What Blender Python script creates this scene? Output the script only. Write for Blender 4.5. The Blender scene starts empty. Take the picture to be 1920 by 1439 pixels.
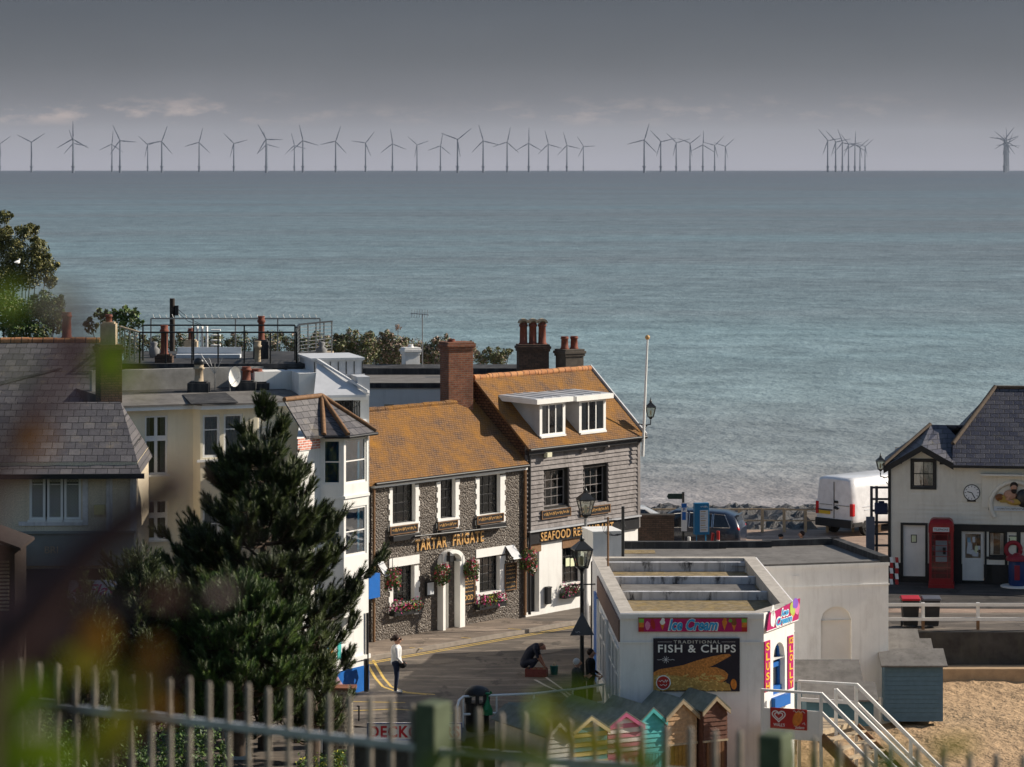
import bpy, math, random
from mathutils import Vector, Matrix
random.seed(7)
R_ = math.radians
SC = bpy.context.scene
COL = SC.collection
# ---------------------------------------------------------------- view model
F, H, HY, CX = 5800.0, 15.9, 307.0, 960.0     # focal length (px of a 1920 wide frame), eye height, eye-level row, centre column
EARTH = 7.43e6
SEA_Z = -4.0
def at(px, py, Y): return Vector(((px-CX)*Y/F, Y, H-(py-HY)*Y/F))
def G(px, py, z=0.0): return at(px, py, F*(H-z)/(py-HY))
class Fr:
    """a vertical facade frame: local x runs along the wall, local -y faces out, z is up"""
    def __init__(s, ox, oy, oz=0, deg=0):
        s.o = Vector((ox, oy, oz)); s.deg = deg; a = R_(deg)
        s.u = Vector((math.cos(a), math.sin(a), 0)); s.n = Vector((-math.sin(a), math.cos(a), 0))
    def hit(s, px, py, off=0.0):
        d = Vector(((px-CX)/F, 1, -(py-HY)/F)); c = Vector((0, 0, H))
        t = (off-(c-s.o).dot(s.n))/d.dot(s.n); p = c+d*t-s.o
        return p.dot(s.u), p.z
    def rect(s, x0, y0, x1, y1, off=0.0):
        a, b = s.hit(x0, (y0+y1)/2, off), s.hit(x1, (y0+y1)/2, off)
        xm = (x0+x1)/2
        return a[0], b[0], s.hit(xm, y1, off)[1], s.hit(xm, y0, off)[1]      # x0,x1,z0,z1
    def world(s, x, y, z): return s.o+s.u*x+s.n*y+Vector((0, 0, z))
# ---------------------------------------------------------------- objects
def tag(o, label=None, cat=None, group=None, kind=None):
    if label: o['label'] = label
    if cat: o['category'] = cat
    if group: o['group'] = group
    if kind: o['kind'] = kind
    return o
def thing(name, label, cat, loc=(0, 0, 0), rz=0, group=None, kind=None):
    o = bpy.data.objects.new(name, None); COL.objects.link(o)
    o.location = loc; o.rotation_euler = (0, 0, R_(rz)); o.empty_display_size = .2
    return tag(o, label, cat, group, kind)
def frthing(fr, name, label, cat, group=None): return thing(name, label, cat, fr.o, fr.deg, group)
def children(o): return [c for c in bpy.data.objects if c.parent == o]
def copy_tree(o, parent=None):
    c = o.copy(); COL.objects.link(c)
    if parent: c.parent = parent
    for ch in children(o): copy_tree(ch, c)
    return c
class MB:
    def __init__(s): s.v = []; s.f = []; s.m = []; s.s = []
    def add(s, vs, fs, mi=0, smooth=False):
        b = len(s.v); s.v += [tuple(v) for v in vs]
        for f in fs: s.f.append([b+i for i in f]); s.m.append(mi); s.s.append(smooth)
        return s
    def quad(s, a, b, c, d, mi=0): return s.add([a, b, c, d], [(0, 1, 2, 3)], mi)
    def poly(s, pts, mi=0): return s.add(pts, [tuple(range(len(pts)))], mi)
    def box(s, x0, y0, z0, x1, y1, z1, mi=0):
        if x0 > x1: x0, x1 = x1, x0
        if y0 > y1: y0, y1 = y1, y0
        if z0 > z1: z0, z1 = z1, z0
        return s.add([(x0,y0,z0),(x1,y0,z0),(x1,y1,z0),(x0,y1,z0),(x0,y0,z1),(x1,y0,z1),(x1,y1,z1),(x0,y1,z1)],
            [(0,3,2,1),(4,5,6,7),(0,1,5,4),(1,2,6,5),(2,3,7,6),(3,0,4,7)], mi)
    def ext(s, pts, vec, mi=0):
        """closed prism: planar polygon pushed along vec"""
        n = len(pts); v = Vector(vec); P = [Vector(p) for p in pts]
        nn = Vector((0, 0, 0))
        for i in range(n): nn += P[i].cross(P[(i+1) % n])
        if nn.dot(v) > 0: P.reverse()
        fs = [tuple(range(n)), tuple(range(2*n-1, n-1, -1))]
        fs += [(i, n+i, n+(i+1) % n, (i+1) % n) for i in range(n)]
        return s.add(P+[p+v for p in P], fs, mi)
    def bar(s, p0, p1, w, h=None, mi=0, up=(0, 0, 1)):
        h = h or w; p0 = Vector(p0); p1 = Vector(p1); d = (p1-p0).normalized(); u = Vector(up)
        if abs(d.dot(u)) > .98: u = Vector((0, 1, 0))
        a = d.cross(u).normalized(); b = a.cross(d)
        q = [a*x*w/2+b*y*h/2 for x, y in ((-1,-1),(1,-1),(1,1),(-1,1))]
        return s.add([p0+c for c in q]+[p1+c for c in q], [(0,1,2,3),(7,6,5,4),(0,4,5,1),(1,5,6,2),(2,6,7,3),(3,7,4,0)], mi)
    def tube(s, pts, r, n=8, mi=0, smooth=True, cap=True):
        P = [Vector(p) for p in pts]; rs = r if isinstance(r, (list, tuple)) else [r]*len(P)
        vs = []; a = None
        for i, p in enumerate(P):
            d = (P[min(i+1, len(P)-1)]-P[max(i-1, 0)])
            d = d.normalized() if d.length > 1e-9 else Vector((0, 0, 1))
            if a is None:
                a = d.cross(Vector((0, 0, 1)) if abs(d.z) < .95 else Vector((0, 1, 0))).normalized()
            else:
                a = (a-d*a.dot(d)); a = a.normalized() if a.length > 1e-6 else d.orthogonal().normalized()
            b = d.cross(a)
            vs += [p+(a*math.cos(2*math.pi*k/n)+b*math.sin(2*math.pi*k/n))*rs[i] for k in range(n)]
        fs = []
        for i in range(len(P)-1):
            for k in range(n): fs.append((i*n+k, i*n+(k+1) % n, (i+1)*n+(k+1) % n, (i+1)*n+k))
        s.add(vs, fs, mi, smooth)
        if cap:
            s.add(vs[:n], [tuple(range(n-1, -1, -1))], mi); s.add(vs[-n:], [tuple(range(n))], mi)
        return s
    def lathe(s, c, prof, n=16, mi=0, smooth=True):
        c = Vector(c)
        return s.tube2([(c+Vector((0, 0, z)), r) for z, r in prof], n, mi, smooth)
    def tube2(s, pr, n, mi, smooth):
        vs = []; 
        for p, r in pr: vs += [(p.x+r*math.cos(2*math.pi*k/n), p.y+r*math.sin(2*math.pi*k/n), p.z) for k in range(n)]
        fs = []
        for i in range(len(pr)-1):
            for k in range(n): fs.append((i*n+k, i*n+(k+1) % n, (i+1)*n+(k+1) % n, (i+1)*n+k))
        s.add(vs, fs, mi, smooth)
        s.add(vs[:n], [tuple(range(n-1, -1, -1))], mi); return s.add(vs[-n:], [tuple(range(n))], mi)
    def ball(s, c, r, n=10, mi=0, sx=1, sy=1, sz=1):
        c = Vector(c); vs = []; fs = []; m = max(4, n//2+1)
        for i in range(m+1):
            t = math.pi*i/m
            for k in range(n):
                p = 2*math.pi*k/n; vs.append(c+Vector((r*sx*math.sin(t)*math.cos(p), r*sy*math.sin(t)*math.sin(p), r*sz*math.cos(t))))
        for i in range(m):
            for k in range(n): fs.append((i*n+k, (i+1)*n+k, (i+1)*n+(k+1) % n, i*n+(k+1) % n))
        return s.add(vs, fs, mi, True)
    def build(s, name, mats, parent=None, bevel=0):
        me = bpy.data.meshes.new(name); me.from_pydata(s.v, [], s.f)
        mats = mats if isinstance(mats, (list, tuple)) else [mats]
        for m in mats: me.materials.append(m)
        me.polygons.foreach_set('material_index', s.m); me.polygons.foreach_set('use_smooth', s.s)
        me.update()
        o = bpy.data.objects.new(name, me); COL.objects.link(o)
        if parent: o.parent = parent
        if bevel:
            b = o.modifiers.new('bevel', 'BEVEL'); b.width = bevel; b.segments = 2; b.limit_method = 'ANGLE'; b.angle_limit = R_(40)
        return o
def struct(o, kind='structure'): o['kind'] = kind; return o
# ---------------------------------------------------------------- materials
def nt(name):
    m = bpy.data.materials.new(name); m.use_nodes = True; t = m.node_tree
    return m, t, t.nodes['Principled BSDF']
def N(t, typ, **kw):
    n = t.nodes.new(typ)
    for k, v in kw.items():
        if k in n.inputs: n.inputs[k].default_value = v
        else: setattr(n, k, v)
    return n
def L(t, a, b): t.links.new(a, b)
def c4(c): return (c[0], c[1], c[2], 1)
def ramp(t, fac, stops):
    r = N(t, 'ShaderNodeValToRGB'); e = r.color_ramp.elements
    while len(e) < len(stops): e.new(.5)
    for i, (p, c) in enumerate(stops): e[i].position = p; e[i].color = c4(c) if len(c) == 3 else c
    L(t, fac, r.inputs[0]); return r.outputs[0]
def mixc(t, fac, a, b, mode='MIX'):
    m = N(t, 'ShaderNodeMix', data_type='RGBA', blend_type=mode)
    for s, v in ((m.inputs[0], fac), (m.inputs[6], a), (m.inputs[7], b)):
        if hasattr(v, 'is_output'): L(t, v, s)
        else: s.default_value = v if not isinstance(v, (tuple, list)) else c4(v)
    return m.outputs[2]
def coords(t, kind='Object', scale=(1, 1, 1)):
    c = N(t, 'ShaderNodeTexCoord'); mp = N(t, 'ShaderNodeMapping'); mp.inputs['Scale'].default_value = scale
    L(t, c.outputs[kind], mp.inputs[0]); return mp.outputs[0]
def noise(t, vec, scale, detail=4, rough=.6):
    n = N(t, 'ShaderNodeTexNoise'); n.inputs['Scale'].default_value = scale; n.inputs['Detail'].default_value = detail
    n.inputs['Roughness'].default_value = rough; L(t, vec, n.inputs['Vector']); return n.outputs['Fac']
def bump(t, b, h, strength=.4, dist=.02):
    n = N(t, 'ShaderNodeBump'); n.inputs['Strength'].default_value = strength; n.inputs['Distance'].default_value = dist
    L(t, h, n.inputs['Height']); L(t, n.outputs[0], b.inputs['Normal']); return n
def dim(c, k): return tuple(max(0, x*k) for x in c)
def M(name, col, rough=.75, var=.15, scale=2.5, bmp=.0, bscale=60, metal=0, dirt=None, dirt_amt=.5, spec=.3, bdist=.01):
    m, t, b = nt(name); v = coords(t)
    n1 = noise(t, v, scale, 6, .65); col1 = ramp(t, n1, [(.3, dim(col, 1-var)), (.7, dim(col, 1+var))])
    if dirt:
        v2 = coords(t, 'Object', (1, 1, .35)); n2 = noise(t, v2, 1.7, 8, .7); v3 = coords(t, 'Object', (5, 5, .35)); n3 = noise(t, v3, 1.3, 5, .6)
        k = ramp(t, n2, [(.5, (0, 0, 0)), (.78, (dirt_amt,)*3)]); col1 = mixc(t, k, col1, dirt); k3 = ramp(t, n3, [(.52, (0, 0, 0)), (.75, (dirt_amt*.7,)*3)]); col1 = mixc(t, k3, col1, dirt)
    L(t, col1, b.inputs['Base Color']); b.inputs['Roughness'].default_value = rough; b.inputs['Metallic'].default_value = metal
    b.inputs['Specular IOR Level'].default_value = spec
    if bmp: bump(t, b, noise(t, v, bscale, 3, .6), bmp, bdist)
    return m
def brickm(name, c1, c2, mort, bw=.22, bh=.075, msize=.012, umode='xy', lichen=None, lich=(.5, .62), vs=1.0, bst=.5, rough=.85, grime=None, lscale=1.6):
    m, t, b = nt(name); c = N(t, 'ShaderNodeTexCoord'); s = N(t, 'ShaderNodeSeparateXYZ'); L(t, c.outputs['Object'], s.inputs[0])
    cb = N(t, 'ShaderNodeCombineXYZ')
    if umode == 'xy':
        a = N(t, 'ShaderNodeMath', operation='ADD'); L(t, s.outputs[0], a.inputs[0]); L(t, s.outputs[1], a.inputs[1]); L(t, a.outputs[0], cb.inputs[0])
    else: L(t, s.outputs[0 if umode == 'x' else 1], cb.inputs[0])
    vm = N(t, 'ShaderNodeMath', operation='MULTIPLY'); L(t, s.outputs[2], vm.inputs[0]); vm.inputs[1].default_value = vs; L(t, vm.outputs[0], cb.inputs[1])
    # a little waviness so that courses are not ruler straight
    nz = N(t, 'ShaderNodeTexNoise'); nz.inputs['Scale'].default_value = 1.3; L(t, c.outputs['Object'], nz.inputs['Vector'])
    vv = N(t, 'ShaderNodeVectorMath', operation='MULTIPLY_ADD'); L(t, nz.outputs['Color'], vv.inputs[0]); vv.inputs[1].default_value = (.03, .03, 0); L(t, cb.outputs[0], vv.inputs[2])
    br = N(t, 'ShaderNodeTexBrick'); L(t, vv.outputs[0], br.inputs['Vector'])
    br.inputs['Color1'].default_value = c4(c1); br.inputs['Color2'].default_value = c4(c2); br.inputs['Mortar'].default_value = c4(mort)
    br.inputs['Scale'].default_value = 1; br.inputs['Mortar Size'].default_value = msize; br.inputs['Brick Width'].default_value = bw; br.inputs['Row Height'].default_value = bh
    br.inputs['Mortar Smooth'].default_value = .3
    v = coords(t); col = br.outputs['Color']
    col = mixc(t, .55, col, ramp(t, noise(t, v, 9, 5), [(.25, (.55,)*3), (.75, (1.35,)*3)]), 'MULTIPLY')
    if grime: col = mixc(t, ramp(t, noise(t, v, 1.1, 7, .7), [(.45, (0,)*3), (.7, (.7,)*3)]), col, grime)
    if lichen:
        k = ramp(t, noise(t, v, lscale, 9, .78), [(lich[0], (0,)*3), (lich[1], (.92,)*3)])
        lc = mixc(t, noise(t, v, 14, 4), dim(lichen, .6), dim(lichen, 1.35)); col = mixc(t, k, col, lc)
    L(t, col, b.inputs['Base Color']); b.inputs['Roughness'].default_value = rough; b.inputs['Specular IOR Level'].default_value = .25
    h = N(t, 'ShaderNodeMath', operation='MULTIPLY_ADD'); L(t, br.outputs['Fac'], h.inputs[0]); h.inputs[1].default_value = -1
    L(t, noise(t, v, 25, 5), h.inputs[2]); bump(t, b, h.outputs[0], bst, .02)
    return m
def flintm():
    m, t, b = nt('flint_wall'); v = coords(t)
    vo = N(t, 'ShaderNodeTexVoronoi'); vo.inputs['Scale'].default_value = 17; L(t, v, vo.inputs['Vector'])
    sp = N(t, 'ShaderNodeSeparateColor'); L(t, vo.outputs['Color'], sp.inputs[0])
    stone = ramp(t, sp.outputs[0], [(0, (.045, .038, .033)), (.4, (.09, .072, .058)), (.68, (.14, .112, .09)), (.9, (.23, .19, .155)), (1, (.55, .5, .44))])
    k = ramp(t, vo.outputs['Distance'], [(.25, (0,)*3), (.6, (1,)*3)])
    col = mixc(t, k, stone, (.085, .068, .054)); L(t, col, b.inputs['Base Color']); b.inputs['Roughness'].default_value = .6
    h = N(t, 'ShaderNodeMath', operation='MULTIPLY'); L(t, vo.outputs['Distance'], h.inputs[0]); h.inputs[1].default_value = -1
    bump(t, b, h.outputs[0], .9, .06); return m
def glassm(name, tint=(.6, .66, .7), refl=.05):
    m = bpy.data.materials.new(name); m.use_nodes = True; t = m.node_tree; t.nodes.clear()
    o = N(t, 'ShaderNodeOutputMaterial'); tr = N(t, 'ShaderNodeBsdfTransparent'); tr.inputs[0].default_value = c4(tint)
    gl = N(t, 'ShaderNodeBsdfGlossy'); gl.inputs['Roughness'].default_value = .03
    fr = N(t, 'ShaderNodeFresnel'); fr.inputs[0].default_value = 1.5
    ad = N(t, 'ShaderNodeMath', operation='ADD'); L(t, fr.outputs[0], ad.inputs[0]); ad.inputs[1].default_value = refl; ad.use_clamp = True
    mx = N(t, 'ShaderNodeMixShader'); L(t, ad.outputs[0], mx.inputs[0]); L(t, tr.outputs[0], mx.inputs[1]); L(t, gl.outputs[0], mx.inputs[2]); L(t, mx.outputs[0], o.inputs[0])
    v = coords(t); nb = N(t, 'ShaderNodeBump'); nb.inputs['Strength'].default_value = .06; nb.inputs['Distance'].default_value = .02
    L(t, noise(t, v, 3, 2), nb.inputs['Height']); L(t, nb.outputs[0], gl.inputs['Normal']); return m
def leafm(name, c, var=.5, rough=.5, trans=0):
    m, t, b = nt(name); g = N(t, 'ShaderNodeObjectInfo'); v = coords(t)
    n = noise(t, v, 6, 3); col = ramp(t, n, [(.25, dim(c, 1-var)), (.75, dim(c, 1+var))])
    L(t, col, b.inputs['Base Color']); b.inputs['Roughness'].default_value = rough; b.inputs['Specular IOR Level'].default_value = .35
    if trans:
        tl = N(t, 'ShaderNodeBsdfTranslucent'); L(t, col, tl.inputs[0]); mx = N(t, 'ShaderNodeMixShader'); mx.inputs[0].default_value = trans; L(t, b.outputs[0], mx.inputs[1]); L(t, tl.outputs[0], mx.inputs[2]); L(t, mx.outputs[0], t.nodes['Material Output'].inputs[0])
    return m
WHITE = M('white_paint', (.78, .77, .74), .55, .05, 2, .06, 30, dirt=(.5, .47, .42), dirt_amt=.25)
STUCCO = M('white_stucco', (.76, .75, .72), .85, .06, 1.2, .35, 28, dirt=(.42, .4, .37), dirt_amt=.35)
KIOSK = M('shaded_kiosk_render', (.74, .725, .72), .85, .07, 1.1, .3, 24, dirt=(.4, .38, .37), dirt_amt=.4)  # white render, greyed slightly: the front's shade is put into the colour
REAR = M('grazing_lit_render', (.86, .83, .78), .85, .06, 1.0, .3, 20, dirt=(.5, .45, .4), dirt_amt=.45)  # lighter and warmer than KIOSK: grazing sun is put into the colour
CREAM = M('cream_stucco', (.82, .74, .56), .85, .07, 1.1, .25, 30, dirt=(.55, .45, .3), dirt_amt=.3)
PEBBLE = M('pebbledash', (.7, .6, .45), .9, .35, 30, .8, 45, dirt=(.35, .28, .2), dirt_amt=.4, bdist=.03)
BLACK = M('black_paint', (.018, .018, .02), .45, .2, 5)
IRON = M('black_iron', (.015, .016, .017), .4, .3, 20, spec=.5)
STEEL = M('galvanised_steel', (.42, .42, .42), .38, .2, 14, metal=.85)
RAILM = M('silver_rail', (.86, .86, .85), .3, .06, 10, metal=.15)
GLASS = glassm('window_glass'); GLASSB = glassm('sky_window_glass', (.2, .42, .55), .3)
VOID = M('dark_interior', (.03, .028, .026), .9, .3)
CURT = M('net_curtain', (.5, .47, .43), .9, .15, 12)
CURTW = M('pale_blind', (.6, .63, .66), .8, .06, 8)
ROOFO = brickm('lichen_roof_tiles', (.16, .10, .07), (.21, .13, .085), (.035, .025, .02), .13, .085, .012, 'x', (.34, .155, .024), (.36, .68), 1.45, .8, .95, None, 1.1)
TILEH = brickm('hung_wall_tiles', (.11, .05, .028), (.17, .085, .045), (.02, .013, .01), .17, .1, .014, 'y', (.3, .15, .03), (.6, .75), 1.0, .8)
RIDGEO = brickm('orange_ridge_tiles', (.4, .17, .075), (.5, .24, .11), (.1, .06, .04), .35, 2, .02, 'x', (.45, .24, .06), (.55, .7), 1, .4)
SLATE = brickm('grey_slates', (.085, .08, .088), (.15, .14, .142), (.016, .016, .018), .34, .21, .012, 'x', (.24, .2, .14), (.56, .74), 1.25, .6, .6)
SLATEB = brickm('blue_slates', (.05, .052, .075), (.10, .098, .115), (.012, .012, .015), .36, .2, .014, 'x', (.14, .13, .09), (.58, .74), 1.3, .7, .5)
BRICK = brickm('red_brick', (.21, .075, .045), (.3, .12, .065), (.22, .18, .14), .22, .075, .010, 'xy', None, grime=(.06, .04, .03))
BRICKD = brickm('sooty_brick', (.085, .055, .04), (.14, .085, .06), (.05, .042, .035), .22, .075, .012, 'xy', (.16, .13, .07), (.6, .75), grime=(.035, .03, .025))
BRICKW = brickm('white_red_brick_band', (.55, .14, .09), (.7, .3, .22), (.75, .72, .68), .22, .075, .014, 'xy')
FLINT = flintm()
TERRA = M('terracotta_pot', (.2, .06, .036), .8, .25, 6, .1, 30, dirt=(.08, .05, .04), dirt_amt=.7)
BUFF = M('buff_clay_pot', (.45, .36, .25), .8, .2, 5, .1, 30, dirt=(.15, .11, .08), dirt_amt=.6)
FELT = M('grey_roof_felt', (.16, .15, .14), .9, .25, 1.6, .3, 40, dirt=(.06, .055, .05), dirt_amt=.7)
FELTB = M('black_roof_felt', (.035, .035, .037), .8, .4, 2, .2, 30, dirt=(.2, .19, .18), dirt_amt=.45)
FELTM = M('mossy_roof_felt', (.22, .17, .1), .95, .5, 5, .6, 40, dirt=(.3, .2, .04), dirt_amt=.9, bdist=.03)
PATCHY = M('bitumen_patched_upstand', (.52, .52, .54), .75, .2, 1.5, .15, 20, dirt=(.04, .04, .045), dirt_amt=1.0)
ZINC = M('pale_zinc_cladding', (.60, .61, .63), .5, .08, 2, .05, 20, metal=.1, dirt=(.4, .4, .42), dirt_amt=.4)
LEAD = M('lead_cladding', (.42, .43, .45), .55, .12, 2, .05, 20, metal=.15, dirt=(.28, .28, .3), dirt_amt=.5)
GOLD = M('gold_lettering', (.58, .34, .13), .4, .1, 10)
WOODG = M('grey_weatherboard', (.235, .215, .21), .85, .3, 4, .3, 40, dirt=(.08, .07, .065), dirt_amt=.8)
WOODC = M('cream_weatherboard', (.74, .7, .61), .7, .05, 2, .1, 30, dirt=(.4, .34, .25), dirt_amt=.35)
OAK = M('brown_timber', (.2, .11, .055), .75, .3, 8, .2, 30)
PALEW = M('pale_timber', (.42, .33, .22), .8, .25, 10, .2, 40)
BLUEP = M('blue_paint', (.012, .12, .42), .45, .1, 4)
PTM = PATCHY.node_tree   # bold black bitumen patches over the pale upstands
for n_ in PTM.nodes:
    if n_.type == 'VALTORGB' and abs(n_.color_ramp.elements[0].position-.5) < .01: n_.color_ramp.elements[0].position = .54; n_.color_ramp.elements[1].position = .62
POLEM = M('creosoted_pole', (.05, .038, .03), .85, .3, 8, .2, 30)
# ---------------------------------------------------------------- world, sun, camera
W = bpy.data.worlds.new('World'); SC.world = W; W.use_nodes = True; t = W.node_tree
bg = t.nodes['Background']
SUN_TH, SUN_EL = 13.0, 30.0
sky = N(t, 'ShaderNodeTexSky', sky_type='NISHITA', sun_disc=False); sky.sun_elevation = R_(SUN_EL); sky.sun_rotation = R_(90-SUN_TH)
sky.air_density = 1.2; sky.dust_density = .6; sky.ozone_density = 1.5
SKY_S = .074
tc = N(t, 'ShaderNodeTexCoord'); sp = N(t, 'ShaderNodeSeparateXYZ'); L(t, tc.outputs['Generated'], sp.inputs[0])
# a grey bank of weather stands over the sea horizon, paler at its foot
bank = ramp(t, sp.outputs[2], [(0, (.28, .272, .305)), (.008, (.232, .225, .243)), (.0185, (.148, .149, .161)), (.033, (.098, .105, .115)), (.053, (.072, .083, .098)), (.09, (.07, .084, .1))])
mpc = N(t, 'ShaderNodeMapping'); mpc.inputs['Scale'].default_value = (60, 60, 190); L(t, tc.outputs['Generated'], mpc.inputs[0])
cn = noise(t, mpc.outputs[0], 1.0, 7, .62)
mpd = N(t, 'ShaderNodeMapping'); mpd.inputs['Scale'].default_value = (9, 9, 30); mpd.inputs['Location'].default_value = (5.3, 1.7, 0); L(t, tc.outputs['Generated'], mpd.inputs[0])
cn2 = noise(t, mpd.outputs[0], 1.0, 3, .5)
band = ramp(t, sp.outputs[2], [(.0115, (0,)*3), (.0150, (1,)*3), (.0185, (.75,)*3), (.0215, (0,)*3)])
cm = N(t, 'ShaderNodeMath', operation='MULTIPLY'); L(t, ramp(t, cn, [(.5, (0,)*3), (.66, (1,)*3)]), cm.inputs[0]); L(t, band, cm.inputs[1])
cm1 = N(t, 'ShaderNodeMath', operation='MULTIPLY'); L(t, cm.outputs[0], cm1.inputs[0]); L(t, ramp(t, cn2, [(.40, (.12,)*3), (.6, (1,)*3)]), cm1.inputs[1])
ax = N(t, 'ShaderNodeMapRange'); L(t, sp.outputs[0], ax.inputs[0]); ax.inputs[1].default_value = -.16; ax.inputs[2].default_value = .16; ax.inputs[3].default_value = 1.0; ax.inputs[4].default_value = .3
cm2 = N(t, 'ShaderNodeMath', operation='MULTIPLY'); L(t, cm1.outputs[0], cm2.inputs[0]); L(t, ax.outputs[0], cm2.inputs[1]); cm1 = cm2
bank = mixc(t, cm1.outputs[0], bank, (.37, .305, .28))
# slow unevenness across the bank
bank = mixc(t, .35, bank, ramp(t, cn2, [(.3, (.8,)*3), (.7, (1.2,)*3)]), 'MULTIPLY')
sk = N(t, 'ShaderNodeVectorMath', operation='SCALE'); L(t, sky.outputs[0], sk.inputs[0]); sk.inputs['Scale'].default_value = SKY_S
up = ramp(t, sp.outputs[2], [(.07, (0,)*3), (.30, (1,)*3)])
fin = mixc(t, up, bank, sk.outputs[0])
L(t, fin, bg.inputs['Color']); bg.inputs['Strength'].default_value = 1.0
ld = bpy.data.lights.new('sun', 'SUN'); ld.energy = 5.0; ld.angle = R_(.53); ld.color = (1, .9, .76)
sun = bpy.data.objects.new('sun', ld); COL.objects.link(sun)
a, e = R_(SUN_TH), R_(SUN_EL)
SV = Vector((math.cos(a)*math.cos(e), math.sin(a)*math.cos(e), math.sin(e)))
sun.rotation_euler = SV.to_track_quat('Z', 'Y').to_euler(); sun.location = (60, 40, 60)
cd = bpy.data.cameras.new('camera'); cam = bpy.data.objects.new('camera', cd); COL.objects.link(cam); SC.camera = cam
cam.location = (0, 0, H); cam.rotation_euler = (R_(90), 0, 0)
cd.sensor_width = 36; cd.lens = 36*F/1920; cd.shift_y = -(719.5-HY)/1920; cd.clip_end = 60000; cd.clip_start = .2
cd.dof.use_dof = True; cd.dof.focus_distance = 112; cd.dof.aperture_fstop = 3.6
SC.view_settings.view_transform = 'Standard'; SC.view_settings.look = 'None'; SC.view_settings.exposure = .34; SC.view_settings.gamma = 1
# ---------------------------------------------------------------- sea
m, t, b = nt('sea_water')
v = coords(t, 'Object')
big = noise(t, coords(t, 'Object', (.0012, .004, 1)), 1, 5, .6)
mid = noise(t, coords(t, 'Object', (.012, .03, 1)), 1, 6, .65)
chop = noise(t, coords(t, 'Object', (.16, .13, 1)), 1, 5, .65)
rip = noise(t, coords(t, 'Object', (.9, .5, 1)), 1, 3, .6)
sv = N(t, 'ShaderNodeSeparateXYZ'); L(t, v, sv.inputs[0])
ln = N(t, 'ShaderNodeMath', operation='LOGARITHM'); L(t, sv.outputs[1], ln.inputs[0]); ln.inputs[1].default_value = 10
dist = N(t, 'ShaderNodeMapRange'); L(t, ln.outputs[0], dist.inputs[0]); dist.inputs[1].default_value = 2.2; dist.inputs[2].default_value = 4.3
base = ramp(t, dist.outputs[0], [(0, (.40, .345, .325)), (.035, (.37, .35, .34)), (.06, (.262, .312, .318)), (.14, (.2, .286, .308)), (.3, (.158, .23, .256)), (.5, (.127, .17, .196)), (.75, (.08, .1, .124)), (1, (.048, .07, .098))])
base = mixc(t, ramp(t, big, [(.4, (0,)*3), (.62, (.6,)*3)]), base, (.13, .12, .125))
base = mixc(t, .7, base, ramp(t, mid, [(.3, (.77,)*3), (.7, (1.22,)*3)]), 'MULTIPLY')
base = mixc(t, .8, base, ramp(t, chop, [(.3, (.6,)*3), (.7, (1.42,)*3)]), 'MULTIPLY')
fleck = noise(t, coords(t, 'Object', (.05, .06, 1)), 1, 8, .75)
ff = N(t, 'ShaderNodeMath', operation='MULTIPLY'); L(t, ramp(t, fleck, [(.67, (0,)*3), (.72, (1,)*3)]), ff.inputs[0]); L(t, ramp(t, mid, [(.46, (0,)*3), (.6, (1,)*3)]), ff.inputs[1])
base = mixc(t, ff.outputs[0], base, (.5, .5, .48))
# lines of low breakers close to the shore
surf = noise(t, coords(t, 'Object', (.018, .16, 1)), 1, 5, .6); sf = N(t, 'ShaderNodeMath', operation='MULTIPLY'); L(t, ramp(t, surf, [(.57, (0,)*3), (.62, (1,)*3), (.66, (.1,)*3)]), sf.inputs[0]); L(t, ramp(t, dist.outputs[0], [(0, (.5,)*3), (.04, (.3,)*3), (.07, (0,)*3)]), sf.inputs[1])
base = mixc(t, sf.outputs[0], base, (.6, .58, .56))
L(t, base, b.inputs['Base Color']); b.inputs['Roughness'].default_value = .45; b.inputs['IOR'].default_value = 1.33; b.inputs['Specular IOR Level'].default_value = .25
hh = N(t, 'ShaderNodeMath', operation='MULTIPLY_ADD'); L(t, chop, hh.inputs[0]); hh.inputs[1].default_value = 2.2; L(t, rip, hh.inputs[2])
bump(t, b, hh.outputs[0], .55, .5)
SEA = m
mb = MB(); rows = []; nr, ncx = 150, 28
for i in range(nr+1):
    d = 125*(21000/125)**(i/nr); hw = 70+d*.26
    rows.append([(hw*(2*k/ncx-1), d, SEA_Z-d*d/(2*EARTH)) for k in range(ncx+1)])
vs = [p for r in rows for p in r]; fs = [(i*(ncx+1)+k, i*(ncx+1)+k+1, (i+1)*(ncx+1)+k+1, (i+1)*(ncx+1)+k) for i in range(nr) for k in range(ncx)]
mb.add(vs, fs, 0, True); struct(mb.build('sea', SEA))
# ---------------------------------------------------------------- land
def asphaltm(name, c, c2):
    m, t, b = nt(name); v = coords(t)
    col = mixc(t, ramp(t, noise(t, v, .35, 7, .7), [(.38, (0,)*3), (.66, (1,)*3)]), c, c2)
    col = mixc(t, .5, col, ramp(t, noise(t, v, 60, 2), [(.3, (.5,)*3), (.7, (1.5,)*3)]), 'MULTIPLY')
    col = mixc(t, ramp(t, noise(t, coords(t, 'Object', (.35, 1.5, 1)), 1.1, 9, .75), [(.5, (0,)*3), (.62, (.75,)*3)]), col, dim(c2, 1.75))
    col = mixc(t, ramp(t, noise(t, coords(t, 'Object', (1.2, .5, 1)), .7, 8, .7), [(.56, (0,)*3), (.6, (.7,)*3)]), col, dim(c, .55))
    L(t, col, b.inputs['Base Color']); b.inputs['Roughness'].default_value = .85; b.inputs['Specular IOR Level'].default_value = .3
    bump(t, b, noise(t, v, 45, 3), .5, .015); return m
ASPH = asphaltm('worn_asphalt', (.085, .073, .063), (.15, .125, .102))
PAVE = asphaltm('pavement_tarmac', (.15, .12, .096), (.22, .175, .138))
PROM = asphaltm('promenade_paving', (.24, .17, .13), (.32, .23, .175))
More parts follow.
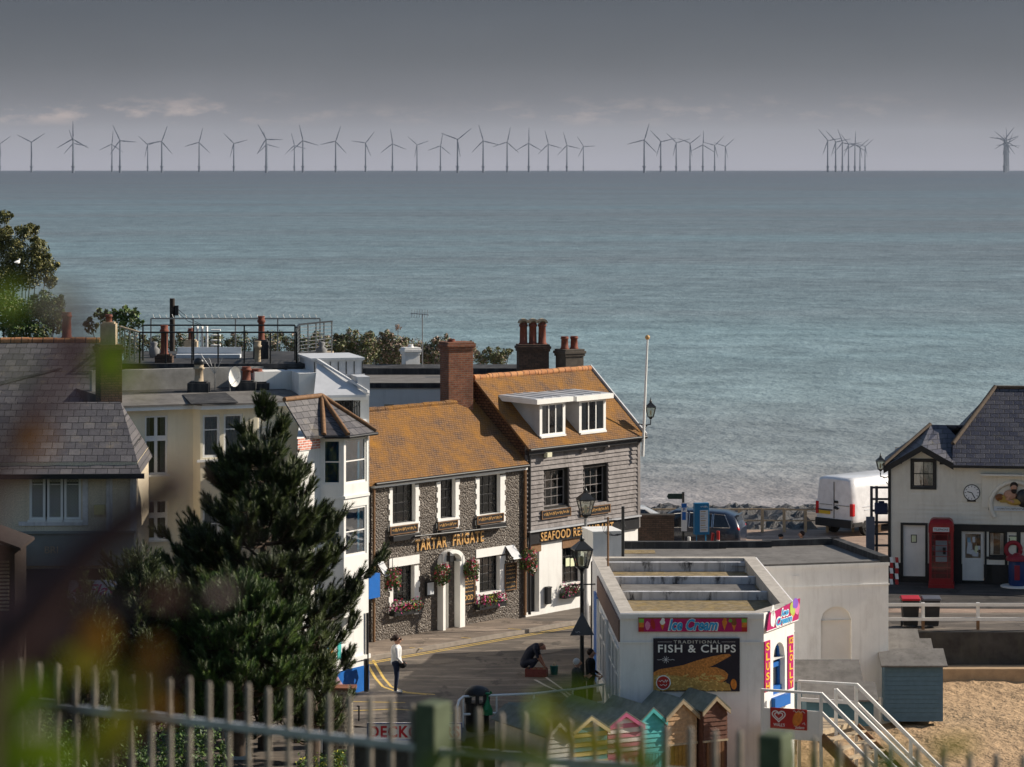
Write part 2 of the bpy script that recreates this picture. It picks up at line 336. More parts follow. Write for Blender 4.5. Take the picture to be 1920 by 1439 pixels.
SANDM = M('beach_sand', (.42, .285, .165), .95, .25, 1.6, 1.0, 3.2, dirt=(.2, .13, .075), dirt_amt=.5, bdist=.17)
HILLM = M('hill_turf', (.06, .075, .02), .95, .5, 1.5, .6, 20)
CONC = M('sea_wall_concrete', (.045, .042, .04), .8, .5, 1.5, .5, 14, dirt=(.09, .085, .06), dirt_amt=.4)
YEL = M('yellow_road_paint', (.55, .38, .1), .7, .3, 12); WHT = M('white_road_paint', (.55, .5, .44), .7, .35, 14)
land = [(-90, 70), (-5.4, 70), (-5.4, 88.2), (-1.5, 85.4), (2.7, 88.7), (2.6, 97), (10.5, 101), (12.4, 105.3), (90, 105.3), (90, 141), (13.3, 141), (13.3, 134.5), (-90, 134.5)]
mb = MB(); mb.ext([(x, y, 0) for x, y in land], (0, 0, -5)); struct(mb.build('road', ASPH))
mb = MB(); rows = []
def sandz(x, y):
    pts = [(60, -3.6), (78, -3.1), (84, -2.6), (88, -2.15), (92, -1.85), (96.5, -1.6), (104, -1.55), (105.6, -1.5)]
    for (y0, z0), (y1, z1) in zip(pts, pts[1:]):
        if y <= y1: k = max(0, (y-y0)/(y1-y0)); return z0+(z1-z0)*k+.06*math.sin(x*1.1)*math.sin(y*.9+x*.3)
    return -1.5
nx, ny = 200, 178
for j in range(ny+1):
    for i in range(nx+1):
        x = -8+i*.28; y = 62+j*.245; rows.append((x, y, sandz(x, y)+random.uniform(-.03, .03)-.07*max(0, math.sin(x*4.1+2*math.sin(y*1.7))*math.sin(y*3.7+2*math.sin(x*1.3)))))
mb.add(rows, [(j*(nx+1)+i, j*(nx+1)+i+1, (j+1)*(nx+1)+i+1, (j+1)*(nx+1)+i) for j in range(ny) for i in range(nx)], 0, True)
struct(mb.build('beach', SANDM))
mb = MB(); prof = [(-40, 14.2), (-6, 14.1), (3, 13.6), (9, 12.6), (14, 11.9), (18, 11.0), (30, 8.2), (45, 4.2), (58, .6), (68, -1.6), (76, -4.6)]
vs = []; xs = [-90+i*3 for i in range(61)]
for y, z in prof:
    for x in xs: vs.append((x, y, z+random.uniform(-.12, .12)))
n = len(xs); mb.add(vs, [(j*n+i, j*n+i+1, (j+1)*n+i+1, (j+1)*n+i) for j in range(len(prof)-1) for i in range(n-1)], 0, True)
struct(mb.build('hill', HILLM))
# rocky foreshore beyond the road
m, t, b = nt('seaweed_rocks'); v = coords(t)
vo = N(t, 'ShaderNodeTexVoronoi'); vo.inputs['Scale'].default_value = 2.2; L(t, v, vo.inputs['Vector'])
col = mixc(t, ramp(t, noise(t, v, 5, 5, .7), [(.45, (0,)*3), (.72, (1,)*3)]), (.01, .008, .007), (.05, .042, .037))
L(t, col, b.inputs['Base Color']); b.inputs['Roughness'].default_value = .5; bump(t, b, noise(t, v, 7, 5), .9, .15)
mb = MB(); vs = []; nx, ny = 330, 72
for j in range(ny+1):
    for i in range(nx+1):
        x = -30+i*.29; y = 134.3+j*.59; k = j/ny
        z = -.35-.3*min(1, k*4)-3.9*max(0, (k-.3)/.7)**1.2+(random.uniform(-.16, .16)+.22*math.sin(x*1.7+math.sin(y*1.3)*2)*math.sin(y*.9+x*.4) if j else 0)
        vs.append((x, y, z))
mb.add(vs, [(j*(nx+1)+i, j*(nx+1)+i+1, (j+1)*(nx+1)+i+1, (j+1)*(nx+1)+i) for j in range(ny) for i in range(nx)], 0)
struct(mb.build('shore', m))
# promenade paving by the sea, a thin sheet on the land
mb = MB(); mb.ext([(6.5, 109.5, .004), (60, 109.5, .004), (60, 134.2, .004), (6.5, 134.2, .004)], (0, 0, -.3)); struct(mb.build('path', PROM)); mb = MB(); mb.ext([(12.6, 110.6, .008), (60, 108.6, .008), (60, 120, .008), (13.2, 117.6, .008)], (0, 0, -.2)); struct(mb.build('forecourt', asphaltm('dark_tarmac_and_shadow', (.035, .032, .03), (.06, .052, .047))))  # forecourt: dark tarmac, with the boathouse shadow painted into its colour
# ---------------------------------------------------------------- pavements, kerbs, yellow lines
PUB = Fr(*G(697, 1210).xy, 0, 51.0)
def kerb_pt(px): return G(px, 1237+(-67/382)*(px-698))
mb = MB(); top = [kerb_pt(x) for x in (640, 700, 800, 900, 1000, 1080)]
end = PUB.world(7.0, 0, 0)
poly = [Vector((p.x, p.y, .11)) for p in top]+[Vector((end.x+1.2, end.y-.9, .11)), Vector((end.x, end.y, .11)), Vector((PUB.o.x, PUB.o.y, .11)), Vector((-6.2, 100.5, .11))]
mb.ext(poly, (0, 0, -.3)); struct(mb.build('pavement', PAVE))
KERB = M('kerb_stone', (.26, .225, .19), .8, .2, 5, .2, 30)
mb = MB()
for p, q in zip(top, top[1:]): mb.bar((p.x, p.y-.06, .03), (q.x, q.y-.06, .03), .13, .19)
struct(mb.build('kerb', KERB))
mb = MB()
def ribbon(pts, w, z=.004):
    for p, q in zip(pts, pts[1:]):
        p = Vector((p.x, p.y, z)); q = Vector((q.x, q.y, z)); d = (q-p).normalized(); nn = Vector((-d.y, d.x, 0))*w/2
        mb.quad(p-nn, q-nn, q+nn, p+nn)
for off in (.32, .52):
    ribbon([Vector((p.x+off*.62, p.y-off*.78, 0)) for p in top], .075)
for off in (0, .25):
    ribbon([G(x+off*62, y) for x, y in ((684, 1238), (692, 1252), (704, 1272), (718, 1288), (745, 1298), (800, 1303))], .085)
ribbon([G(x, y) for x, y in ((640, 1334), (740, 1330), (850, 1338))], .1); ribbon([G(x, y) for x, y in ((660, 1316), (760, 1318))], .08)
for x, y in ((781, 1216), (878, 1197), (965, 1180)):      # loading blips on the kerb
    p = G(x, y, .115); mb.quad(*[p+Vector(q)+Vector((0, 0, .003)) for q in ((-.25, .1, 0), (.2, -.14, 0), (.24, -.08, 0), (-.21, .16, 0))])
struct(mb.build('road_marking', YEL))
mb = MB(); ribbon([G(x, y) for x, y in ((1003, 1275), (1025, 1287), (1056, 1300), (1070, 1312))], .09); ribbon([G(x, y) for x, y in ((1020, 1268), (1050, 1289), (1080, 1312))], .07)
struct(mb.build('road_marking', WHT))
# scrubbed pale patches worn into the carriageway
mb = MB(); random.seed(5)
for iz, (px, py, rx, ry) in enumerate(((905, 1226, 34, 5), (835, 1240, 26, 4), (1000, 1204, 22, 4), (1030, 1222, 26, 3))):
    n = 22; pts = []
    for k in range(n): a_ = -2*math.pi*k/n; r_ = random.uniform(.85, 1.1); pts.append(G(px+rx*r_*math.cos(a_)-ry*.3*math.sin(a_), py+ry*r_*math.sin(a_)-rx*.12*math.cos(a_), .006+.003*iz))
    mb.poly(pts[::-1])
struct(mb.build('road_patch', asphaltm('worn_pale_tarmac', (.21, .175, .14), (.15, .125, .1))))
# ---------------------------------------------------------------- building helpers
def wall_front(mb, x0, x1, z0, z1, holes, th=.22, y=0, mi=0, rmi=0):
    xs = sorted({x0, x1, *[h[0] for h in holes], *[h[1] for h in holes]}); zs = sorted({z0, z1, *[h[2] for h in holes], *[h[3] for h in holes]})
    xs = [x for x in xs if x0 <= x <= x1]; zs = [z for z in zs if z0 <= z <= z1]
    for a, b in zip(xs, xs[1:]):
        for c, d in zip(zs, zs[1:]):
            xm, zm = (a+b)/2, (c+d)/2
            if any(h[0] < xm < h[1] and h[2] < zm < h[3] for h in holes): continue
            mb.quad((a, y, c), (b, y, c), (b, y, d), (a, y, d), mi)
    for a, b, c, d in holes:
        Y = y+th
        mb.quad((a, y, c), (a, Y, c), (a, Y, d), (a, y, d), rmi); mb.quad((b, y, d), (b, Y, d), (b, Y, c), (b, y, c), rmi)
        mb.quad((a, y, d), (a, Y, d), (b, Y, d), (b, y, d), rmi); mb.quad((a, y, c), (b, y, c), (b, Y, c), (a, Y, c), rmi)
def body(par, mats, x0, x1, depth, z0, z1, holes, th=.22, name='wall', gable=None, top=False):
    mb = MB(); wall_front(mb, x0, x1, z0, z1, holes, th, 0, 0, 1 if len(mats) > 1 else 0)
    for x, sgn in ((x0, 1), (x1, -1)):
        q = [(x, 0, z0), (x, depth, z0), (x, depth, z1), (x, 0, z1)]
        if gable: q = q[:3]+[(x, gable[0], gable[1])]+q[3:]
        mb.poly(q if sgn < 0 else q[::-1])
    mb.quad((x1, depth, z0), (x0, depth, z0), (x0, depth, z1), (x1, depth, z1))
    if top: mb.quad((x0, 0, z1), (x1, 0, z1), (x1, depth, z1), (x0, depth, z1))
    return mb.build(name, mats, par)
def window(par, x0, x1, z0, z1, d=.1, cols=2, rows=2, fw=.05, bar=.022, fm=None, glass=None, mid=.5, sill=.0, curt=None, y=0, cw=1.0, mull=None, label=None, ind=.75, backing=None):
    fm = fm or WHITE; glass = glass or GLASS; mb = MB(); y0 = y+d; y1 = y0+.05
    mb.box(x0, y0, z0, x0+fw, y1, z1); mb.box(x1-fw, y0, z0, x1, y1, z1)
    mb.box(x0+fw, y0, z0, x1-fw, y1, z0+fw); mb.box(x0+fw, y0, z1-fw, x1-fw, y1, z1)
    a, b, c, e = x0+fw, x1-fw, z0+fw, z1-fw
    ys = y0+.012
    xc = [a+(b-a)*k/cols for k in range(1, cols)]
    if mull: xc = [a+(b-a)*k for k in mull]
    for x in xc: mb.box(x-bar/2, ys, c, x+bar/2, y1-.004, e)
    zr = []
    if mid: zr.append((c+(e-c)*mid, max(bar*1.6, .03)))
    for k in range(1, rows):
        for lo, hi in (((c, c+(e-c)*mid), (c+(e-c)*mid, e)) if mid else ((c, e),)):
            zr.append((lo+(hi-lo)*k/rows, bar))
    for z, w in zr: mb.box(a, ys-.006, z-w/2, b, y1-.006, z+w/2)
    if sill: mb.box(x0-.05, y-sill, z0-.07, x1+.05, y0, z0-.001)
    o = mb.build('window', fm, par)
    if label: o['label'] = label
    p = MB(); p.quad((a, y0+.03, c), (b, y0+.03, c), (b, y0+.03, e), (a, y0+.03, e)); p.build('pane', glass, o)
    v = MB(); ov = .45 if ind > .5 else 0; v.quad((x0-ov, y0+ind, z0), (x1+ov, y0+ind, z0), (x1+ov, y0+ind, z1), (x0-ov, y0+ind, z1)); v.build('interior', backing or VOID, o)
    if curt:
        k = MB(); seg = 14
        for (u0, u1) in ((0, cw/2), (1-cw/2, 1)) if cw < 1 else ((0, 1),):
            for i in range(seg):
                ua, ub = u0+(u1-u0)*i/seg, u0+(u1-u0)*(i+1)/seg
                ya, yb = y0+.09+.02*math.sin(i*2.1), y0+.09+.02*math.sin((i+1)*2.1)
                k.quad((a+(b-a)*ua, ya, c), (a+(b-a)*ub, yb, c), (a+(b-a)*ub, yb, e), (a+(b-a)*ua, ya, e))
        k.build('curtain', curt, o)
    return o
def surround(par, x0, x1, z0, z1, g, mat=None, name='window_surround', sill=True):
    """toothed white quoins round an opening g=(gx0,gx1,gz0,gz1)"""
    mb = MB(); gx0, gx1, gz0, gz1 = g; n = max(4, int((z1-z0)/.17)); h = (z1-z0)/n
    for i in range(n):
        k = .0 if i % 2 else .055; za, zb = z0+i*h, z0+(i+1)*h-.001
        if zb > gz1: continue
        mb.box(x0+k, -.03, za, gx0, .0, zb); mb.box(gx1, -.03, za, x1-k, .0, zb)
    mb.box(x0+.02, -.034, gz1, x1-.02, .0, z1)
    if sill and gz0 > z0+.03: mb.box(x0+.03, -.06, gz0-.07, x1-.03, .0, gz0)
    return mb.build(name, mat or WHITE, par)
def text_fit(par, name, s, x0, x1, z0, z1, y, mat, depth=.012, bold=.0, shear=0, spacing=1.0, line=1.0, keep=False, serif=0):
    cu = bpy.data.curves.new('lettering', 'FONT'); cu.body = s; cu.extrude = .02; cu.offset = bold; cu.shear = shear; cu.space_character = spacing; cu.space_line = line
    cu.align_x = 'CENTER'; cu.resolution_u = 3
    o = bpy.data.objects.new('tmp', cu); COL.objects.link(o); dg = bpy.context.evaluated_depsgraph_get()
    me = bpy.data.meshes.new_from_object(o.evaluated_get(dg)); bpy.data.objects.remove(o); bpy.data.curves.remove(cu)
    xs = [v.co.x for v in me.vertices]; zs = [v.co.y for v in me.vertices]
    ax, bx, az, bz = min(xs), max(xs), min(zs), max(zs)
    for v in me.vertices:
        v.co = ((x0+(v.co.x-ax)/(bx-ax)*(x1-x0)), y-(depth if v.co.z > 0 else 0), z0+(v.co.y-az)/(bz-az)*(z1-z0))
    me.materials.clear(); me.materials.append(mat); me.name = name
    ob = bpy.data.objects.new(name, me); COL.objects.link(ob); ob.parent = par; return ob
def scrib(mb, x0, x1, z0, z1, y, mi=0, amp=1.0):
    """a line of painted script too small to read: looping strokes"""
    n = int((x1-x0)/.022); w = .012; pts = []
    for i in range(n+1):
        k = i/n; zz = (z0+z1)/2+(z1-z0)*.38*math.sin(i*1.9+math.sin(i*.7)*1.3)*(1 if (i//6) % 3 else .6)
        pts.append((x0+(x1-x0)*k, y, zz))
    for p, q in zip(pts, pts[1:]): mb.bar(p, q, w, .006, mi, (0, 1, 0))
def slope_roof(mb, x0, x1, ya, za, yb, zb, th=.08, mi=0, xa=None, xb=None):
    """slab from eave (ya,za) to ridge (yb,zb) with the sag and unevenness of an old roof"""
    xa = x0 if xa is None else xa; xb = x1 if xb is None else xb; nx, ny = max(6, int(abs(x1-x0)/.3)), 10; vs = []; ph = random.random()*6
    for j in range(ny+1):
        v = j/ny
        for i in range(nx+1):
            u = i/nx; x = (x0+(x1-x0)*u)*(1-v)+(xa+(xb-xa)*u)*v; e = 0 if i in (0, nx) or j in (0, ny) else 1
            sag = -.045*math.sin(math.pi*v)*(.6+.4*math.sin(u*7+ph))*e+random.uniform(-.014, .014)*e-.03*math.sin(math.pi*u)*math.sin(u*3+ph)*(1 if j == ny else 0)
            vs.append((x, ya+(yb-ya)*v, za+(zb-za)*v+sag))
    fl = za <= zb and ya > yb
    mb.add(vs, [((j*(nx+1)+i, j*(nx+1)+i+1, (j+1)*(nx+1)+i+1, (j+1)*(nx+1)+i) if not fl else (j*(nx+1)+i, (j+1)*(nx+1)+i, (j+1)*(nx+1)+i+1, j*(nx+1)+i+1)) for j in range(ny) for i in range(nx)], mi, True)
    A, B, C, D = (x0, ya, za), (x1, ya, za), (xb, yb, zb), (xa, yb, zb); dn = lambda q: (q[0], q[1], q[2]-th)
    mb.quad(dn(A), dn(B), B, A, mi); mb.quad(B, dn(B), dn(C), C, mi); mb.quad(dn(A), A, D, dn(D), mi); mb.quad(dn(A), dn(D), dn(C), dn(B), mi)
def ridge_tiles(mb, x0, x1, y, z, r=.11, step=.4, mi=0):
    n = max(1, int(abs(x1-x0)/step))
    for i in range(n):
        a = x0+(x1-x0)*i/n; b = x0+(x1-x0)*(i+1)/n; rr = r*random.uniform(.93, 1.06); dz = random.uniform(-.01, .01)
        mb.tube([(a+.01, y, z-.03+dz), (b-.004, y, z-.03+dz)], rr, 8, mi)
def chimney(name, label, x, y, z0, z1, w, d, rz, pots, mat, group=None, cap=True, potmat=None, collars=1, shoulder=False):
    """pots: list of (dx, height, radius, hood)"""
    t = thing(name, label, 'chimney', (x, y, 0), rz, group); mb = MB()
    mb.box(-w/2, -d/2, z0, w/2, d/2, z1-.22)
    for i, (e, za, zb) in enumerate(((.04, z1-.22, z1-.12), (.075, z1-.12, z1-.02), (.03, z1-.02, z1+.05))):
        mb.box(-w/2-e, -d/2-e, za, w/2+e, d/2+e, zb)
    if shoulder: mb.box(-w/2-.05, -d/2-.05, z0, w/2+.05, d/2+.05, z0+.55, 1)
    mb.build('stack', [mat, STUCCO], t, .01)
    for (dx, h, r, hood) in pots:
        p = MB(); p.lathe((dx, 0, z1+.03), [(0, r*1.12), (.06, r*1.12), (.08, r*.95), (h*.8, r*.86), (h*.82, r*1.05), (h*.9, r*1.08), (h*.92, r*.9), (h, r*.98)], 14)
        po = p.build('chimney_pot', potmat or TERRA, t)
        if hood:
            q = MB(); zz = z1+.03+h
            pts = [(dx+r*1.25*math.cos(math.pi*k/8), -r*1.15, zz-.03+r*1.1*math.sin(math.pi*k/8)) for k in range(9)]; inn_ = [(dx+(x-dx)*.55, y, zz-.03+(z-zz+.03)*.55) for x, y, z in pts]
            for k in range(8): q.ext([pts[k], pts[k+1], inn_[k+1], inn_[k]], (0, r*2.3, 0))
            q.ext([(x, -r*.6, z) for x, y, z in inn_], (0, r*1.2, 0)); q.build('hood', BUFF, po)
    return t
# ================================================================= the flint pub
P = frthing(PUB, 'flint_pub', 'dark flint pub with white window quoins, gilt name letters and an orange lichened roof', 'pub')
Lp = 8.08
UPW = [((735, 906, 778, 981), (728, 902, 786, 1003)), ((825, 899, 853, 972), (818, 892, 861, 998)), ((898, 891, 937, 964), (891, 884, 947, 991))]
GRW = [((736, 1061, 776, 1130), (728, 1044, 786, 1156)), ((898, 1043, 936, 1110), (891, 1027, 947, 1142))]
holes = [PUB.rect(*g) for g, s in UPW+GRW]
dr = list(PUB.rect(826, 1050, 841, 1187)); dr[2] = .1; holes.append(tuple(dr))
EZ = PUB.hit(840, 881)[1]; RB, RZ = 2.3, EZ+1.95
body(P, [FLINT, WHITE], -.05, Lp-.02, 4.6, 0, EZ, holes, .2, gable=(RB, RZ))
for (g, s), h in zip(UPW, holes): window(P, *h, .13, 3, 2, .045, .02, BLACK); surround(P, *PUB.rect(*s), h)
for (g, s), h in zip(GRW, holes[3:]): window(P, *h, .13, 3, 2, .045, .02, BLACK, curt=None); surround(P, *PUB.rect(*s), h)
mb = MB(); n = 9; slope_roof(mb, -1.6, Lp-.02, -.22, EZ-.12, RB, RZ+.05, .09); slope_roof(mb, -1.6, Lp-.02, 4.8, EZ-.12, RB+.002, RZ+.05, .09)
roof = mb.build('roof', ROOFO, P); mb = MB(); ridge_tiles(mb, -1.6, Lp-.05, RB, RZ+.08, .09); mb.build('ridge', ROOFO, roof)
mb = MB(); mb.tube([(-.1, -.27, EZ-.16), (Lp-.1, -.27, EZ-.16)], .055, 8, 0); mb.box(-.08, -.2, EZ-.3, Lp-.1, -.02, EZ-.17, 1)
mb.build('gutter', [BLACK, WHITE], P)
mb = MB(); mb.tube([(Lp-.12, -.1, EZ-.2), (Lp-.12, -.1, .1)], .05, 8); mb.tube([(.02, -.08, EZ-.25), (.02, -.08, .1)], .045, 8); mb.build('downpipe', OAK, P)
# name letters on the wall with a lamp bar above
x0, x1, z0, z1 = PUB.rect(777, 1014, 905, 1025); za = PUB.hit(777, 1031)[1]
txt = text_fit(P, 'name_letters', 'TARTAR  FRIGATE', x0, x1, za-.06, za+.32, -.03, GOLD, .03, .012, 0, 1.15)
b0 = PUB.hit(764, 1005); b1 = PUB.hit(936, 987)
mb = MB(); mb.tube([(b0[0], -.3, b0[1]), (b1[0], -.3, b1[1])], .035, 8)
for k in (.08, .36, .64, .92):
    x = b0[0]+(b1[0]-b0[0])*k; z = b0[1]+(b1[1]-b0[1])*k; mb.tube([(x, 0, z+.02), (x, -.3, z)], .018, 6)
mb.build('lamp_bar', IRON, P)
# porch
PW = M('porch_plaster', (.8, .79, .75), .7, .05, 3, .1, 20)
a0 = PUB.hit(820, 1187)[0]; a1 = PUB.hit(861, 1183)[0]; zt = PUB.hit(840, 1030)[1]; mb = MB()
wd = a1-a0; r = wd/2; zs = zt-r*.75
mb.box(a0, -.26, .1, a0+.13, -.002, zs); mb.box(a1-.26, -.26, .1, a1, -.002, zs)
prev = None
for k in range(13):
    an = math.pi*k/12; o_ = ((a0+a1)/2-r*math.cos(an), zs+r*.75*math.sin(an)); i_ = ((a0+a1)/2-(r-.17)*math.cos(an), zs+(r-.17)*.75*math.sin(an))
    if prev: mb.ext([(prev[0][0], -.26, prev[0][1]), (o_[0], -.26, o_[1]), (i_[0], -.26, i_[1]), (prev[1][0], -.26, prev[1][1])], (0, .258, 0))
    prev = (o_, i_)
mb.build('porch', PW, P)
mb = MB(); mb.box(dr[0]+.01, .12, .1, dr[1]-.01, .18, dr[3]-.02); mb.box(dr[0]+.1, .1, .3, dr[1]-.1, .12, 1.0); mb.box(dr[0]+.1, .1, 1.15, dr[1]-.1, .12, 1.9)
mb.build('door', BLACK, P)
mb = MB(); c = PUB.hit(842, 1046, -.3); mb.box(c[0]-.09, -.42, c[1]-.13, c[0]+.09, -.26, c[1]+.08); mb.ext([(c[0]-.12, -.45, c[1]+.08), (c[0]+.12, -.45, c[1]+.08), (c[0], -.34, c[1]+.2)], (0, .12, 0)); mb.build('porch_lantern', IRON, P)
# things hung on the front
def hung_board(name, label, x0, y0, x1, y1, off, lines, fr=PUB, cat='sign', trough=0, group=None, fit=None):
    r = fr.rect(x0, y0, x1, y1, -off); cx, cz = (r[0]+r[1])/2, r[2]; w = (r[1]-r[0])/2; hgt = r[3]-r[2]
    t = thing(name, label, cat, fr.world(cx, -off, cz), fr.deg, group); mb = MB()
    mb.box(-w, 0, 0, w, .05, hgt); mb.build('board', BLACK, t, .006)
    f = MB(); e = .025
    for q in ((-w-.01, -w+e, 0, hgt), (w-e, w+.01, 0, hgt)): f.box(q[0], -.02, q[2], q[1], .0, q[3])
    f.box(-w+e, -.02, 0, w-e, 0, e); f.box(-w+e, -.02, hgt-e, w-e, 0, hgt); f.build('frame', OAK, t)
    k = MB(); n = len(lines)
    for i, (za, zb, wk, kind) in enumerate(lines):
        if kind: text_fit(t, 'lettering', kind, -w*wk, w*wk, hgt*za, hgt*zb, -.006, GOLD, .006, .01)
        else: scrib(k, -w*wk, w*wk, hgt*za, hgt*zb, -.006)
    if k.v: k.build('script', GOLD, t)
    if trough:
        q = MB(); q.box(-w, -.14, -trough, w, .04, -.02); q.build('trough', BLACK, t, .008)
    return t
script1 = [(.25, .85, .88, None)]
hung_board('window_sign', 'black gilt-script board and trough below the upper pub window beside the white bay house', 732, 985, 783, 1001, .1, script1, trough=.2, group='script boards under the pub windows')
hung_board('window_sign', 'narrow black gilt-script board below the middle upper window above the pub porch', 822, 977, 858, 992, .1, script1, trough=.2, group='script boards under the pub windows')
hung_board('window_sign', 'black gilt-script board and trough below the upper pub window nearest the weatherboard restaurant', 895, 965, 944, 981, .1, script1, trough=.2, group='script boards under the pub windows')
hung_board('menu_board', 'tall black menu board reading FOOD in gold beside the white pub porch', 863, 1080, 890, 1133, .06, [(.86, .95, .6, None), (.76, .84, .75, None), (.66, .74, .8, None), (.54, .62, .7, None), (.4, .48, .8, None), (.14, .32, .75, 'FOOD')])
hung_board('menu_board', 'black menu board with gold lines under a tilted canopy near the brown downpipe', 947, 1056, 968, 1107, .06, [(.84, .94, .7, None), (.7, .79, .8, None), (.56, .65, .8, None), (.4, .5, .7, None), (.24, .34, .85, None), (.08, .18, .8, None)])
def canopy(label, x0, y0, x1, y1):
    r = PUB.rect(x0, y0, x1, y1, -.15); t = thing('wall_lamp', label, 'lamp', PUB.world((r[0]+r[1])/2, -.02, r[2]), PUB.deg, 'tilted canopy lamps on the pub'); h = r[3]-r[2]
    mb = MB(); w = (r[1]-r[0])/2*.8; mb.ext([(-w, -.05, h), (w, -.05, h), (w, -.4, 0), (-w, -.4, 0)], (0, .02, .03)); mb.build('hood', LEAD, t)
    mb = MB(); mb.bar((-w, 0, h*.6), (-w, -.38, .05), .03); mb.bar((w, 0, h*.6), (w, -.38, .05), .03); mb.build('bracket', IRON, t)
canopy('grey tilted canopy lamp over the menu board near the brown downpipe', 950, 1025, 970, 1047); canopy('grey tilted canopy lamp over the hanging basket at the pine end of the pub', 709, 1055, 724, 1080)
r = PUB.rect(798, 1090, 818, 1118, -.12); t = thing('notice_case', 'small pale framed menu case on flint wall between window and porch', 'notice', PUB.world((r[0]+r[1])/2, -.1, r[2]), PUB.deg)
mb = MB(); w = .2; mb.box(-w, 0, 0, w, .08, .5); mb.build('case', BLACK, t); mb = MB(); mb.box(-w+.04, -.008, .05, w-.04, 0, .45); mb.build('notice', CURTW, t)
# flowers
PINK = M('pink_petals', (.62, .06, .25), .6, .3, 30); REDP = M('red_petals', (.5, .03, .06), .6, .3, 30); YELP = M('yellow_leaves', (.42, .4, .04), .6, .3, 30); WHTP = M('pale_petals', (.75, .6, .55), .6, .1, 30)
LG1 = leafm('bright_leaf', (.10, .16, .03)); LG2 = leafm('mid_leaf', (.05, .095, .022)); LG3 = leafm('dark_leaf', (.02, .042, .012))
def leaves(mb, c, r, n, size, mis, shell=.5, sq=(1, 1, 1), up=.3):
    c = Vector(c)
    for i in range(n):
        d = Vector((random.gauss(0, 1), random.gauss(0, 1), random.gauss(0, 1))).normalized(); k = shell+(1-shell)*random.random()**.6
        p = c+Vector((d.x*r*sq[0], d.y*r*sq[1], d.z*r*sq[2]))*k
        nn = (d+Vector((random.uniform(-1, 1), random.uniform(-1, 1), random.uniform(-1, 1)+up))).normalized()
        a = nn.orthogonal().normalized(); b = nn.cross(a); th = random.random()*6.28; u = a*math.cos(th)+b*math.sin(th); w = nn.cross(u)
        s = size*random.uniform(.6, 1.3)
        mb.add([p-u*s, p+w*s*.45+nn*s*.1, p+u*s, p-w*s*.45+nn*s*.1], [(0, 1, 2, 3)], random.choice(mis))
FLM = [LG2, LG3, LG1, PINK, REDP, WHTP, YELP]
def basket(label, px, py, rr, fr=PUB, off=.45, mis=(0, 1, 2, 3, 4, 4, 5)):
    c = fr.hit(px, py, -off); t = thing('hanging_basket', label, 'flower basket', fr.world(c[0], -off, c[1]), fr.deg, 'hanging baskets on the pub and restaurant')
    mb = MB(); leaves(mb, (0, 0, -rr*.2), rr, 620, .055, (0, 1, 2, 1, 2, 0, 1, 2, 0, 2, 0, 1, 2)+tuple(mis[4:5]), .4, (1, .95, 1.15)); leaves(mb, (rr*.15, -rr*.2, rr*.4), rr*.7, 110, .045, tuple(mis[3:])+(2, 0), .5); leaves(mb, (-rr*.4, -rr*.4, 0), rr*.45, 50, .045, tuple(mis[3:]), .4); 
    for k in range(14):
        a_ = random.uniform(0, 6.28); leaves(mb, (rr*.75*math.cos(a_), rr*.75*math.sin(a_), -rr*random.uniform(.5, 1.35)), rr*.2, 22, .05, (0, 1, 2, random.choice(mis[3:])), .1, (1, 1, 2))
    mb.build('flowers', FLM, t)
    mb = MB(); mb.lathe((0, 0, -rr*.5), [(-.1, .08), (0, .17), (.15, .22)], 12); mb.build('basket', OAK, t)
    mb = MB(); mb.tube([(0, off-.02, rr*1.9), (0, 0, rr*1.95), (0, 0, rr*.6)], .014, 5); mb.tube([(0, off-.02, rr*1.2), (0, .1, rr*1.9)], .012, 5); mb.build('bracket', IRON, t)
basket('green and red hanging basket by the window at the pine end of the pub', 736, 1081, .31)
basket('hanging basket of red and pink flowers against the white pub porch', 829, 1074, .31)
basket('pale red hanging flower basket above the FOOD menu board', 884, 1064, .29)
basket('big red hanging flower basket at the joint of the pub and restaurant', 990, 1047, .36)
def flowerbox(label, x0, y0, x1, y1, mis, fr=PUB):
    r = fr.rect(x0, y0, x1, y1, -.16); t = thing('window_box', label, 'window box', fr.world((r[0]+r[1])/2, -.02, r[2]), fr.deg, 'flower boxes on the sills'); w = (r[1]-r[0])/2
    mb = MB(); mb.box(-w, -.26, 0, w, -.02, .18); mb.build('box', BLACK, t); mb = MB(); n = 5
    for i in range(n): leaves(mb, (-w+2*w*(i+.5)/n, -.18, .28), .24, 130, .05, mis[i]+(0, 1, 2), .4, (1.1, .9, random.uniform(.8, 1.3)))
    mb.build('flowers', FLM, t)
flowerbox('window box of bright pink flowers under the pub window at the pine end', 735, 1130, 786, 1152, [(3, 3, 1, 2), (3, 4, 2), (3, 4, 1), (4, 6, 2), (3, 2, 4)])
flowerbox('window box with a yellow clump between pink flowers under the pub window', 895, 1112, 945, 1140, [(3, 3, 1), (3, 4, 2), (6, 6, 2, 2), (6, 3, 3), (3, 3, 4)])
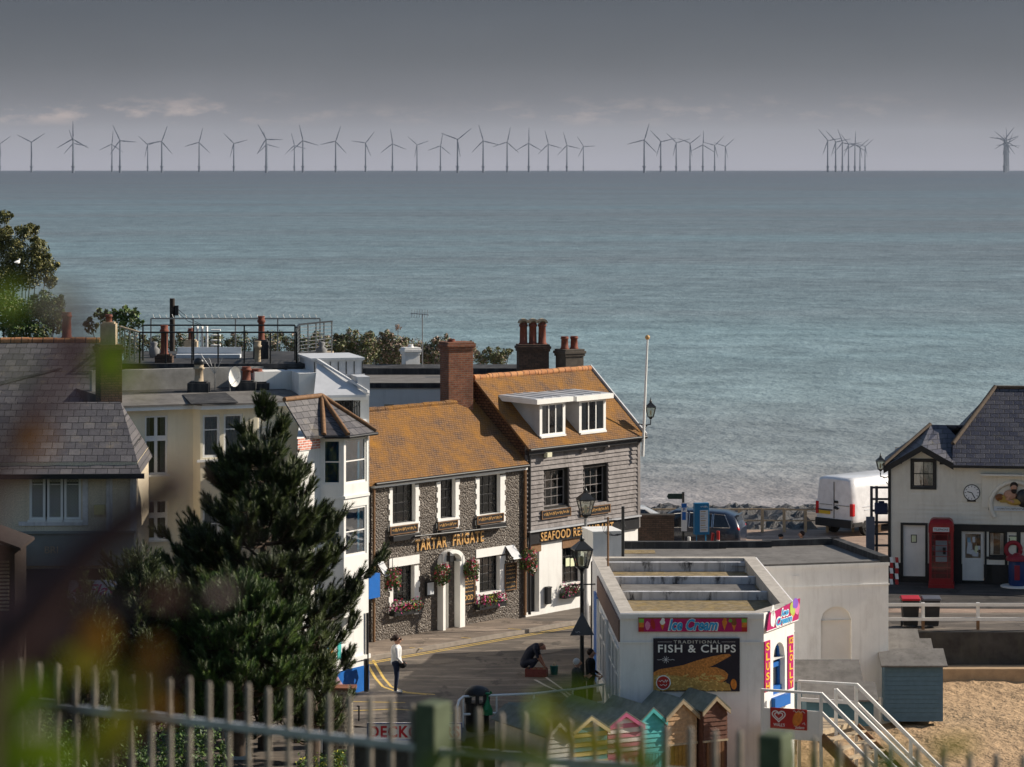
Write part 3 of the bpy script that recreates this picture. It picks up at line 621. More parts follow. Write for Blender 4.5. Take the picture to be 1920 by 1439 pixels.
# ================================================================= the weatherboard restaurant
RS = Fr(*PUB.world(Lp+.02, -.02, 0).xy, 0, 51.0)
RT = frthing(RS, 'weatherboard_restaurant', 'grey weatherboarded seafood restaurant with two white dormers in its orange tiled roof', 'restaurant')
Lr = RS.hit(1196, 930)[0]; EZR = RS.hit(1090, 822)[1]; RBR, RZR = 2.3, EZR+2.2; ZB = RS.hit(1060, 975)[1]
up = [RS.rect(1018, 882, 1066, 950), RS.rect(1092, 876, 1139, 944)]
lo = [list(RS.rect(985.5, 1036, 1011, 1158)), list(RS.rect(1054, 1026, 1089, 1093))]; lo[0][0] = .04; lo[0][2] = .11
ZF0 = RS.hit(1040, 1013)[1]
body(RT, [STUCCO, WHITE], 0, Lr, 4.7, 0, ZF0, [tuple(h) for h in lo], .25, 'ground_floor_wall')
mb = MB(); wall_front(mb, 0, Lr, ZF0, EZR, up, .3, .04, 1, 1)
nb = int((EZR-ZF0)/.155); hb = (EZR-ZF0)/nb
for i in range(nb):
    za, zb = ZF0+i*hb, ZF0+(i+1)*hb
    segs = [(0, Lr)]
    for h in up:
        if za < h[3]-.02 and zb > h[2]+.02:
            segs = [q for (a, b) in segs for q in ((a, min(b, h[0])), (max(a, h[1]), b)) if q[1]-q[0] > .02]
    for a, b in segs:
        x = a
        while x < b-.02:
            e = min(b, x+random.uniform(2.2, 5.0)); j = random.uniform(-.008, .008)
            if b-e < .3: e = b
            mb.ext([(x, .035, za+j), (x, -.066+j, za+j), (x, -.012, zb+.004+j), (x, .035, zb+.012+j)], (e-x-.003, 0, 0)); x = e
mb.box(Lr-.1, -.07, ZF0, Lr+.06, .05, EZR-.05, 2)
for x in (0, Lr): mb.poly([(x, .04, ZF0), (x, 4.7, ZF0), (x, 4.7, EZR), (x, RBR, RZR), (x, .04, EZR)][::1 if x else -1], 3 if x == 0 else 0)
mb.quad((Lr, 4.7, ZF0), (0, 4.7, ZF0), (0, 4.7, EZR), (Lr, 4.7, EZR))
mb.build('boarded_wall', [WOODG, VOID, WOODG, TILEH], RT)
BRONZ = M('dark_frame', (.03, .03, .035), .5, .2)
for h in up: window(RT, *h, .2, 4, 2, .045, .02, WOODG)
window(RT, *lo[1], .14, 3, 2, .05, .022, BLACK)
mb = MB(); mb.box(lo[0][0]+.02, .2, .11, lo[0][1]-.02, .25, lo[0][3]-.02); mb.build('door', BLACK, RT)
NOTE = M('paper_notice', (.7, .74, .5), .9, .05, 6)
for px in (1061, 1070): mb = MB(); r = RS.rect(px, 1047, px+7, 1062, .1); mb.box(r[0], .1, r[2], r[1], .115, r[3]); mb.build('paper_notice', NOTE, RT)
# fascia
r = RS.rect(988, 992, 1160, 1013, -.08); mb = MB(); mb.box(.02, -.1, ZF0-.02, Lr-.05, -.005, ZF0+.42, 0); mb.box(.0, -.2, ZF0+.42, Lr-.03, -.005, ZF0+.47, 1)
fa = mb.build('fascia', [BLACK, LEAD], RT)
xa = RS.hit(1013, 1010, -.1)[0]; xb = RS.hit(1149, 998, -.1)[0]
text_fit(RT, 'fascia_letters', 'SEAFOOD RESTAURANT', xa, xb, ZF0+.05, ZF0+.36, -.105, GOLD, .03, .008, 0, 1.1)
for q in ((.0, lo[0][3], .85), (lo[1][0], lo[1][3], lo[1][1]+.1)): mb = MB(); mb.box(q[0], -.02, q[1], q[2], .0, ZF0-.03); mb.build('timber_panel', OAK, RT)
hung_board('window_sign', 'black gilt-script board under the restaurant window nearer the pub', 1016, 955, 1070, 971, .1, script1, RS, group='script boards under restaurant windows')
hung_board('window_sign', 'black gilt-script board under the restaurant window behind the street lamp', 1089, 949, 1144, 965, .1, script1, RS, group='script boards under restaurant windows')
flowerbox('window box of pink flowers under the ground floor window of the restaurant', 1054, 1094, 1089, 1120, [(3, 3, 1), (3, 2), (3, 4, 1), (3, 5, 2), (3, 3)], RS)
r = RS.rect(1022, 1103, 1034, 1133, -.1); t = thing('ashtray_bin', 'narrow black cigarette bin fixed to the white restaurant wall', 'bin', RS.world((r[0]+r[1])/2, -.02, r[2]), RS.deg); mb = MB(); mb.box(-.12, -.14, 0, .12, -.01, r[3]-r[2]); mb.box(-.13, -.16, r[3]-r[2], .13, -.0, r[3]-r[2]+.05); mb.build('bin', BLACK, t, .01)
# roof with tile hung verge, dormers
mb = MB(); slope_roof(mb, -.12, Lr+.1, -.26, EZR-.14, RBR, RZR+.05, .1); slope_roof(mb, -.12, Lr+.1, 4.9, EZR-.14, RBR+.002, RZR+.05, .1)
rf = mb.build('roof', ROOFO, RT); mb = MB(); ridge_tiles(mb, -.12, Lr+.1, RBR, RZR+.07, .11, .38); mb.build('ridge', RIDGEO, rf)
mb = MB(); mb.tube([(-.15, -.31, EZR-.18), (Lr+.12, -.31, EZR-.18)], .06, 8); mb.box(-.1, -.24, EZR-.36, Lr+.1, -.06, EZR-.2); mb.tube([(.06, -.12, EZR-.3), (.06, -.12, .1)], .055, 8); mb.build('gutter', BLACK, RT)
for k in (.16, .47, .68): 
    x = Lr*k; mb = MB(); mb.bar((x, -.02, EZR-.55), (x, -.26, EZR-.36), .09, .07); mb.box(x-.05, -.26, EZR-.4, x+.05, -.02, EZR-.33); mb.build('eaves_bracket', WOODG, RT)
c = RS.hit(1028, 853, -.25); mb = MB(); mb.box(c[0]-.13, -.32, c[1]-.08, c[0]+.13, -.16, c[1]+.08, 0); mb.box(c[0]-.03, -.2, c[1]+.08, c[0]+.03, -.04, c[1]+.22, 1); mb.build('floodlight', [M('lamp_cream', (.7, .68, .5), .5), BLACK], RT)
mb = MB(); mb.ext([(Lr+.14, -.28, EZR-.05), (Lr+.14, RBR, RZR+.16), (Lr+.14, RBR+.2, RZR-.0), (Lr+.14, -.2, EZR-.28)], (.07, 0, 0)); mb.build('bargeboard', LEAD, rf)
def roof_y(z): return -.26+(z-(EZR-.14))/(RZR+.05-EZR+.14)*(RBR+.26)
def dormer(x0p, x1p, ytop, ybot, off):
    r = RS.rect(x0p, ytop, x1p, ybot, off); x0, x1, z0, z1 = r; d = MB()
    zt = z1; yb = roof_y(zt)+.1
    d.quad((x0, off, z0), (x0, off, zt), (x0, yb, zt), (x0, roof_y(z0), z0), 0); d.quad((x1, off, z0), (x1, roof_y(z0), z0), (x1, yb, zt), (x1, off, zt), 0)
    wall_front(d, x0, x1, z0-.25, zt, [(x0+.07, x1-.07, z0, zt-.02)], .1, off, 1, 1)
    do = d.build('dormer', [LEAD, WHITE], RT)
    s = MB(); s.ext([(x0-.42, off-.22, zt), (x1+.18, off-.22, zt), (x1+.18, yb+.35, zt+.06), (x0-.42, yb+.35, zt+.06)], (0, 0, .17)); s.ext([(x0-.36, off-.1, zt+.171), (x1+.12, off-.1, zt+.171), (x1+.12, yb+.3, zt+.24), (x0-.36, yb+.3, zt+.24)], (0, 0, .02), 1)
    for k in range(1, 4): x = x0-.36+(x1-x0+.48)*k/4; s.bar((x, off-.1, zt+.2), (x, yb+.3, zt+.265), .04, .03, 1)
    s.build('dormer_roof', [WHITE, LEAD], do)
    w = window(RT, x0+.07, x1-.07, z0, zt-.02, .0, 3, 1, .07, .05, WHITE, GLASS, None, .06, CURT, off, .55, None, None, .4); w.name = 'dormer_window'
dormer(1012, 1060, 755, 816, .06); dormer(1086, 1136, 749, 809, .06)
# ================================================================= chimneys behind
w = PUB.world(Lp-.75, 2.5, 0); chimney('chimney', 'tall red brick chimney where the pub roof meets the restaurant gable', w.x, w.y, 5.5, 9.55, .95, .75, 25, [(-.2, .12, .13, 0)], BRICK)
c = at(999, 648, 118); chimney('chimney', 'sooty brick stack with three hooded red pots behind the restaurant ridge', c.x, c.y, 6.5, c.z, 1.15, .7, 8, [(-.36, .85, .16, 1), (0, .85, .16, 1), (.36, .85, .16, 1)], BRICKD, shoulder=True)
c = at(1068, 657, 118); chimney('chimney', 'short rendered stack with two red pots behind the restaurant ridge', c.x, c.y, 6.5, c.z, .8, .75, 30, [(-.22, .5, .15, 0), (.2, .5, .15, 0)], M('sooty_render', (.1, .085, .07), .9, .3, 4, .3, 30))
c = at(770, 654, 120); t = chimney('chimney', 'white painted chimney on the flat black roof in front of the shrubs', c.x, c.y, 6.5, c.z, .58, .5, 20, [(0, .14, .1, 0)], STUCCO, potmat=STUCCO)
# flat roofed white building behind the pub
t = thing('flat_roof_building', 'white rendered building with black-edged flat roof behind the orange pub roof', 'building', (-7.2, 112.5, 0), 0)
a = at(697, 725, 112.5); zt = a.z; mb = MB(); x0, x1, x2 = -1.0, 5.0, 7.4
mb.box(x0, 0, 0, x1, 8, zt-.06); mb.build('wall', STUCCO, t)
mb = MB(); mb.box(x0-.05, -.06, zt-.055, x1+.05, 0-.001, zt+.13, 0); mb.box(x0, 0, zt-.055, x1, 6.0, zt+.02, 1); mb.ext([(x0, 6.0, zt+.02), (x2, 6.0, zt+.02), (x2, 7.2, zt+.1), (x0, 7.2, zt+.1)], (0, 0, .24), 0); mb.box(x1, 4.0, zt-2, x2, 6.0, zt-.06, 0)
mb.build('flat_roof', [FELTB, FELT], t); mb = MB(); mb.box(2.55, -.012, zt-.95, 2.9, 0, zt-.65); mb.build('vent', PALEW, t)
# ================================================================= white bay-fronted house
def along(fr_right, deg, px):
    """length of a facade that ends at fr_right and starts at image column px"""
    u = Vector((math.cos(R_(deg)), math.sin(R_(deg)))); k = (px-CX)/F
    return (fr_right.x-k*fr_right.y)/(u.x-k*u.y)
wr = at(690, 1297, 93.5); BD = 58.0; Lb = along(wr, BD, 557)
u = Vector((math.cos(R_(BD)), math.sin(R_(BD)))); BF = Fr(wr.x-u.x*Lb, wr.y-u.y*Lb, 0, BD)
BH = frthing(BF, 'bay_house', 'white house with a slate-hipped bay of blue-paned sash windows and a blue painted base', 'house')
zbr = BF.hit(577, 822)[1]
def bl(x, y): v_ = Vector((x, y, 0))-BF.o; return (v_.dot(BF.u), v_.dot(BF.n))
fl_, fr_ = BF.world(0, 0, 0), BF.world(Lb, 0, 0)
mb = MB(); mb.ext([(*p, 0) for p in ((0, 0), (Lb, 0), bl(fr_.x*101/fr_.y-.12, 101), bl(fl_.x*98.5/fl_.y+.12, 98.5))], (0, 0, zbr+.05)); mb.build('wall', STUCCO, BH)
REFLB = M('blue_reflection', (.06, .3, .48), .8, .5, 1.2)  # panel behind the bay panes; reflected blue sky is put into its colour
bx = [BF.hit(px, 870, -.0)[0] for px in (596, 690)]; bA = bx[0]+.1; bB = Lb-.25; pr = .62
fx0, fx1 = bA+.35, bB-.62          # canted bay: left cant, front, right cant
zu = (BF.hit(620, 913, -pr)[1], BF.hit(620, 828, -pr)[1]); zl = (BF.hit(620, 1050, -pr)[1], BF.hit(620, 958, -pr)[1])
bay = [(bA, 0), (fx0, -pr), (fx1, -pr), (bB, 0)]; mb = MB(); zb0 = 2.6; zb1 = zu[1]+.12
wins = []
for (p, q) in zip(bay, bay[1:]):
    d = Vector((q[0]-p[0], q[1]-p[1])); ln_ = d.length; d.normalize(); n_ = Vector((-d.y, d.x))
    e = .09 if ln_ > .7 else .07; hs = [(e, ln_-e, *zl), (e, ln_-e, *zu)]
    tmp = MB(); wall_front(tmp, 0, ln_, zb0, zb1, hs, .08)
    mp = lambda v: (p[0]+d.x*v[0]+n_.x*v[1], p[1]+d.y*v[0]+n_.y*v[1], v[2])
    mb.add([mp(v) for v in tmp.v], tmp.f, 0)
    wins.append((p, math.degrees(math.atan2(d.y, d.x)), hs))
mb.ext([(x, y, zb0) for x, y in bay], (0, 0, -.12)); mb.ext([(x*1.0+(0.0), y-.05 if y < 0 else y, zl[1]+.28) for x, y in bay], (0, 0, .08), 0)
by = mb.build('bay', WHITE, BH)
for p, dg, hs in wins:
    for i, h in enumerate(hs):
        w = window(BH, *h, .03, 1, 1, .06, .02, WHITE, GLASSB, .5, 0, None, 0, 1, None, None, .3, REFLB); w.location = (p[0], p[1], 0); w.rotation_euler = (0, 0, R_(dg))
zap = zb1+1.05; ap = ((fx0+fx1)/2+.15, .75, zap); ev = [(bA-.55, -.05), (bA-.15, -.25), (fx0-.1, -pr-.22), (fx1+.1, -pr-.22), (bB+.16, -.18), (bB+.3, .5)]
mb = MB(); zr_ = zb1+.02
for p, q in zip(ev, ev[1:]): mb.ext([(p[0], p[1], zr_), (q[0], q[1], zr_), ap], (0, 0, -.07))
mb.ext([(ev[0][0]-.2, ev[0][1], zr_), (ev[0][0], ev[0][1], zr_), ap, (ev[0][0]-.2, .75, zap)], (0, 0, -.07))
rf = mb.build('bay_roof', SLATE, BH); mb = MB()
for p in ev[1:5]: mb.tube([Vector((p[0], p[1], zr_+.03)), Vector(ap)+Vector((0, 0, .03))], .075, 7)
mb.tube([(ev[0][0]-.2, .75, zap+.03), (ap[0], ap[1], zap+.03)], .075, 7); mb.build('hip_tiles', OAK, rf)
mb = MB()
for p, q in zip(ev[1:], ev[2:]): mb.tube([(p[0], p[1]-.03, zr_-.05), (q[0], q[1]-.03, zr_-.05)], .045, 6)
mb.tube([(Lb-.12, -.06, zr_-.1), (Lb-.12, -.06, .3)], .04, 6); mb.build('gutter', BLACK, BH)
for q in ((.0, zbr-.35, bA-.02), (bB+.02, zbr-.3, Lb)): mb = MB(); mb.box(q[0], -.03, q[1], q[2], -.001, zbr+.02); mb.build('brick_band', BRICKW, BH)
c0 = BF.hit(650, 1240); mb = MB(); mb.box(.2, -.08, c0[1]-.05, Lb+.03, -.001, c0[1]+.08, 0); mb.box(1.6, -.03, 0, Lb+.02, -.002, c0[1]-.25, 1); mb.box(Lb+.001, 0, 0, Lb+.03, 4, c0[1]-.25, 1); mb.build('shop_base', [WHITE, BLUEP], BH)
h = BF.rect(634, 1250, 650, 1279); window(BH, *h, -.02, 1, 1, .05, .02, WHITE, GLASSB, None)
mb = MB(); q = BF.rect(672, 1075, 692, 1120); mb.box(q[0], -.4, q[2], Lb+.06, -.02, q[3]); mb.build('sign_box', BLUEP, BH)
mb = MB(); z = c0[1]
for i, cc in enumerate((1, 2, 3, 0, 4)): mb.box(1.1+i*.22, -.06, z+.12, 1.28+i*.22, -.002, z+.75, cc)
mb.build('postcard_display', [WHITE, M('display_red', (.5, .06, .05)), M('display_blue', (.05, .25, .5)), M('display_orange', (.6, .25, .05)), M('display_teal', (.05, .4, .38))], BH)
# upper balcony and grey clad attic behind the bay roof: a frame of its own, square to the street behind
AF = Fr(*at(585, 800, 96.2).xy, 0, 14); AT = frthing(AF, 'attic_flat', 'grey metal clad attic flat with a white balcony behind the slate bay roof', 'building')
ah = lambda px, py, o=0: AF.hit(px, py, o); xr = ah(697, 740)[0]; xl = ah(600, 740)[0]; zt_ = ah(690, 681)[1]; zs_ = ah(690, 742)[1]; zbase = 4.0
mb = MB(); mb.box(xr-.28, .4, zbase, xr, 4, zs_, 0); mb.box(-.6, 1.6, zbase, xr-.28, 1.7, zs_-.02, 2); mb.box(xl-.1, .3, zs_-.16, xr-.02, .5, zs_, 1); mb.box(ah(622, 760)[0], .42, zbase, ah(632, 760)[0], .7, zs_-.16, 0); mb.box(-.2, 1.2, zbase, ah(616, 760)[0], 4, ah(600, 705)[1], 0); mb.build('wall', [STUCCO, WHITE, VOID], AT)
mb = MB(); xa_, xb_ = ah(632, 780)[0], xr-.3
for i in range(11): x = xa_+(xb_-xa_)*i/10; mb.tube([(x, .45, zs_-1.6), (x, .45, zs_-.2)], .014, 5)
for i in range(5): x = xa_-.1+i*.24; mb.tube([(x+.1*math.cos(k*.7), .43, zs_-.3+.1*math.sin(k*.7)) for k in range(10)], .012, 5)
mb.bar((xa_, .45, zs_-.75), (xb_, .45, zs_-.75), .03); mb.build('ironwork', IRON, AT)
mb = MB(); x2 = ah(668, 745)[0]; mb.ext([(xl-.15, .25, zs_+.01), (xr-.12, .25, zs_+.01), (x2-.1, 1.0, zs_+.5), (ah(612, 700)[0], 1.6, zs_+.95)], (0, 0, -.08)); mb.ext([(ah(612, 700)[0]-.03, 1.58, zs_+1.0), (xr-.1, .2, zs_+.08), (xr-.02, .25, zs_+.05), (ah(612, 700)[0]+.08, 1.62, zs_+.98)], (0, 0, .08))
mb.box(xl+.1, 1.65, zs_-.1, xr+.04, 4.2, zt_, 0); mb.box(xr-.35, .5, zs_-.04, xr+.04, 1.65, zs_+.55, 0)
for i in range(7): x = xl+.12+(xr-xl-.1)*i/6; mb.box(x-.012, 1.625, zs_, x+.012, 1.649, zt_-.05, 1)
mb.box(xl, 1.6, zt_, xr+.1, 4.25, zt_+.07); mb.box(xl+.3, 1.58, (zs_+zt_)/2-.05, xr+.1, 1.64, (zs_+zt_)/2+.06); mb.build('cladding', [ZINC, IRON], AT)
# ================================================================= cream house
cr = at(560, 900, 97.0); CDG = 24.0; Lc = along(cr, CDG, 225); u = Vector((math.cos(R_(CDG)), math.sin(R_(CDG)))); CF = Fr(cr.x-u.x*Lc, cr.y-u.y*Lc, 0, CDG)
CH = frthing(CF, 'cream_house', 'cream rendered house with flat roof and tall white casements behind the big pine', 'house')
zt = CF.hit(300, 768)[1]
cw = [(272, 780, 314, 890), (272, 938, 314, 1012)]
bay0, bay1 = CF.hit(362, 820)[0], CF.hit(505, 820)[0]
holes = [CF.rect(*w) for w in cw]
body(CH, [CREAM, WHITE], 0, Lc, 7, 0, zt, holes, .12)
for h in holes: window(CH, *h, .04, 2, 1, .055, .1, WHITE, GLASS, .62, .06, CURT, 0, .45)
B3 = CF.rect(364, 778, 424, 858, -.35); bz0, bz1 = B3[2], B3[3]
pts = [(bay0, 0), (bay0+.12, -.35), (bay1-.5, -.35), (bay1, 0)]; mb = MB(); wall_front(mb, bay0+.12, bay1-.5, 0, zt, [(bay0+.2, bay0+.75, bz0, bz1), (bay0+.88, bay0+1.5, bz0, bz1), (bay0+.2, bay0+.75, bz0-2.9, bz1-2.9), (bay0+.88, bay0+1.5, bz0-2.9, bz1-2.9)], .1, -.35, 0, 1)
ln_ = math.hypot(.5, .35); mb.quad((bay0, 0, 0), (bay0+.12, -.35, 0), (bay0+.12, -.35, zt), (bay0, 0, zt)); mb.quad((bay1-.5, -.35, 0), (bay1, 0, 0), (bay1, 0, zt), (bay1-.5, -.35, zt))
mb.box(bay0, -.41, bz0-.14, bay1-.45, -.352, bz0-.06, 1); mb.build('bay', [CREAM, WHITE], CH)
for dz in (0, -2.9):
    for a, b_ in ((bay0+.2, bay0+.75), (bay0+.88, bay0+1.5)): window(CH, a, b_, bz0+dz, bz1+dz, .04, 1, 1, .07, .02, WHITE, GLASS, .66, 0, CURT, -.35, 1)
w = window(CH, .06, ln_-.06, bz0, bz1, -.02, 1, 1, .06, .02, WHITE, GLASS, .66, 0, CURT, 0, 1); w.location = (bay1-.5, -.35, 0); w.rotation_euler = (0, 0, math.atan2(.35, .5))
mb = MB(); mb.ext([(-.25, -.3, zt), (bay0-.1, -.3, zt), (bay0+.05, -.7, zt), (bay1-.4, -.7, zt), (bay1+.15, -.3, zt), (Lc+.12, -.3, zt), (Lc+.12, .05, zt), (-.25, .05, zt)], (0, 0, .12), 1)
mb.ext([(-.28, -.34, zt+.121), (bay0-.1, -.34, zt+.121), (bay0+.05, -.74, zt+.121), (bay1-.4, -.74, zt+.121), (bay1+.15, -.34, zt+.121), (Lc+.15, -.34, zt+.121), (Lc+.15, 1.2, zt+.34), (-.28, 1.2, zt+.34)], (0, 0, .05), 0)
mb.ext([(-.28, 1.2, zt+.38), (Lc+.1, 1.2, zt+.38), (Lc+.1, 7, zt+.5), (-.28, 7, zt+.5)], (0, 0, -.3), 2)
mb.box(-.1, 2.7, zt+.4, Lc+.3, 2.95, zt+1.05, 3); mb.box(Lc-.9, 1.6, zt+.35, Lc+.35, 2.699, zt+.95, 4)
q = bay0-.3; mb.ext([(q, -.72, zt+.18), (q+1.5, -.78, zt+.185), (q+1.7, 1.0, zt+.36), (q+.25, .9, zt+.35)], (0, 0, .02), 2)
mb.build('flat_roof', [FELT, WHITE, FELTB, M('grey_parapet', (.3, .29, .27), .9, .25, 2, .3, 25), STUCCO], CH)
mb = MB(); mb.tube([(Lc*.44, -.05, zt-.05), (Lc*.44, -.05, 0)], .04, 6); mb.build('downpipe', CREAM, CH)
# roof clutter belonging to the cream house top
def pot(name, label, px, ytop, ybot, Y, wpx, mat, prof=None, base=None, group=None, cowl=False):
    b_ = at(px, ybot, Y); h = (ybot-ytop)*Y/F; r = wpx*Y/F/2; t = thing(name, label, 'chimney pot', b_, 0, group); mb = MB()
    mb.lathe((0, 0, 0), [(0, r*1.0), (h*.07, r*1.0), (h*.1, r*.82), (h*.72, r*.74), (h*.75, r*1.0), (h*.84, r*1.02), (h*.86, r*.8), (h, r*.86)], 16); mb.build('pot', mat, t)
    if cowl: mb = MB(); mb.lathe((0, 0, h), [(0, r*.9), (r*.5, r*1.0), (r*1.0, r*.75), (r*1.25, r*.2)], 12); mb.build('cowl', IRON, t)
    mb = MB(); mb.box(-r*1.9, -r*1.9, -.9, r*1.9, r*1.9, .0); mb.box(-r*1.5, -r*1.5, 0, r*1.5, r*1.5, .05); mb.build('base', base or FELTB, t)
    return t
pot('chimney_pot', 'buff clay pot with a dark cowl on the flat roof of the cream house', 373, 684, 718, 97.3, 21, BUFF, cowl=True)
pot('chimney_pot', 'short red pot on the flat roof right of the satellite dish', 462, 688, 716, 98, 20, TERRA); pot('chimney_pot', 'squat dark red pot on the flat roof below the tall tapering pot', 481, 692, 718, 98.4, 26, TERRA)
pot('chimney_pot', 'tall red pot standing inside the terrace railing at its left', 308, 610, 667, 100, 17, TERRA, base=BRICKD)
pot('chimney_pot', 'tall red pot rising above the middle of the terrace railing', 490, 593, 640, 102, 15, TERRA); pot('chimney_pot', 'buff pot column below the tall red pot on the terrace', 483, 640, 690, 100.4, 15, BUFF)
pot('chimney_pot', 'small red pot behind the glass screens of the terrace', 358, 616, 640, 103, 13, TERRA, base=BUFF)
c = at(433, 712, 97.5); t = thing('satellite_dish', 'pale satellite dish edge-on among the roof pots', 'satellite dish', c, 55); mb = MB(); pr_ = []
for i in range(6): pr_.append((.3*math.sin(i*.28), .16*(i/5)**2))
vs = []; n = 18
for r_, y_ in pr_: vs += [(r_*math.cos(2*math.pi*k/n), -y_, r_*1.1*math.sin(2*math.pi*k/n)+.1) for k in range(n)]
mb.add(vs, [(i*n+k, i*n+(k+1) % n, (i+1)*n+(k+1) % n, (i+1)*n+k) for i in range(5) for k in range(n)], 0, True); mb.build('dish', WHITE, t)
mb = MB(); mb.tube([(0, .05, -.45), (0, .05, .1)], .025, 6); mb.tube([(0, 0, -.2), (0, -.35, .1)], .012, 5); mb.build('arm', STEEL, t)
c = at(403, 720, 97.2); t = thing('aerial', 'thin dead-branch aerial with spread rods on the cream house roof', 'aerial', c); mb = MB(); mb.tube([(0, 0, -.2), (0, 0, .65)], .015, 5)
for dx in (-.45, -.2, .25): mb.tube([(0, 0, .3), (dx, 0, .75+abs(dx)*.4)], .01, 5)
mb.build('mast', STEEL, t)
# ================================================================= roof terrace on the building behind
TY0, TY1 = 99.5, 106.0; zf = at(400, 690, TY0).z
a = at(262, 690, TY0); b_ = at(556, 690, TY0); c_ = at(285, 640, TY1); d_ = at(622, 680, TY1)
t = thing('terrace_building', 'dark flat building carrying a railed roof terrace behind the cream house', 'building', (a.x, TY0, 0)); w = b_.x-a.x
mb = MB(); mb.box(-.6, 0, 0, w+.2, TY1-TY0, zf, 0); mb.box(w+.2, 1.2, 0, d_.x-a.x, TY1-TY0+.2, zf-.1, 0); mb.build('wall', M('dark_render', (.12, .11, .1), .9, .3, 2), t)
mb = MB(); mb.box(-.75, -.12, zf+.001, w+.3, TY1-TY0, zf+.14); mb.box(-.45, -.2, zf-.28, .4, -.121, zf-.02, 1); mb.box(.4, -.2, zf-.42, .95, -.121, zf-.24, 1); mb.box(w+.3, 1.1, zf-.1, d_.x-a.x+.05, TY1-TY0+.3, zf+.13, 1); mb.build('deck', [FELTB, PALEW], t)
def railing(name, label, pts, z, h, nb, cols, wires=0, group='terrace railings', mat=IRON, tops=1, spikes=False):
    t = thing(name, label, 'railing', pts[0], 0, group); o = Vector(pts[0]); P_ = [Vector(p)-o for p in pts]
    mb = MB()
    for p, q in zip(P_, P_[1:]):
        mb.bar(p+Vector((0, 0, h)), q+Vector((0, 0, h)), .07, .05)
        for k in range(tops-1): mb.bar(p+Vector((0, 0, h-.12*(k+1))), q+Vector((0, 0, h-.12*(k+1))), .05, .04)
        if spikes:
            n = int((q-p).length/.22)
            for i in range(n): s = p+(q-p)*(i+.5)/n; mb.tube([s+Vector((0, 0, h+.02)), s+Vector((-.05, 0, h+.14))], .008, 4)
    mb.build('top_rail', mat, t)
    for p, q in zip(P_, P_[1:]):
        n = max(1, round((q-p).length/cols))
        for i in range(n+1):
            s = p+(q-p)*i/n; k = MB(); k.bar(s, s+Vector((0, 0, h)), .045); k.build('post', STEEL if wires else mat, t)
    if wires:
        mb = MB()
        for p, q in zip(P_, P_[1:]):
            for k in range(wires): z_ = h*(k+1)/(wires+1); mb.tube([p+Vector((0, 0, z_)), q+Vector((0, 0, z_))], .009, 4)
        mb.build('wire', STEEL, t)
    return t
zd = zf+.14; y = lambda px, Y: at(px, 600, Y).x
railing('railing', 'long front terrace railing of dark bars above the cream house roof', [(y(262, TY0), TY0, zd), (y(556, TY0), TY0, zd)], zd, 1.0, 0, .85, 0)
railing('railing', 'second terrace railing just behind the front one', [(y(268, 101), 101, zd), (y(553, 101), 101, zd)], zd, 1.15, 0, 1.6, 0, mat=IRON)
railing('railing', 'seaward terrace railing topped with gull spikes', [(y(283, TY1), TY1, zd), (y(600, TY1), TY1, zd)], zd, 1.12, 0, 1.5, 0, mat=STEEL, spikes=True)
railing('railing', 'wired steel end railing of the terrace above the grey attic', [(y(556, TY0), TY0, zd), (y(562, 101.5), 101.5, zd), (y(622, 104.5), 104.5, zd-.05)], zd, 1.15, 0, .8, 9)
railing('railing', 'wired steel railing at the chimney end of the terrace', [(y(225, 103), 103, zd), (y(262, TY0), TY0, zd)], zd, 1.0, 0, .9, 8, mat=PALEW)
t = thing('bench', 'pale slatted bench box on the roof terrace', 'bench', at(390, 688, 102.2)); s_ = 102.2/F; w_ = 60*s_; mb = MB(); mb.box(-w_, 0, 0, w_, .5, .18); mb.box(-w_, -.02, .22, w_, .5, .4); mb.build('seat', CURTW, t); mb = MB(); mb.box(-w_, .4, .41, w_, .48, .62); mb.build('backrest', CURTW, t)
t = thing('lounger_stack', 'white steps of folded loungers stacked at the back of the terrace', 'furniture', at(378, 655, 104)); mb = MB()
for k in range(4): mb.box(-.35+k*.16, 0, 0, -.3+k*.16, .4, .75); mb.box(.3, 0, .1+k*.17, .62, .3, .14+k*.17)
mb.build('frame', WHITE, t)
for i, (px, py) in enumerate(((289, 672), (603, 672))):
    c = at(px, py, 102.5); t = thing('urn', ('grey garden urn at the red pot end of the terrace', 'grey garden urn in the wired corner of the terrace')[i], 'urn', c, 0, 'terrace urns'); mb = MB(); mb.lathe((0, 0, 0), [(0, .12), (.1, .16), (.3, .19), (.38, .08), (.5, .13), (.55, .05)], 12); mb.build('body', M('grey_stone_urn', (.2, .2, .2), .8), t)
# telegraph pole
c = at(323, 660, 109); t = thing('telegraph_pole', 'dark timber telegraph pole with a grey box rising behind the terrace', 'pole', c); h = (660-560)*109/F
mb = MB(); mb.tube([(0, 0, -8), (0, 0, h)], [.12, .09], 10); mb.build('pole', POLEM, t); mb = MB(); mb.box(.1, -.1, h-.6, .22, .1, h-.25); mb.build('box', IRON, t)
mb = MB(); e = at(383, 612, 108)-c
for k in (0, .12): mb.tube([Vector((.1, 0, h-.3-k)), Vector((.6, -.5, h-.65-k)), e], .01, 4)
mb.build('cable', IRON, t)
c = at(792, 650, 119); t = thing('aerial', 'tall thin television aerial mast behind the white chimney', 'aerial', c); h = (650-590)*119/F; mb = MB(); mb.tube([(0, 0, -2), (0, 0, h)], .022, 6); mb.tube([(-.45, 0, h+.05), (.25, 0, h-.02)], .015, 5)
for k in range(7): mb.tube([(-.42+k*.1, -.02, h-.12), (-.4+k*.1, .02, h+.18)], .008, 4)
mb.build('mast', STEEL, t)
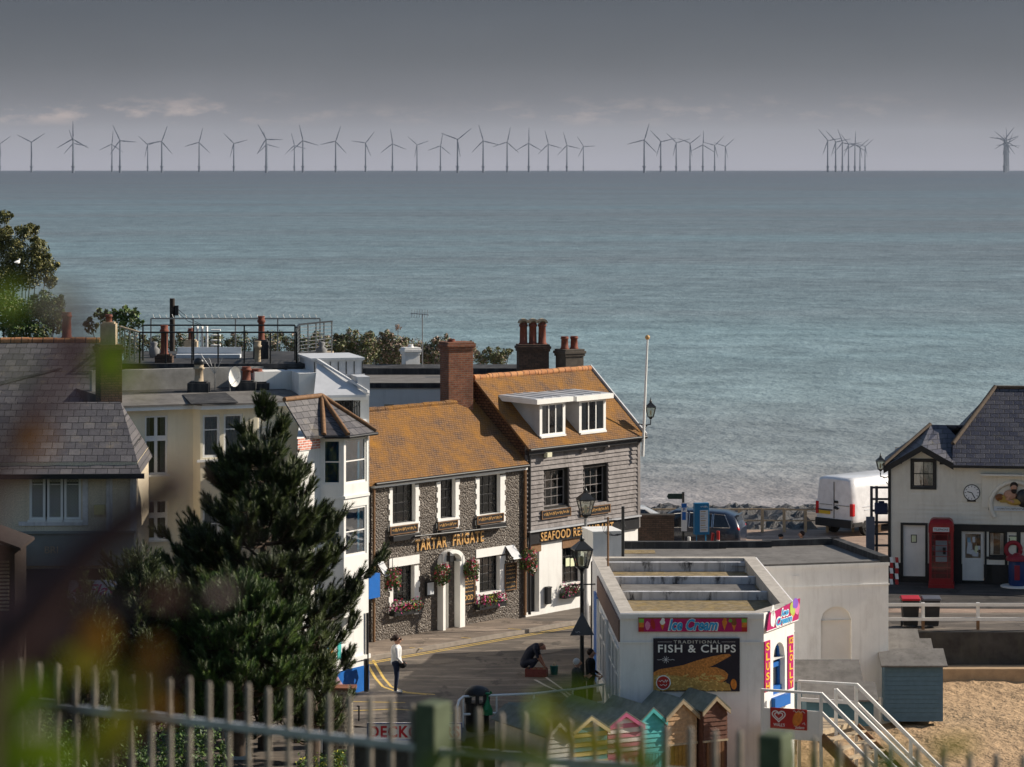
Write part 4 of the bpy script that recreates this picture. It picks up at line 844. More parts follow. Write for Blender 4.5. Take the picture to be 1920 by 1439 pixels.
# ================================================================= slate houses on the left
SF = Fr(*at(258, 1000, 90).xy, 0, 3.0); SF.o = SF.o-SF.u*9.0; SF = Fr(SF.o.x, SF.o.y, 0, 3.0); Ls = 9.0
SH = frthing(SF, 'slate_house', 'pebbledashed house with leaded windows under a patched slate roof beside the cream house', 'house')
ze = SF.hit(150, 880)[1]; w1 = [(88, 878, 118, 975), (120, 878, 152, 975), (55, 878, 85, 975)]
holes = [SF.rect(*q) for q in w1]
body(SH, [PEBBLE, WHITE], 0, Ls, 5, 0, ze+.2, [(min(h[0] for h in holes), max(h[1] for h in holes), holes[0][2], holes[0][3])], .1)
for h in holes:
    w = window(SH, *h, .03, 1, 1, .07, .02, WHITE, GLASS, .7, .04); mb = MB(); a, b2, z0_, z1_ = h[0]+.07, h[1]-.07, h[2]+.07, h[3]-.07; n = 4; k = (b2-a)/n
    for zz0, zz1 in ((z0_, z0_+(z1_-z0_)*.68), (z0_+(z1_-z0_)*.74, z1_)):
        m_ = int((zz1-zz0)/k/1.3)+1; dz = (zz1-zz0)/m_
        for i in range(n):
            for j in range(m_):
                mb.bar((a+i*k, .055, zz0+j*dz), (a+(i+1)*k, .055, zz0+(j+1)*dz), .012); mb.bar((a+i*k, .055, zz0+(j+1)*dz), (a+(i+1)*k, .055, zz0+j*dz), .012)
    mb.build('lead_lattice', WHITE, w)
mb = MB()
for px in (205, 250): x = SF.hit(px, 930)[0]; mb.box(x-.09, -.03, 0, x+.09, -.001, ze)
x = SF.hit(160, 930)[0]; mb.box(x-.08, -.035, SF.hit(160, 985)[1], x+.08, -.001, ze); mb.box(SF.hit(35, 930)[0], -.036, SF.hit(100, 978)[1]-.12, x-.09, -.001, SF.hit(100, 978)[1]); mb.build('timber_strip', M('peeling_white_timber', (.66, .63, .62), .8, .15, 6, .2, 30, dirt=(.2, .17, .14), dirt_amt=.8), SH)
zk = ze+1.75; xk = SF.hit(226, 760, 2.6)[0]; mb = MB(); slope_roof(mb, -1, Ls+.12, -.35, ze-.1, 2.6, zk, .07, 0, None, xk); slope_roof(mb, -1, Ls+.12, 5.2, ze-.1, 2.602, zk, .07, 0, None, xk); mb.poly([(Ls+.12, -.35, ze-.1), (Ls+.12, 5.2, ze-.1), (xk, 2.6, zk)])
rf = mb.build('roof', SLATE, SH); mb = MB(); mb.box(-1, -.48, ze-.24, Ls+.22, -.32, ze-.1); mb.build('gutter', BLACK, SH)
c = SF.hit(187, 955); mb = MB(); mb.box(c[0]-.15, -.12, c[1]-.15, c[0]+.15, -.001, c[1]+.13); mb.build('alarm_box', M('faded_yellow_box', (.5, .42, .2), .6, .2), SH)
z0_ = SF.hit(100, 1060)[1]; z1_ = SF.hit(100, 1000)[1]; mb = MB(); mb.box(0, -.16, z0_, Ls-.1, -.04, z1_); mb.box(0, -.22, z1_, Ls-.05, -.001, z1_+.06)
fa = mb.build('fascia', M('grey_green_fascia', (.2, .215, .2), .7, .1), SH)
xa = SF.hit(85, 1030)[0]; zc = SF.hit(85, 1030)[1]; text_fit(SH, 'fascia_letters', 'BRI', xa, xa+.38, zc-.1, zc+.1, -.166, PALEW, .008)
z = SF.hit(170, 1125)[1]; mb = MB(); xb = SF.hit(235, 1100)[0]; xq = SF.hit(130, 1100)[0]; mb.ext([(xq, -.04, z+.55), (xb, -.04, z+.55), (xb, -.75, z-.0), (xq, -.75, z)], (0, 0, .03)); mb.ext([(xq, -.76, z-.16), (xb, -.76, z-.16), (xb, -.75, z+.02), (xq, -.75, z+.02)], (0, -.01, 0)); mb.build('awning', M('pale_awning', (.62, .58, .6), .8, .05), SH)
o = text_fit(SH, 'awning_letters', '4 Flav', xq+.12, xb-.18, z+.2, z+.48, -.42, M('magenta_letters', (.5, .03, .16)), .01, .01, .3)
for v in o.data.vertices: v.co.y = -.04-.71*(1-(v.co.z-z)/.55)-.035-(0.0 if v.co.y > -.425 else .008)
mb = MB(); mb.box(.3, -.03, .2, Ls-.3, -.002, z0_-.1); mb.build('shopfront', VOID, SH)
# small brown-roofed hut in front, at the frame edge
c = at(0, 1000, 84); t = thing('shelter', 'brown pitched shelter with a louvred side at the left frame edge', 'shelter', (c.x-1.2, 84, 0)); zz = c.z
mb = MB(); zz -= .3; DKB = M('dark_brown_boards', (.035, .024, .02), .8, .3, 8); mb.box(-1, 0, 0, 1.6, 2.0, zz-.25); mb.build('wall', DKB, t); mb = MB(); mb.ext([(-1.2, -.2, zz+.3), (.8, -.2, zz+.3), (1.75, -.2, zz-.2), (1.75, 2.2, zz-.2), (.8, 2.2, zz+.3), (-1.2, 2.2, zz+.3)][:0] or [(.7, -.25, zz+.25), (1.8, -.25, zz-.15), (1.8, 2.2, zz-.15), (.7, 2.2, zz+.25)], (0, 0, .08)); mb.ext([(-1.2, -.25, zz+.25), (.7, -.25, zz+.25), (.7, 2.2, zz+.25), (-1.2, 2.2, zz+.25)], (0, 0, .08)); mb.build('roof', DKB, t)
mb = MB()
for k in range(14): mb.box(.4, -.06, zz-.45-k*.1, 1.45, -.002, zz-.5-k*.1)
mb.build('louvre', PALEW, t)
# upper slate house behind
c = at(-10, 640, 101); zr = c.z; t = thing('slate_roof_house', 'upper slate roofed house with orange ridge behind the leaded window house', 'house', (c.x-4, 97.2, 0)); xr = at(188, 640, 101).x-c.x+4
mb = MB(); mb.box(0, .2, 0, xr, 7.3, zr-1.75); mb.build('wall', STUCCO, t); mb = MB(); slope_roof(mb, -.1, xr+.1, -.1, zr-1.75, 3.8, zr, .08, 0, None, xr+.1); slope_roof(mb, -.1, xr+.1, 7.6, zr-1.75, 3.802, zr, .08); rf = mb.build('roof', SLATE, t)
mb = MB(); ridge_tiles(mb, 0, xr, 3.8, zr+.03, .12, .45); mb.build('ridge', RIDGEO, rf)
mb = MB(); mb.ext([(2.3, .12, zr-1.66), (3.0, .1, zr-1.66), (xr-1.0, 2.0, zr-.8), (xr-1.05, 2.05, zr-.78)], (0, 0, .03)); mb.build('lead_strip', FELTB, rf)
c = at(204, 655, 95); chimney('chimney', 'massive dark brick stack with a buff pot above the left slate roofs', c.x, c.y, 5, c.z+.1, .68, .7, 20, [(0, .62, .21, 0)], BRICKD, potmat=BUFF)
c = at(206, 612, 95); pot('chimney_pot', 'small red pot set on the buff pot of the dark stack', 204, 590, 607, 95.0, 15, TERRA, base=BUFF)
c = at(125, 635, 104); chimney('chimney', 'low stack with one tall red pot in front of the left tree', c.x, c.y, 6, c.z-.05, .5, .5, 0, [(0, .9, .17, 0)], BRICK)
# ================================================================= ice cream kiosk on the quay
KZ = 3.6; KA, KB, KC, KD, KE = (2.96, 84.65), (6.89, 84.65), (7.89, 86.45), (7.6, 96.8), (2.51, 96.8)
K = thing('seaside_kiosk', 'long low white kiosk with ice cream signs and a mossy sunken roof', 'kiosk', (KA[0], KA[1], 0)); ko = Vector((KA[0], KA[1], 0))
rel = lambda p: (p[0]-KA[0], p[1]-KA[1])
def inset(poly, d):
    out = []; n = len(poly)
    for i in range(n):
        p0, p1, p2 = Vector(poly[i-1]), Vector(poly[i]), Vector(poly[(i+1) % n]); a = (p1-p0).normalized(); b = (p2-p1).normalized()
        n1 = Vector((-a.y, a.x)); n2 = Vector((-b.y, b.x)); m = (n1+n2).normalized(); out.append(tuple(p1+m*d/max(.3, m.dot(n1))))
    return out
ring = [rel(p) for p in (KA, KB, KC, KD, KE)]; inn = inset(ring, .38)
CHF = Fr(KB[0], KB[1], 0, math.degrees(math.atan2(KC[1]-KB[1], KC[0]-KB[0]))); Lch = math.hypot(KC[0]-KB[0], KC[1]-KB[1])
mb = MB(); n = 5
for i in range(n):
    j = (i+1) % n
    if i != 1: mb.quad((*ring[i], -3.3), (*ring[j], -3.3), (*ring[j], KZ), (*ring[i], KZ), 0)
    mb.quad((*ring[i], KZ), (*ring[j], KZ), (*inn[j], KZ), (*inn[i], KZ), 1); mb.quad((*inn[j], KZ-.75), (*inn[i], KZ-.75), (*inn[i], KZ), (*inn[j], KZ), 1)
mb.build('wall', [KIOSK, M('weathered_coping', (.46, .42, .37), .9, .2, 3, .4, 22, dirt=(.2, .17, .14), dirt_amt=.6)], K)
mb = MB(); sub = inset(ring, .04)
for i in (0, 2):
    j = i+1; a, b = Vector((*ring[i], 0)), Vector((*ring[j], 0)); d = (b-a).normalized(); nn = Vector((d.y, -d.x, 0))
    mb.ext([a+nn*.05+Vector((0, 0, KZ-.16)), b+nn*.05+Vector((0, 0, KZ-.16)), b+nn*.05+Vector((0, 0, KZ-.02)), a+nn*.05+Vector((0, 0, KZ-.02))], -nn*.051)
    mb.ext([a+nn*.025+Vector((0, 0, 2.77)), b+nn*.025+Vector((0, 0, 2.77)), b+nn*.025+Vector((0, 0, 2.82)), a+nn*.025+Vector((0, 0, 2.82))], -nn*.026)
mb.build('cornice', KIOSK, K)
# chamfered corner with arched window (bright in the sun)
c3 = rel(KB); AW = CHF.rect(1449, 1207, 1471, 1303); ax0, ax1 = .62, 1.42; az0 = CHF.hit(1460, 1303)[1]; az1 = CHF.hit(1460, 1205)[1]
def chv(x, y, z): w_ = CHF.world(x, y, z)-ko; return (w_.x, w_.y, w_.z)
mb = MB(); tmp = MB(); zs = az1-.45
wall_front(tmp, 0, Lch, -3.3, zs, [(ax0, ax1, az0, zs)], .25)
tmp.quad((0, 0, zs), (ax0, 0, zs), (ax0, 0, KZ), (0, 0, KZ)); tmp.quad((ax1, 0, zs), (Lch, 0, zs), (Lch, 0, KZ), (ax1, 0, KZ))
prev = None; xm = (ax0+ax1)/2; ra = (ax1-ax0)/2
for k in range(11):
    x = ax0+(ax1-ax0)*k/10; z = zs+.45*math.sqrt(max(0, 1-((x-xm)/ra)**2))
    if prev: tmp.quad((prev[0], 0, prev[1]), (x, 0, z), (x, 0, KZ), (prev[0], 0, KZ)); tmp.quad((prev[0], 0, prev[1]), (prev[0], .25, prev[1]), (x, .25, z), (x, 0, z))
    prev = (x, z)
mb.add([chv(*v) for v in tmp.v], tmp.f); mb.build('corner_wall', WHITE, K)
sub_ = MB(); tmp = MB(); tmp.box(ax0, .12, az0-.02, ax1, .3, az0+.06); tmp.box(ax0, .15, az0, ax0+.08, .2, az1-.1); tmp.box(ax1-.08, .15, az0, ax1, .2, az1-.1); tmp.box(ax0, .14, zs-.25, ax1, .21, zs-.12); tmp.box(ax0, .1, az0+.05, ax1, .2, az0+.22)
tmp.box(ax0-.12, -.12, az0-.32, ax1+.12, .0, az0-.02)
for k in range(10):
    x0_, x1_ = ax0+(ax1-ax0)*k/10, ax0+(ax1-ax0)*(k+1)/10; f_ = lambda x, r_: zs+.45*r_*math.sqrt(max(0, 1-((x-xm)/ra/1.001)**2))
    tmp.ext([(x0_, .15, f_(x0_, .8)), (x1_, .15, f_(x1_, .8)), (x1_, .15, f_(x1_, 1)), (x0_, .15, f_(x0_, 1))], (0, .05, 0))
sub_.add([chv(*v) for v in tmp.v], tmp.f); wn = sub_.build('arched_window', BLUEP, K)
mb = MB(); mb.add([chv(*v) for v in ((ax0, .2, az0), (ax1, .2, az0), (ax1, .2, az1), (ax0, .2, az1))], [(0, 1, 2, 3)]); mb.build('pane', GLASSB, wn)
mb = MB(); mb.add([chv(*v) for v in ((ax0-.1, .6, az0-.1), (ax1+.1, .6, az0-.1), (ax1+.1, .6, az1+.1), (ax0-.1, .6, az1+.1))], [(0, 1, 2, 3)]); mb.build('interior', CURTW, wn)
# sunken roof with three mossy or patched troughs
mb = MB(); zf = KZ-.36
mb.poly([(*p, zf) for p in inn], 0)
for (yy, zz) in ((93.0, KZ-.13), (89.7, KZ-.12), (96.0, KZ-.08)):
    y0 = yy-KA[1]; xl = inn[0][0]+(inn[4][0]-inn[0][0])*((y0-inn[0][1])/(inn[4][1]-inn[0][1]))+.01; xr = inn[2][0]+(inn[3][0]-inn[2][0])*((y0-inn[2][1])/(inn[3][1]-inn[2][1]))-.01
    mb.box(xl, y0, zf, xr, y0+.22, zz, 1)
y0 = 90.2-KA[1]; y1 = 92.98-KA[1]; mb.quad((.3, y0, zf+.02), (4.3, y0, zf+.02), (4.3, y1, zf+.02), (.3, y1, zf+.02), 2)
mb.build('roof', [FELTM, PATCHY, FELT], K)
# street side: glazed shopfronts, blue shutters, brown lattice band
KL = Fr(KE[0], KE[1], 0, math.degrees(math.atan2(KA[1]-KE[1], KA[0]-KE[0]))); Lk = math.hypot(KA[1]-KE[1], KA[0]-KE[0])
def klv(x, y, z): w_ = KL.world(x, y, z)-ko; return (w_.x, w_.y, w_.z)
def klbox(mb, x0, y0, z0, x1, y1, z1, mi=0): tmp = MB(); tmp.box(x0, y0, z0, x1, y1, z1, mi); mb.add([klv(*v) for v in tmp.v], tmp.f, mi)
mb = MB(); klbox(mb, 3.0, -.05, 2.8, Lk-.05, -.002, 3.4); mb.build('lattice_band', M('brown_mesh_band', (.2, .13, .105), .9, .45, 40, .4, 60), K)
SHOPG = M('shopfront_glass', (.13, .14, .15), .15, .3, 2)
for i in range(6):
    x = 4.0+i*1.34; mb = MB(); z0_, z1_ = .7, 2.5
    klbox(mb, x, -.04, z0_, x+.08, -.002, z1_); klbox(mb, x+1.0, -.04, z0_, x+1.08, -.002, z1_); klbox(mb, x, -.05, z1_, x+1.08, -.002, z1_+.08); klbox(mb, x, -.06, z0_-.08, x+1.08, -.002, z0_); klbox(mb, x+.5, -.03, z0_, x+.55, -.002, z1_); klbox(mb, x+.08, -.03, 1.75, x+1.0, -.002, 1.8)
    w_ = mb.build('window', WHITE, K); mb = MB(); klbox(mb, x+.08, -.012, z0_, x+1.0, -.004, z1_); mb.build('pane', SHOPG, w_)
for x in (1.6, 2.4):
    mb = MB(); klbox(mb, x, -.06, .1, x+.62, -.002, 2.75); mb.build('shutter', BLUEP, K)
mb = MB(); tmp = MB(); tmp.tube([(3.75, -.07, 2.8), (3.75, -.07, 0)], .04, 6); tmp.tube([(8.0, -.07, 2.8), (8.0, -.07, 0)], .04, 6); mb.add([klv(*v) for v in tmp.v], tmp.f); mb.build('downpipe', WHITE, K)
# ---- signs on the kiosk
MAG = M('magenta_panel', (.42, .012, .12), .45, .12, 3); CYAN = M('cyan_letters', (.04, .32, .62), .45, .08, 4); PW_ = M('print_white', (.78, .77, .76), .5, .03); DKP = M('poster_navy', (.018, .014, .028), .45, .2, 4)
BAT = M('batter_orange', (.5, .19, .045), .6, .5, 18, .6, 40); CHIPM = M('chip_yellow', (.6, .40, .13), .6, .3, 12); CHIPD = M('chip_brown', (.42, .25, .07), .6, .35, 12); RED = M('sign_red', (.4, .022, .02), .5, .08); YELL = M('sign_yellow', (.75, .5, .03), .5, .05); GRN = M('print_green', (.16, .4, .06), .5, .2, 8); ORG = M('print_orange', (.62, .2, .03), .5, .3, 8); BRN = M('print_brown', (.22, .08, .025), .5, .3, 8); PINKS = M('print_pink', (.7, .2, .38), .5, .15); VIO = M('print_violet', (.22, .1, .5), .5, .2); LIME = M('print_lime', (.4, .5, .1), .5, .2)
FRK = Fr(KA[0], KA[1], 0, 0)
def disc(mb, cx, cz, rx, rz, y, th, mi, n=18, wob=0, ang=0):
    pts = []
    for k in range(n):
        a = 2*math.pi*k/n; r = 1+wob*math.sin(k*2.3+1)*.5+random.uniform(-wob, wob)*.6; x, z = rx*r*math.cos(a), rz*r*math.sin(a)
        pts.append((cx+x*math.cos(ang)-z*math.sin(ang), y, cz+x*math.sin(ang)+z*math.cos(ang)))
    mb.ext(pts[::-1], (0, -th, 0), mi)
PAL = [MAG, PW_, BRN, ORG, GRN, RED, PINKS, VIO, LIME, YELL, CYAN]
def cone(mb, cx, z0, h, y, scoop, mi=2):
    mb.ext([(cx, y, z0), (cx+h*.17, y, z0+h*.5), (cx-h*.17, y, z0+h*.5)], (0, -.006, 0), 3)
    disc(mb, cx, z0+h*.62, h*.2, h*.19, y, .008, scoop, 12, .08); disc(mb, cx+.03*h, z0+h*.82, h*.13, h*.13, y-.002, .008, scoop, 10, .08)
r = FRK.rect(1197, 1159, 1401, 1185, -.06); t = thing('banner', 'long magenta Ice Cream banner across the top of the kiosk front', 'sign', FRK.world(r[0], -.06, r[2])); w, h = r[1]-r[0], r[3]-r[2]
mb = MB(); mb.box(0, 0, 0, w, .035, h, 0); mb.box(-.01, -.004, h-.02, w+.01, .03, h+.01, 2); mb.build('panel', [MAG, MAG, BRN], t)
mb = MB()
for xx in (.0, w-.16):
    mb.box(xx+.01, -.006, .0, xx+.15, -.001, h*.33, 5); mb.box(xx+.01, -.006, h*.33, xx+.15, -.001, h*.66, 3); mb.box(xx+.01, -.006, h*.66, xx+.15, -.001, h*.95, 4)
cone(mb, .66, .04, h*.95, -.002, 1); cone(mb, w-.62, .04, h*.95, -.002, 3); cone(mb, w-.36, .02, h*.95, -.002, 2); disc(mb, .4, h*.55, .06, .15, -.002, .006, 5, 14, .02, .2); disc(mb, w-.46, h*.8, .05, .05, -.002, .006, 4); disc(mb, .25, h*.45, .07, .12, -.002, .006, 6, 12, .1)
mb.build('ice_creams', PAL, t)
text_fit(t, 'lettering_outline', 'Ice Cream', .8, w-.78, h*.05, h*.97, -.004, PW_, .004, .055, .3, 1.0); text_fit(t, 'lettering', 'Ice Cream', .83, w-.81, h*.1, h*.92, -.010, CYAN, .006, .03, .3, 1.0)
r = FRK.rect(1225, 1197.5, 1387, 1297, -.05); t = thing('poster', 'dark Traditional Fish and Chips poster on the kiosk front', 'poster', FRK.world(r[0], -.05, r[2])); w, h = r[1]-r[0], r[3]-r[2]
mb = MB(); mb.box(0, 0, 0, w, .035, h); mb.build('panel', DKP, t)
text_fit(t, 'small_lettering', 'TRADITIONAL', w*.235, w*.775, h*.905, h*.965, -.004, M('print_grey', (.5, .48, .46), .5, .05), .003, .012, 0, 1.3)
mb = MB(); mb.box(w*.05, -.004, h*.932, w*.215, -.001, h*.938); mb.box(w*.79, -.004, h*.932, w*.95, -.001, h*.938)
for k in range(9): a = math.pi*k/4.5; mb.bar((w*.145+.05*math.cos(a), -.003, h*.6+.05*math.sin(a)), (w*.145+.1*math.cos(a), -.003, h*.6+.1*math.sin(a)), .015, .004, 0, (0, 1, 0))
disc(mb, w*.145, h*.6, .04, .04, -.001, .003, 0); scrib(mb, w*.045, w*.11, h*.585, h*.612, -.003); scrib(mb, w*.18, w*.245, h*.585, h*.612, -.003); mb.build('emblem', M('print_silver', (.5, .48, .5), .5, .05), t)
# slab-serif headline: bold letters with feet and heads
hd = text_fit(t, 'headline', 'FISH & CHIPS', w*.055, w*.955, h*.735, h*.885, -.004, PW_, .006, .016, 0, 1.12)
mb = MB(); random.seed(3)
mb.ext([(w*x, -.002, h*z) for x, z in ((.0, .02), (.9, .02), (.88, .14), (.62, .3), (.35, .36), (.0, .36))], (0, -.004, 0), 3)
fish = [(.0, .36), (.06, .42), (.16, .45), (.3, .50), (.42, .58), (.55, .65), (.68, .70), (.75, .71), (.77, .68), (.72, .62), (.66, .56), (.6, .5), (.55, .46), (.62, .46), (.7, .4), (.74, .33), (.73, .24), (.68, .17), (.5, .2), (.3, .28), (.12, .32), (.0, .3)]
mb.ext([(w*x*1.17, -.004, h*z) for x, z in fish][::-1], (0, -.005, 0), 0)
for k in range(150):
    x = random.uniform(.01, .82); zmax = .34-.10*abs(x-.3); z = random.uniform(.02, zmax); a = random.uniform(-1.2, 1.2); l = random.uniform(.06, .13)
    p = (w*x, -.012-k*.00004, h*z); q = (min(w*.9, max(.02, w*x+l*math.cos(a))), p[1], max(.015, h*z+l*math.sin(a)*.8)); mb.bar(p, q, .036, .006, 1 if random.random() < .62 else 3, (0, 1, 0))
disc(mb, w*.93, h*.14, w*.035, h*.1, -.014, .006, 4, 18, 0, .1)
disc(mb, w*.115, h*.17, .2, .2, -.022, .004, 2, 40, .05); disc(mb, w*.115, h*.17, .175, .175, -.026, .003, 5, 24)
mb.build('fish_and_chips_picture', [BAT, CHIPM, PW_, CHIPD, ORG, RED], t)
mb = MB(); scrib(mb, w*.06, w*.17, h*.165, h*.235, -.031); scrib(mb, w*.075, w*.155, h*.1, h*.15, -.031); mb.build('seal_script', PW_, t)
random.seed(11)
# corner signs
z0_ = CHF.hit(1440, 1183, -.06)[1]; t = thing('corner_sign', 'tilted magenta Ice Cream sign standing above the kiosk corner window', 'sign', CHF.world(0, -.08, z0_), CHF.deg); w = Lch+.1; h0 = CHF.hit(1440, 1150, -.06)[1]-z0_
mb = MB(); mb.ext([(.02, 0, 0), (w, 0, .05), (w+.12, 0, h0*1.3), (.5, 0, h0*.98), (.22, 0, h0)], (0, .03, 0), 0); mb.build('panel', MAG, t)
mb = MB()
mb.ext([(0, -.004, -.02), (w, -.004, .03), (w, -.004, .055), (0, -.004, .005)], (0, .003, 0), 1); disc(mb, .42, h0*.62, .16, .24, -.004, .006, 1, 14, .12); disc(mb, .42, h0*1.05, .1, .16, -.004, .006, 1, 12, .1); disc(mb, w-.4, h0*.86, .2, .19, -.004, .006, 8, 14, .12); disc(mb, w-.22, h0*1.1, .19, .15, -.008, .006, 7, 14, .12); disc(mb, w-.1, h0*.8, .15, .2, -.006, .006, 6, 14, .12); mb.ext([(w-.5, -.005, .06), (w-.2, -.005, h0*.6), (w-.55, -.005, h0*.66)], (0, -.004, 0), 3)
mb.build('ice_creams', PAL, t)
for nm, mt, e, y in (('lettering_outline', PW_, .04, -.01), ('lettering', CYAN, 0, -.018)):
    text_fit(t, nm, 'Ice', .95-e, 1.45+e, h0*.6-e, h0*.98+e, y, mt, .006, .05 if e else .03, .3); text_fit(t, nm, 'Cream', .62-e, 1.68+e, h0*.14-e, h0*.56+e, y, mt, .006, .05 if e else .03, .3)
def vsign(label, px0, px1, y0, y1, s, lay):
    r = CHF.rect(px0, y0, px1, y1, -.03); t = thing('vertical_sign', label, 'sign', CHF.world(r[0], -.03, r[2]), CHF.deg, 'narrow vertical signs at the kiosk corner'); w, h = r[1]-r[0], r[3]-r[2]
    mb = MB(); mb.box(0, 0, 0, w, .025, h); mb.build('panel', MAG, t); n = len(lay); z = h*.98
    for ch, hh in lay:
        text_fit(t, 'lettering', ch, w*.2 if len(ch) == 1 else w*.1, w*.8 if len(ch) == 1 else w*.9, z-h*hh*.86, z-h*hh*.1, -.004, YELL, .005, .02); z -= h*hh
vsign('vertical magenta SLUSH sign left of the kiosk corner window', 1434, 1444.5, 1202, 1297, 'SLUSH', [(c, .195) for c in 'SLUSH'])
vsign('vertical magenta ICE LOLLY sign right of the kiosk corner window', 1478, 1488, 1192, 1291, 'LOLLY', [('ICE', .15)]+[(c, .165) for c in 'LOLLY'])
# ================================================================= rear block
RBF = Fr(7.5, 95.8, 0, 14.0); RZ_ = 3.41; Lrb = 4.42
RB_ = frthing(RBF, 'harbour_store', 'plain pale rendered block with a blocked arch and grey felt roof behind the kiosk', 'building'); o_ = RBF.o
def loc(x, y): v = Vector((x, y, 0))-o_; return (v.dot(RBF.u), v.dot(RBF.n))
pl = [loc(2.47, 96.95), (0.0, .02), (Lrb, 0), loc(10.7, 101.7), loc(3.23, 101.7)]
mb = MB(); ar = RBF.rect(1539, 1138, 1597, 1242); zs = ar[3]-.42; xm = (ar[0]+ar[1])/2; ra = (ar[1]-ar[0])/2
wall_front(mb, -.3, Lrb, -3.2, zs, [(ar[0], ar[1], ar[2], zs)], .09); mb.quad((-.3, 0, zs), (ar[0], 0, zs), (ar[0], 0, RZ_), (-.3, 0, RZ_)); mb.quad((ar[1], 0, zs), (Lrb, 0, zs), (Lrb, 0, RZ_), (ar[1], 0, RZ_))
prev = None
for k in range(15):
    x = ar[0]+(ar[1]-ar[0])*k/14; z = zs+.42*math.sqrt(max(0, 1-((x-xm)/ra)**2))
    if prev: mb.quad((prev[0], 0, prev[1]), (x, 0, z), (x, 0, RZ_), (prev[0], 0, RZ_)); mb.quad((prev[0], 0, prev[1]), (prev[0], .09, prev[1]), (x, .09, z), (x, 0, z))
    prev = (x, z)
mb.quad((ar[0], .09, ar[2]), (ar[1], .09, ar[2]), (ar[1], .09, ar[3]), (ar[0], .09, ar[3]), 1)
for p, q in ((pl[2], pl[3]), (pl[3], pl[4]), (pl[4], pl[0])): mb.quad((*p, -3.2), (*q, -3.2), (*q, RZ_), (*p, RZ_))
mb.box(Lrb-.3, -.13, -3.2, Lrb+.06, -.001, -.8); mb.build('wall', [REAR, M('cream_infill', (.8, .74, .66), .9, .05, 2, .2, 25)], RB_)
mb = MB(); mb.box(-.1, -.03, 2.71, Lrb+.03, -.001, 2.76); mb.box(-.1, -.03, RZ_-.1, Lrb+.03, -.001, RZ_-.001); mb.box(1.2, -.02, 2.93, 1.45, -.002, 3.1); mb.build('string_course', REAR, RB_)
mb = MB(); mb.poly([(*p, RZ_) for p in pl], 0)
def para(p, q, hgt, th=.25, mi=1):
    a, b = Vector((*p, RZ_)), Vector((*q, RZ_)); d = (b-a).normalized(); nn = Vector((-d.y, d.x, 0))*th; mb.ext([a, b, b+nn, a+nn], (0, 0, hgt), mi)
para(loc(3.42, 100.3), loc(6.94, 100.3), .22, .3); para(loc(6.94, 100.5), loc(8.45, 100.6), .2, .3); para(pl[3], (pl[3][0]-2.6, pl[3][1]), .2, .3); para((Lrb+.02, .0), (pl[3][0]+.02, pl[3][1]), .2, .3)
para((-.2, .02), (Lrb, 0.02), .06, .35, 2); para(loc(2.56, 96.95), loc(7.46, 96.85), .1, .3, 1)
mb.quad((*loc(2.9, 99.0), RZ_+.01), (*loc(4.6, 99.0), RZ_+.01), (*loc(4.6, 99.9), RZ_+.01), (*loc(3.4, 99.9), RZ_+.01), 3)
mb.build('roof', [FELT, FELTB, FELT, FELTM], RB_)
a = at(1112, 1052, 98.2); b_ = at(1168, 1052, 98.2); zt = at(1140, 1000, 98.2).z; mb = MB(); p = loc(a.x, a.y); q = loc(b_.x, b_.y); w = b_.x-a.x
mb.box(p[0], p[1], RZ_, p[0]+w, p[1]+1.3, zt); mb.box(p[0]-.02, p[1]-.03, zt, p[0]+w+.03, p[1]+1.33, zt+.05); mb.build('roof_hatch', STUCCO, RB_)
for px, y0, y1, Y, lb in ((1168, 950, 1050, 98.1, 'thick short mast with tangled wires by the white roof hatch'), (1140, 970, 1080, 94.5, 'thin dark pole rising from the kiosk parapet')):
    c = at(px, y1, Y); h = (y1-y0)*Y/F; t = thing('aerial_pole', lb, 'pole', c); mb = MB(); mb.tube([(0, 0, -.5), (0, 0, h)], .03 if Y < 96 else .05, 6); mb.build('pole', OAK if Y < 96 else IRON, t); mb = MB()
    if Y > 96:
        for k in range(4): mb.tube([(-.35+.05*k+.3*math.cos(a_*.6), .0, h*.6+.25*math.sin(a_*.6)) for a_ in range(10)], .008, 4)
    else: mb.tube([(-.12, 0, h-.05), (.12, 0, h-.05)], .012, 5)
    mb.build('wire', IRON, t)
# ================================================================= deck and stairs
S0, S1 = Vector((8.29, 82.98)), Vector((9.4, 84.45)); DZ = .68
dk = thing('beach_stairs', 'white railed timber deck and open stairs going down from the kiosk corner to the sand', 'stairs', (8.29, 82.98, DZ)); do = Vector((8.29, 82.98, DZ)); lv = lambda x, y, z: Vector((x, y, z))-do
mb = MB(); mb.ext([lv(x, y, DZ) for x, y in ((6.74, 83.6), (8.29, 82.98), (9.4, 84.45), (7.95, 85.6), (7.8, 85.8), (6.93, 84.45))], (0, 0, -.14)); mb.build('deck', PALEW, dk)
rd = Vector((.79, -.61)); run, drop = 4.75, 3.55; mb = MB(); nst = 16
for k in range(nst):
    f0 = (k+.25)/nst; zz = DZ-drop*(k+1)/(nst+.3); a = S0+rd*run*f0; b_ = S1+rd*run*f0; c_ = rd*.26
    mb.ext([lv(a.x, a.y, zz), lv(b_.x, b_.y, zz), lv(b_.x+c_.x, b_.y+c_.y, zz), lv(a.x+c_.x, a.y+c_.y, zz)], (0, 0, -.045))
mb.build('tread', PALEW, dk)
for S in (S0, S1):
    e = S+rd*run; mb = MB(); mb.bar(lv(S.x, S.y, DZ-.18), lv(e.x, e.y, DZ-drop-.12), .05, .3); mb.build('stringer', OAK, dk)
Sm = S0+(S1-S0)*.42
mb = MB()
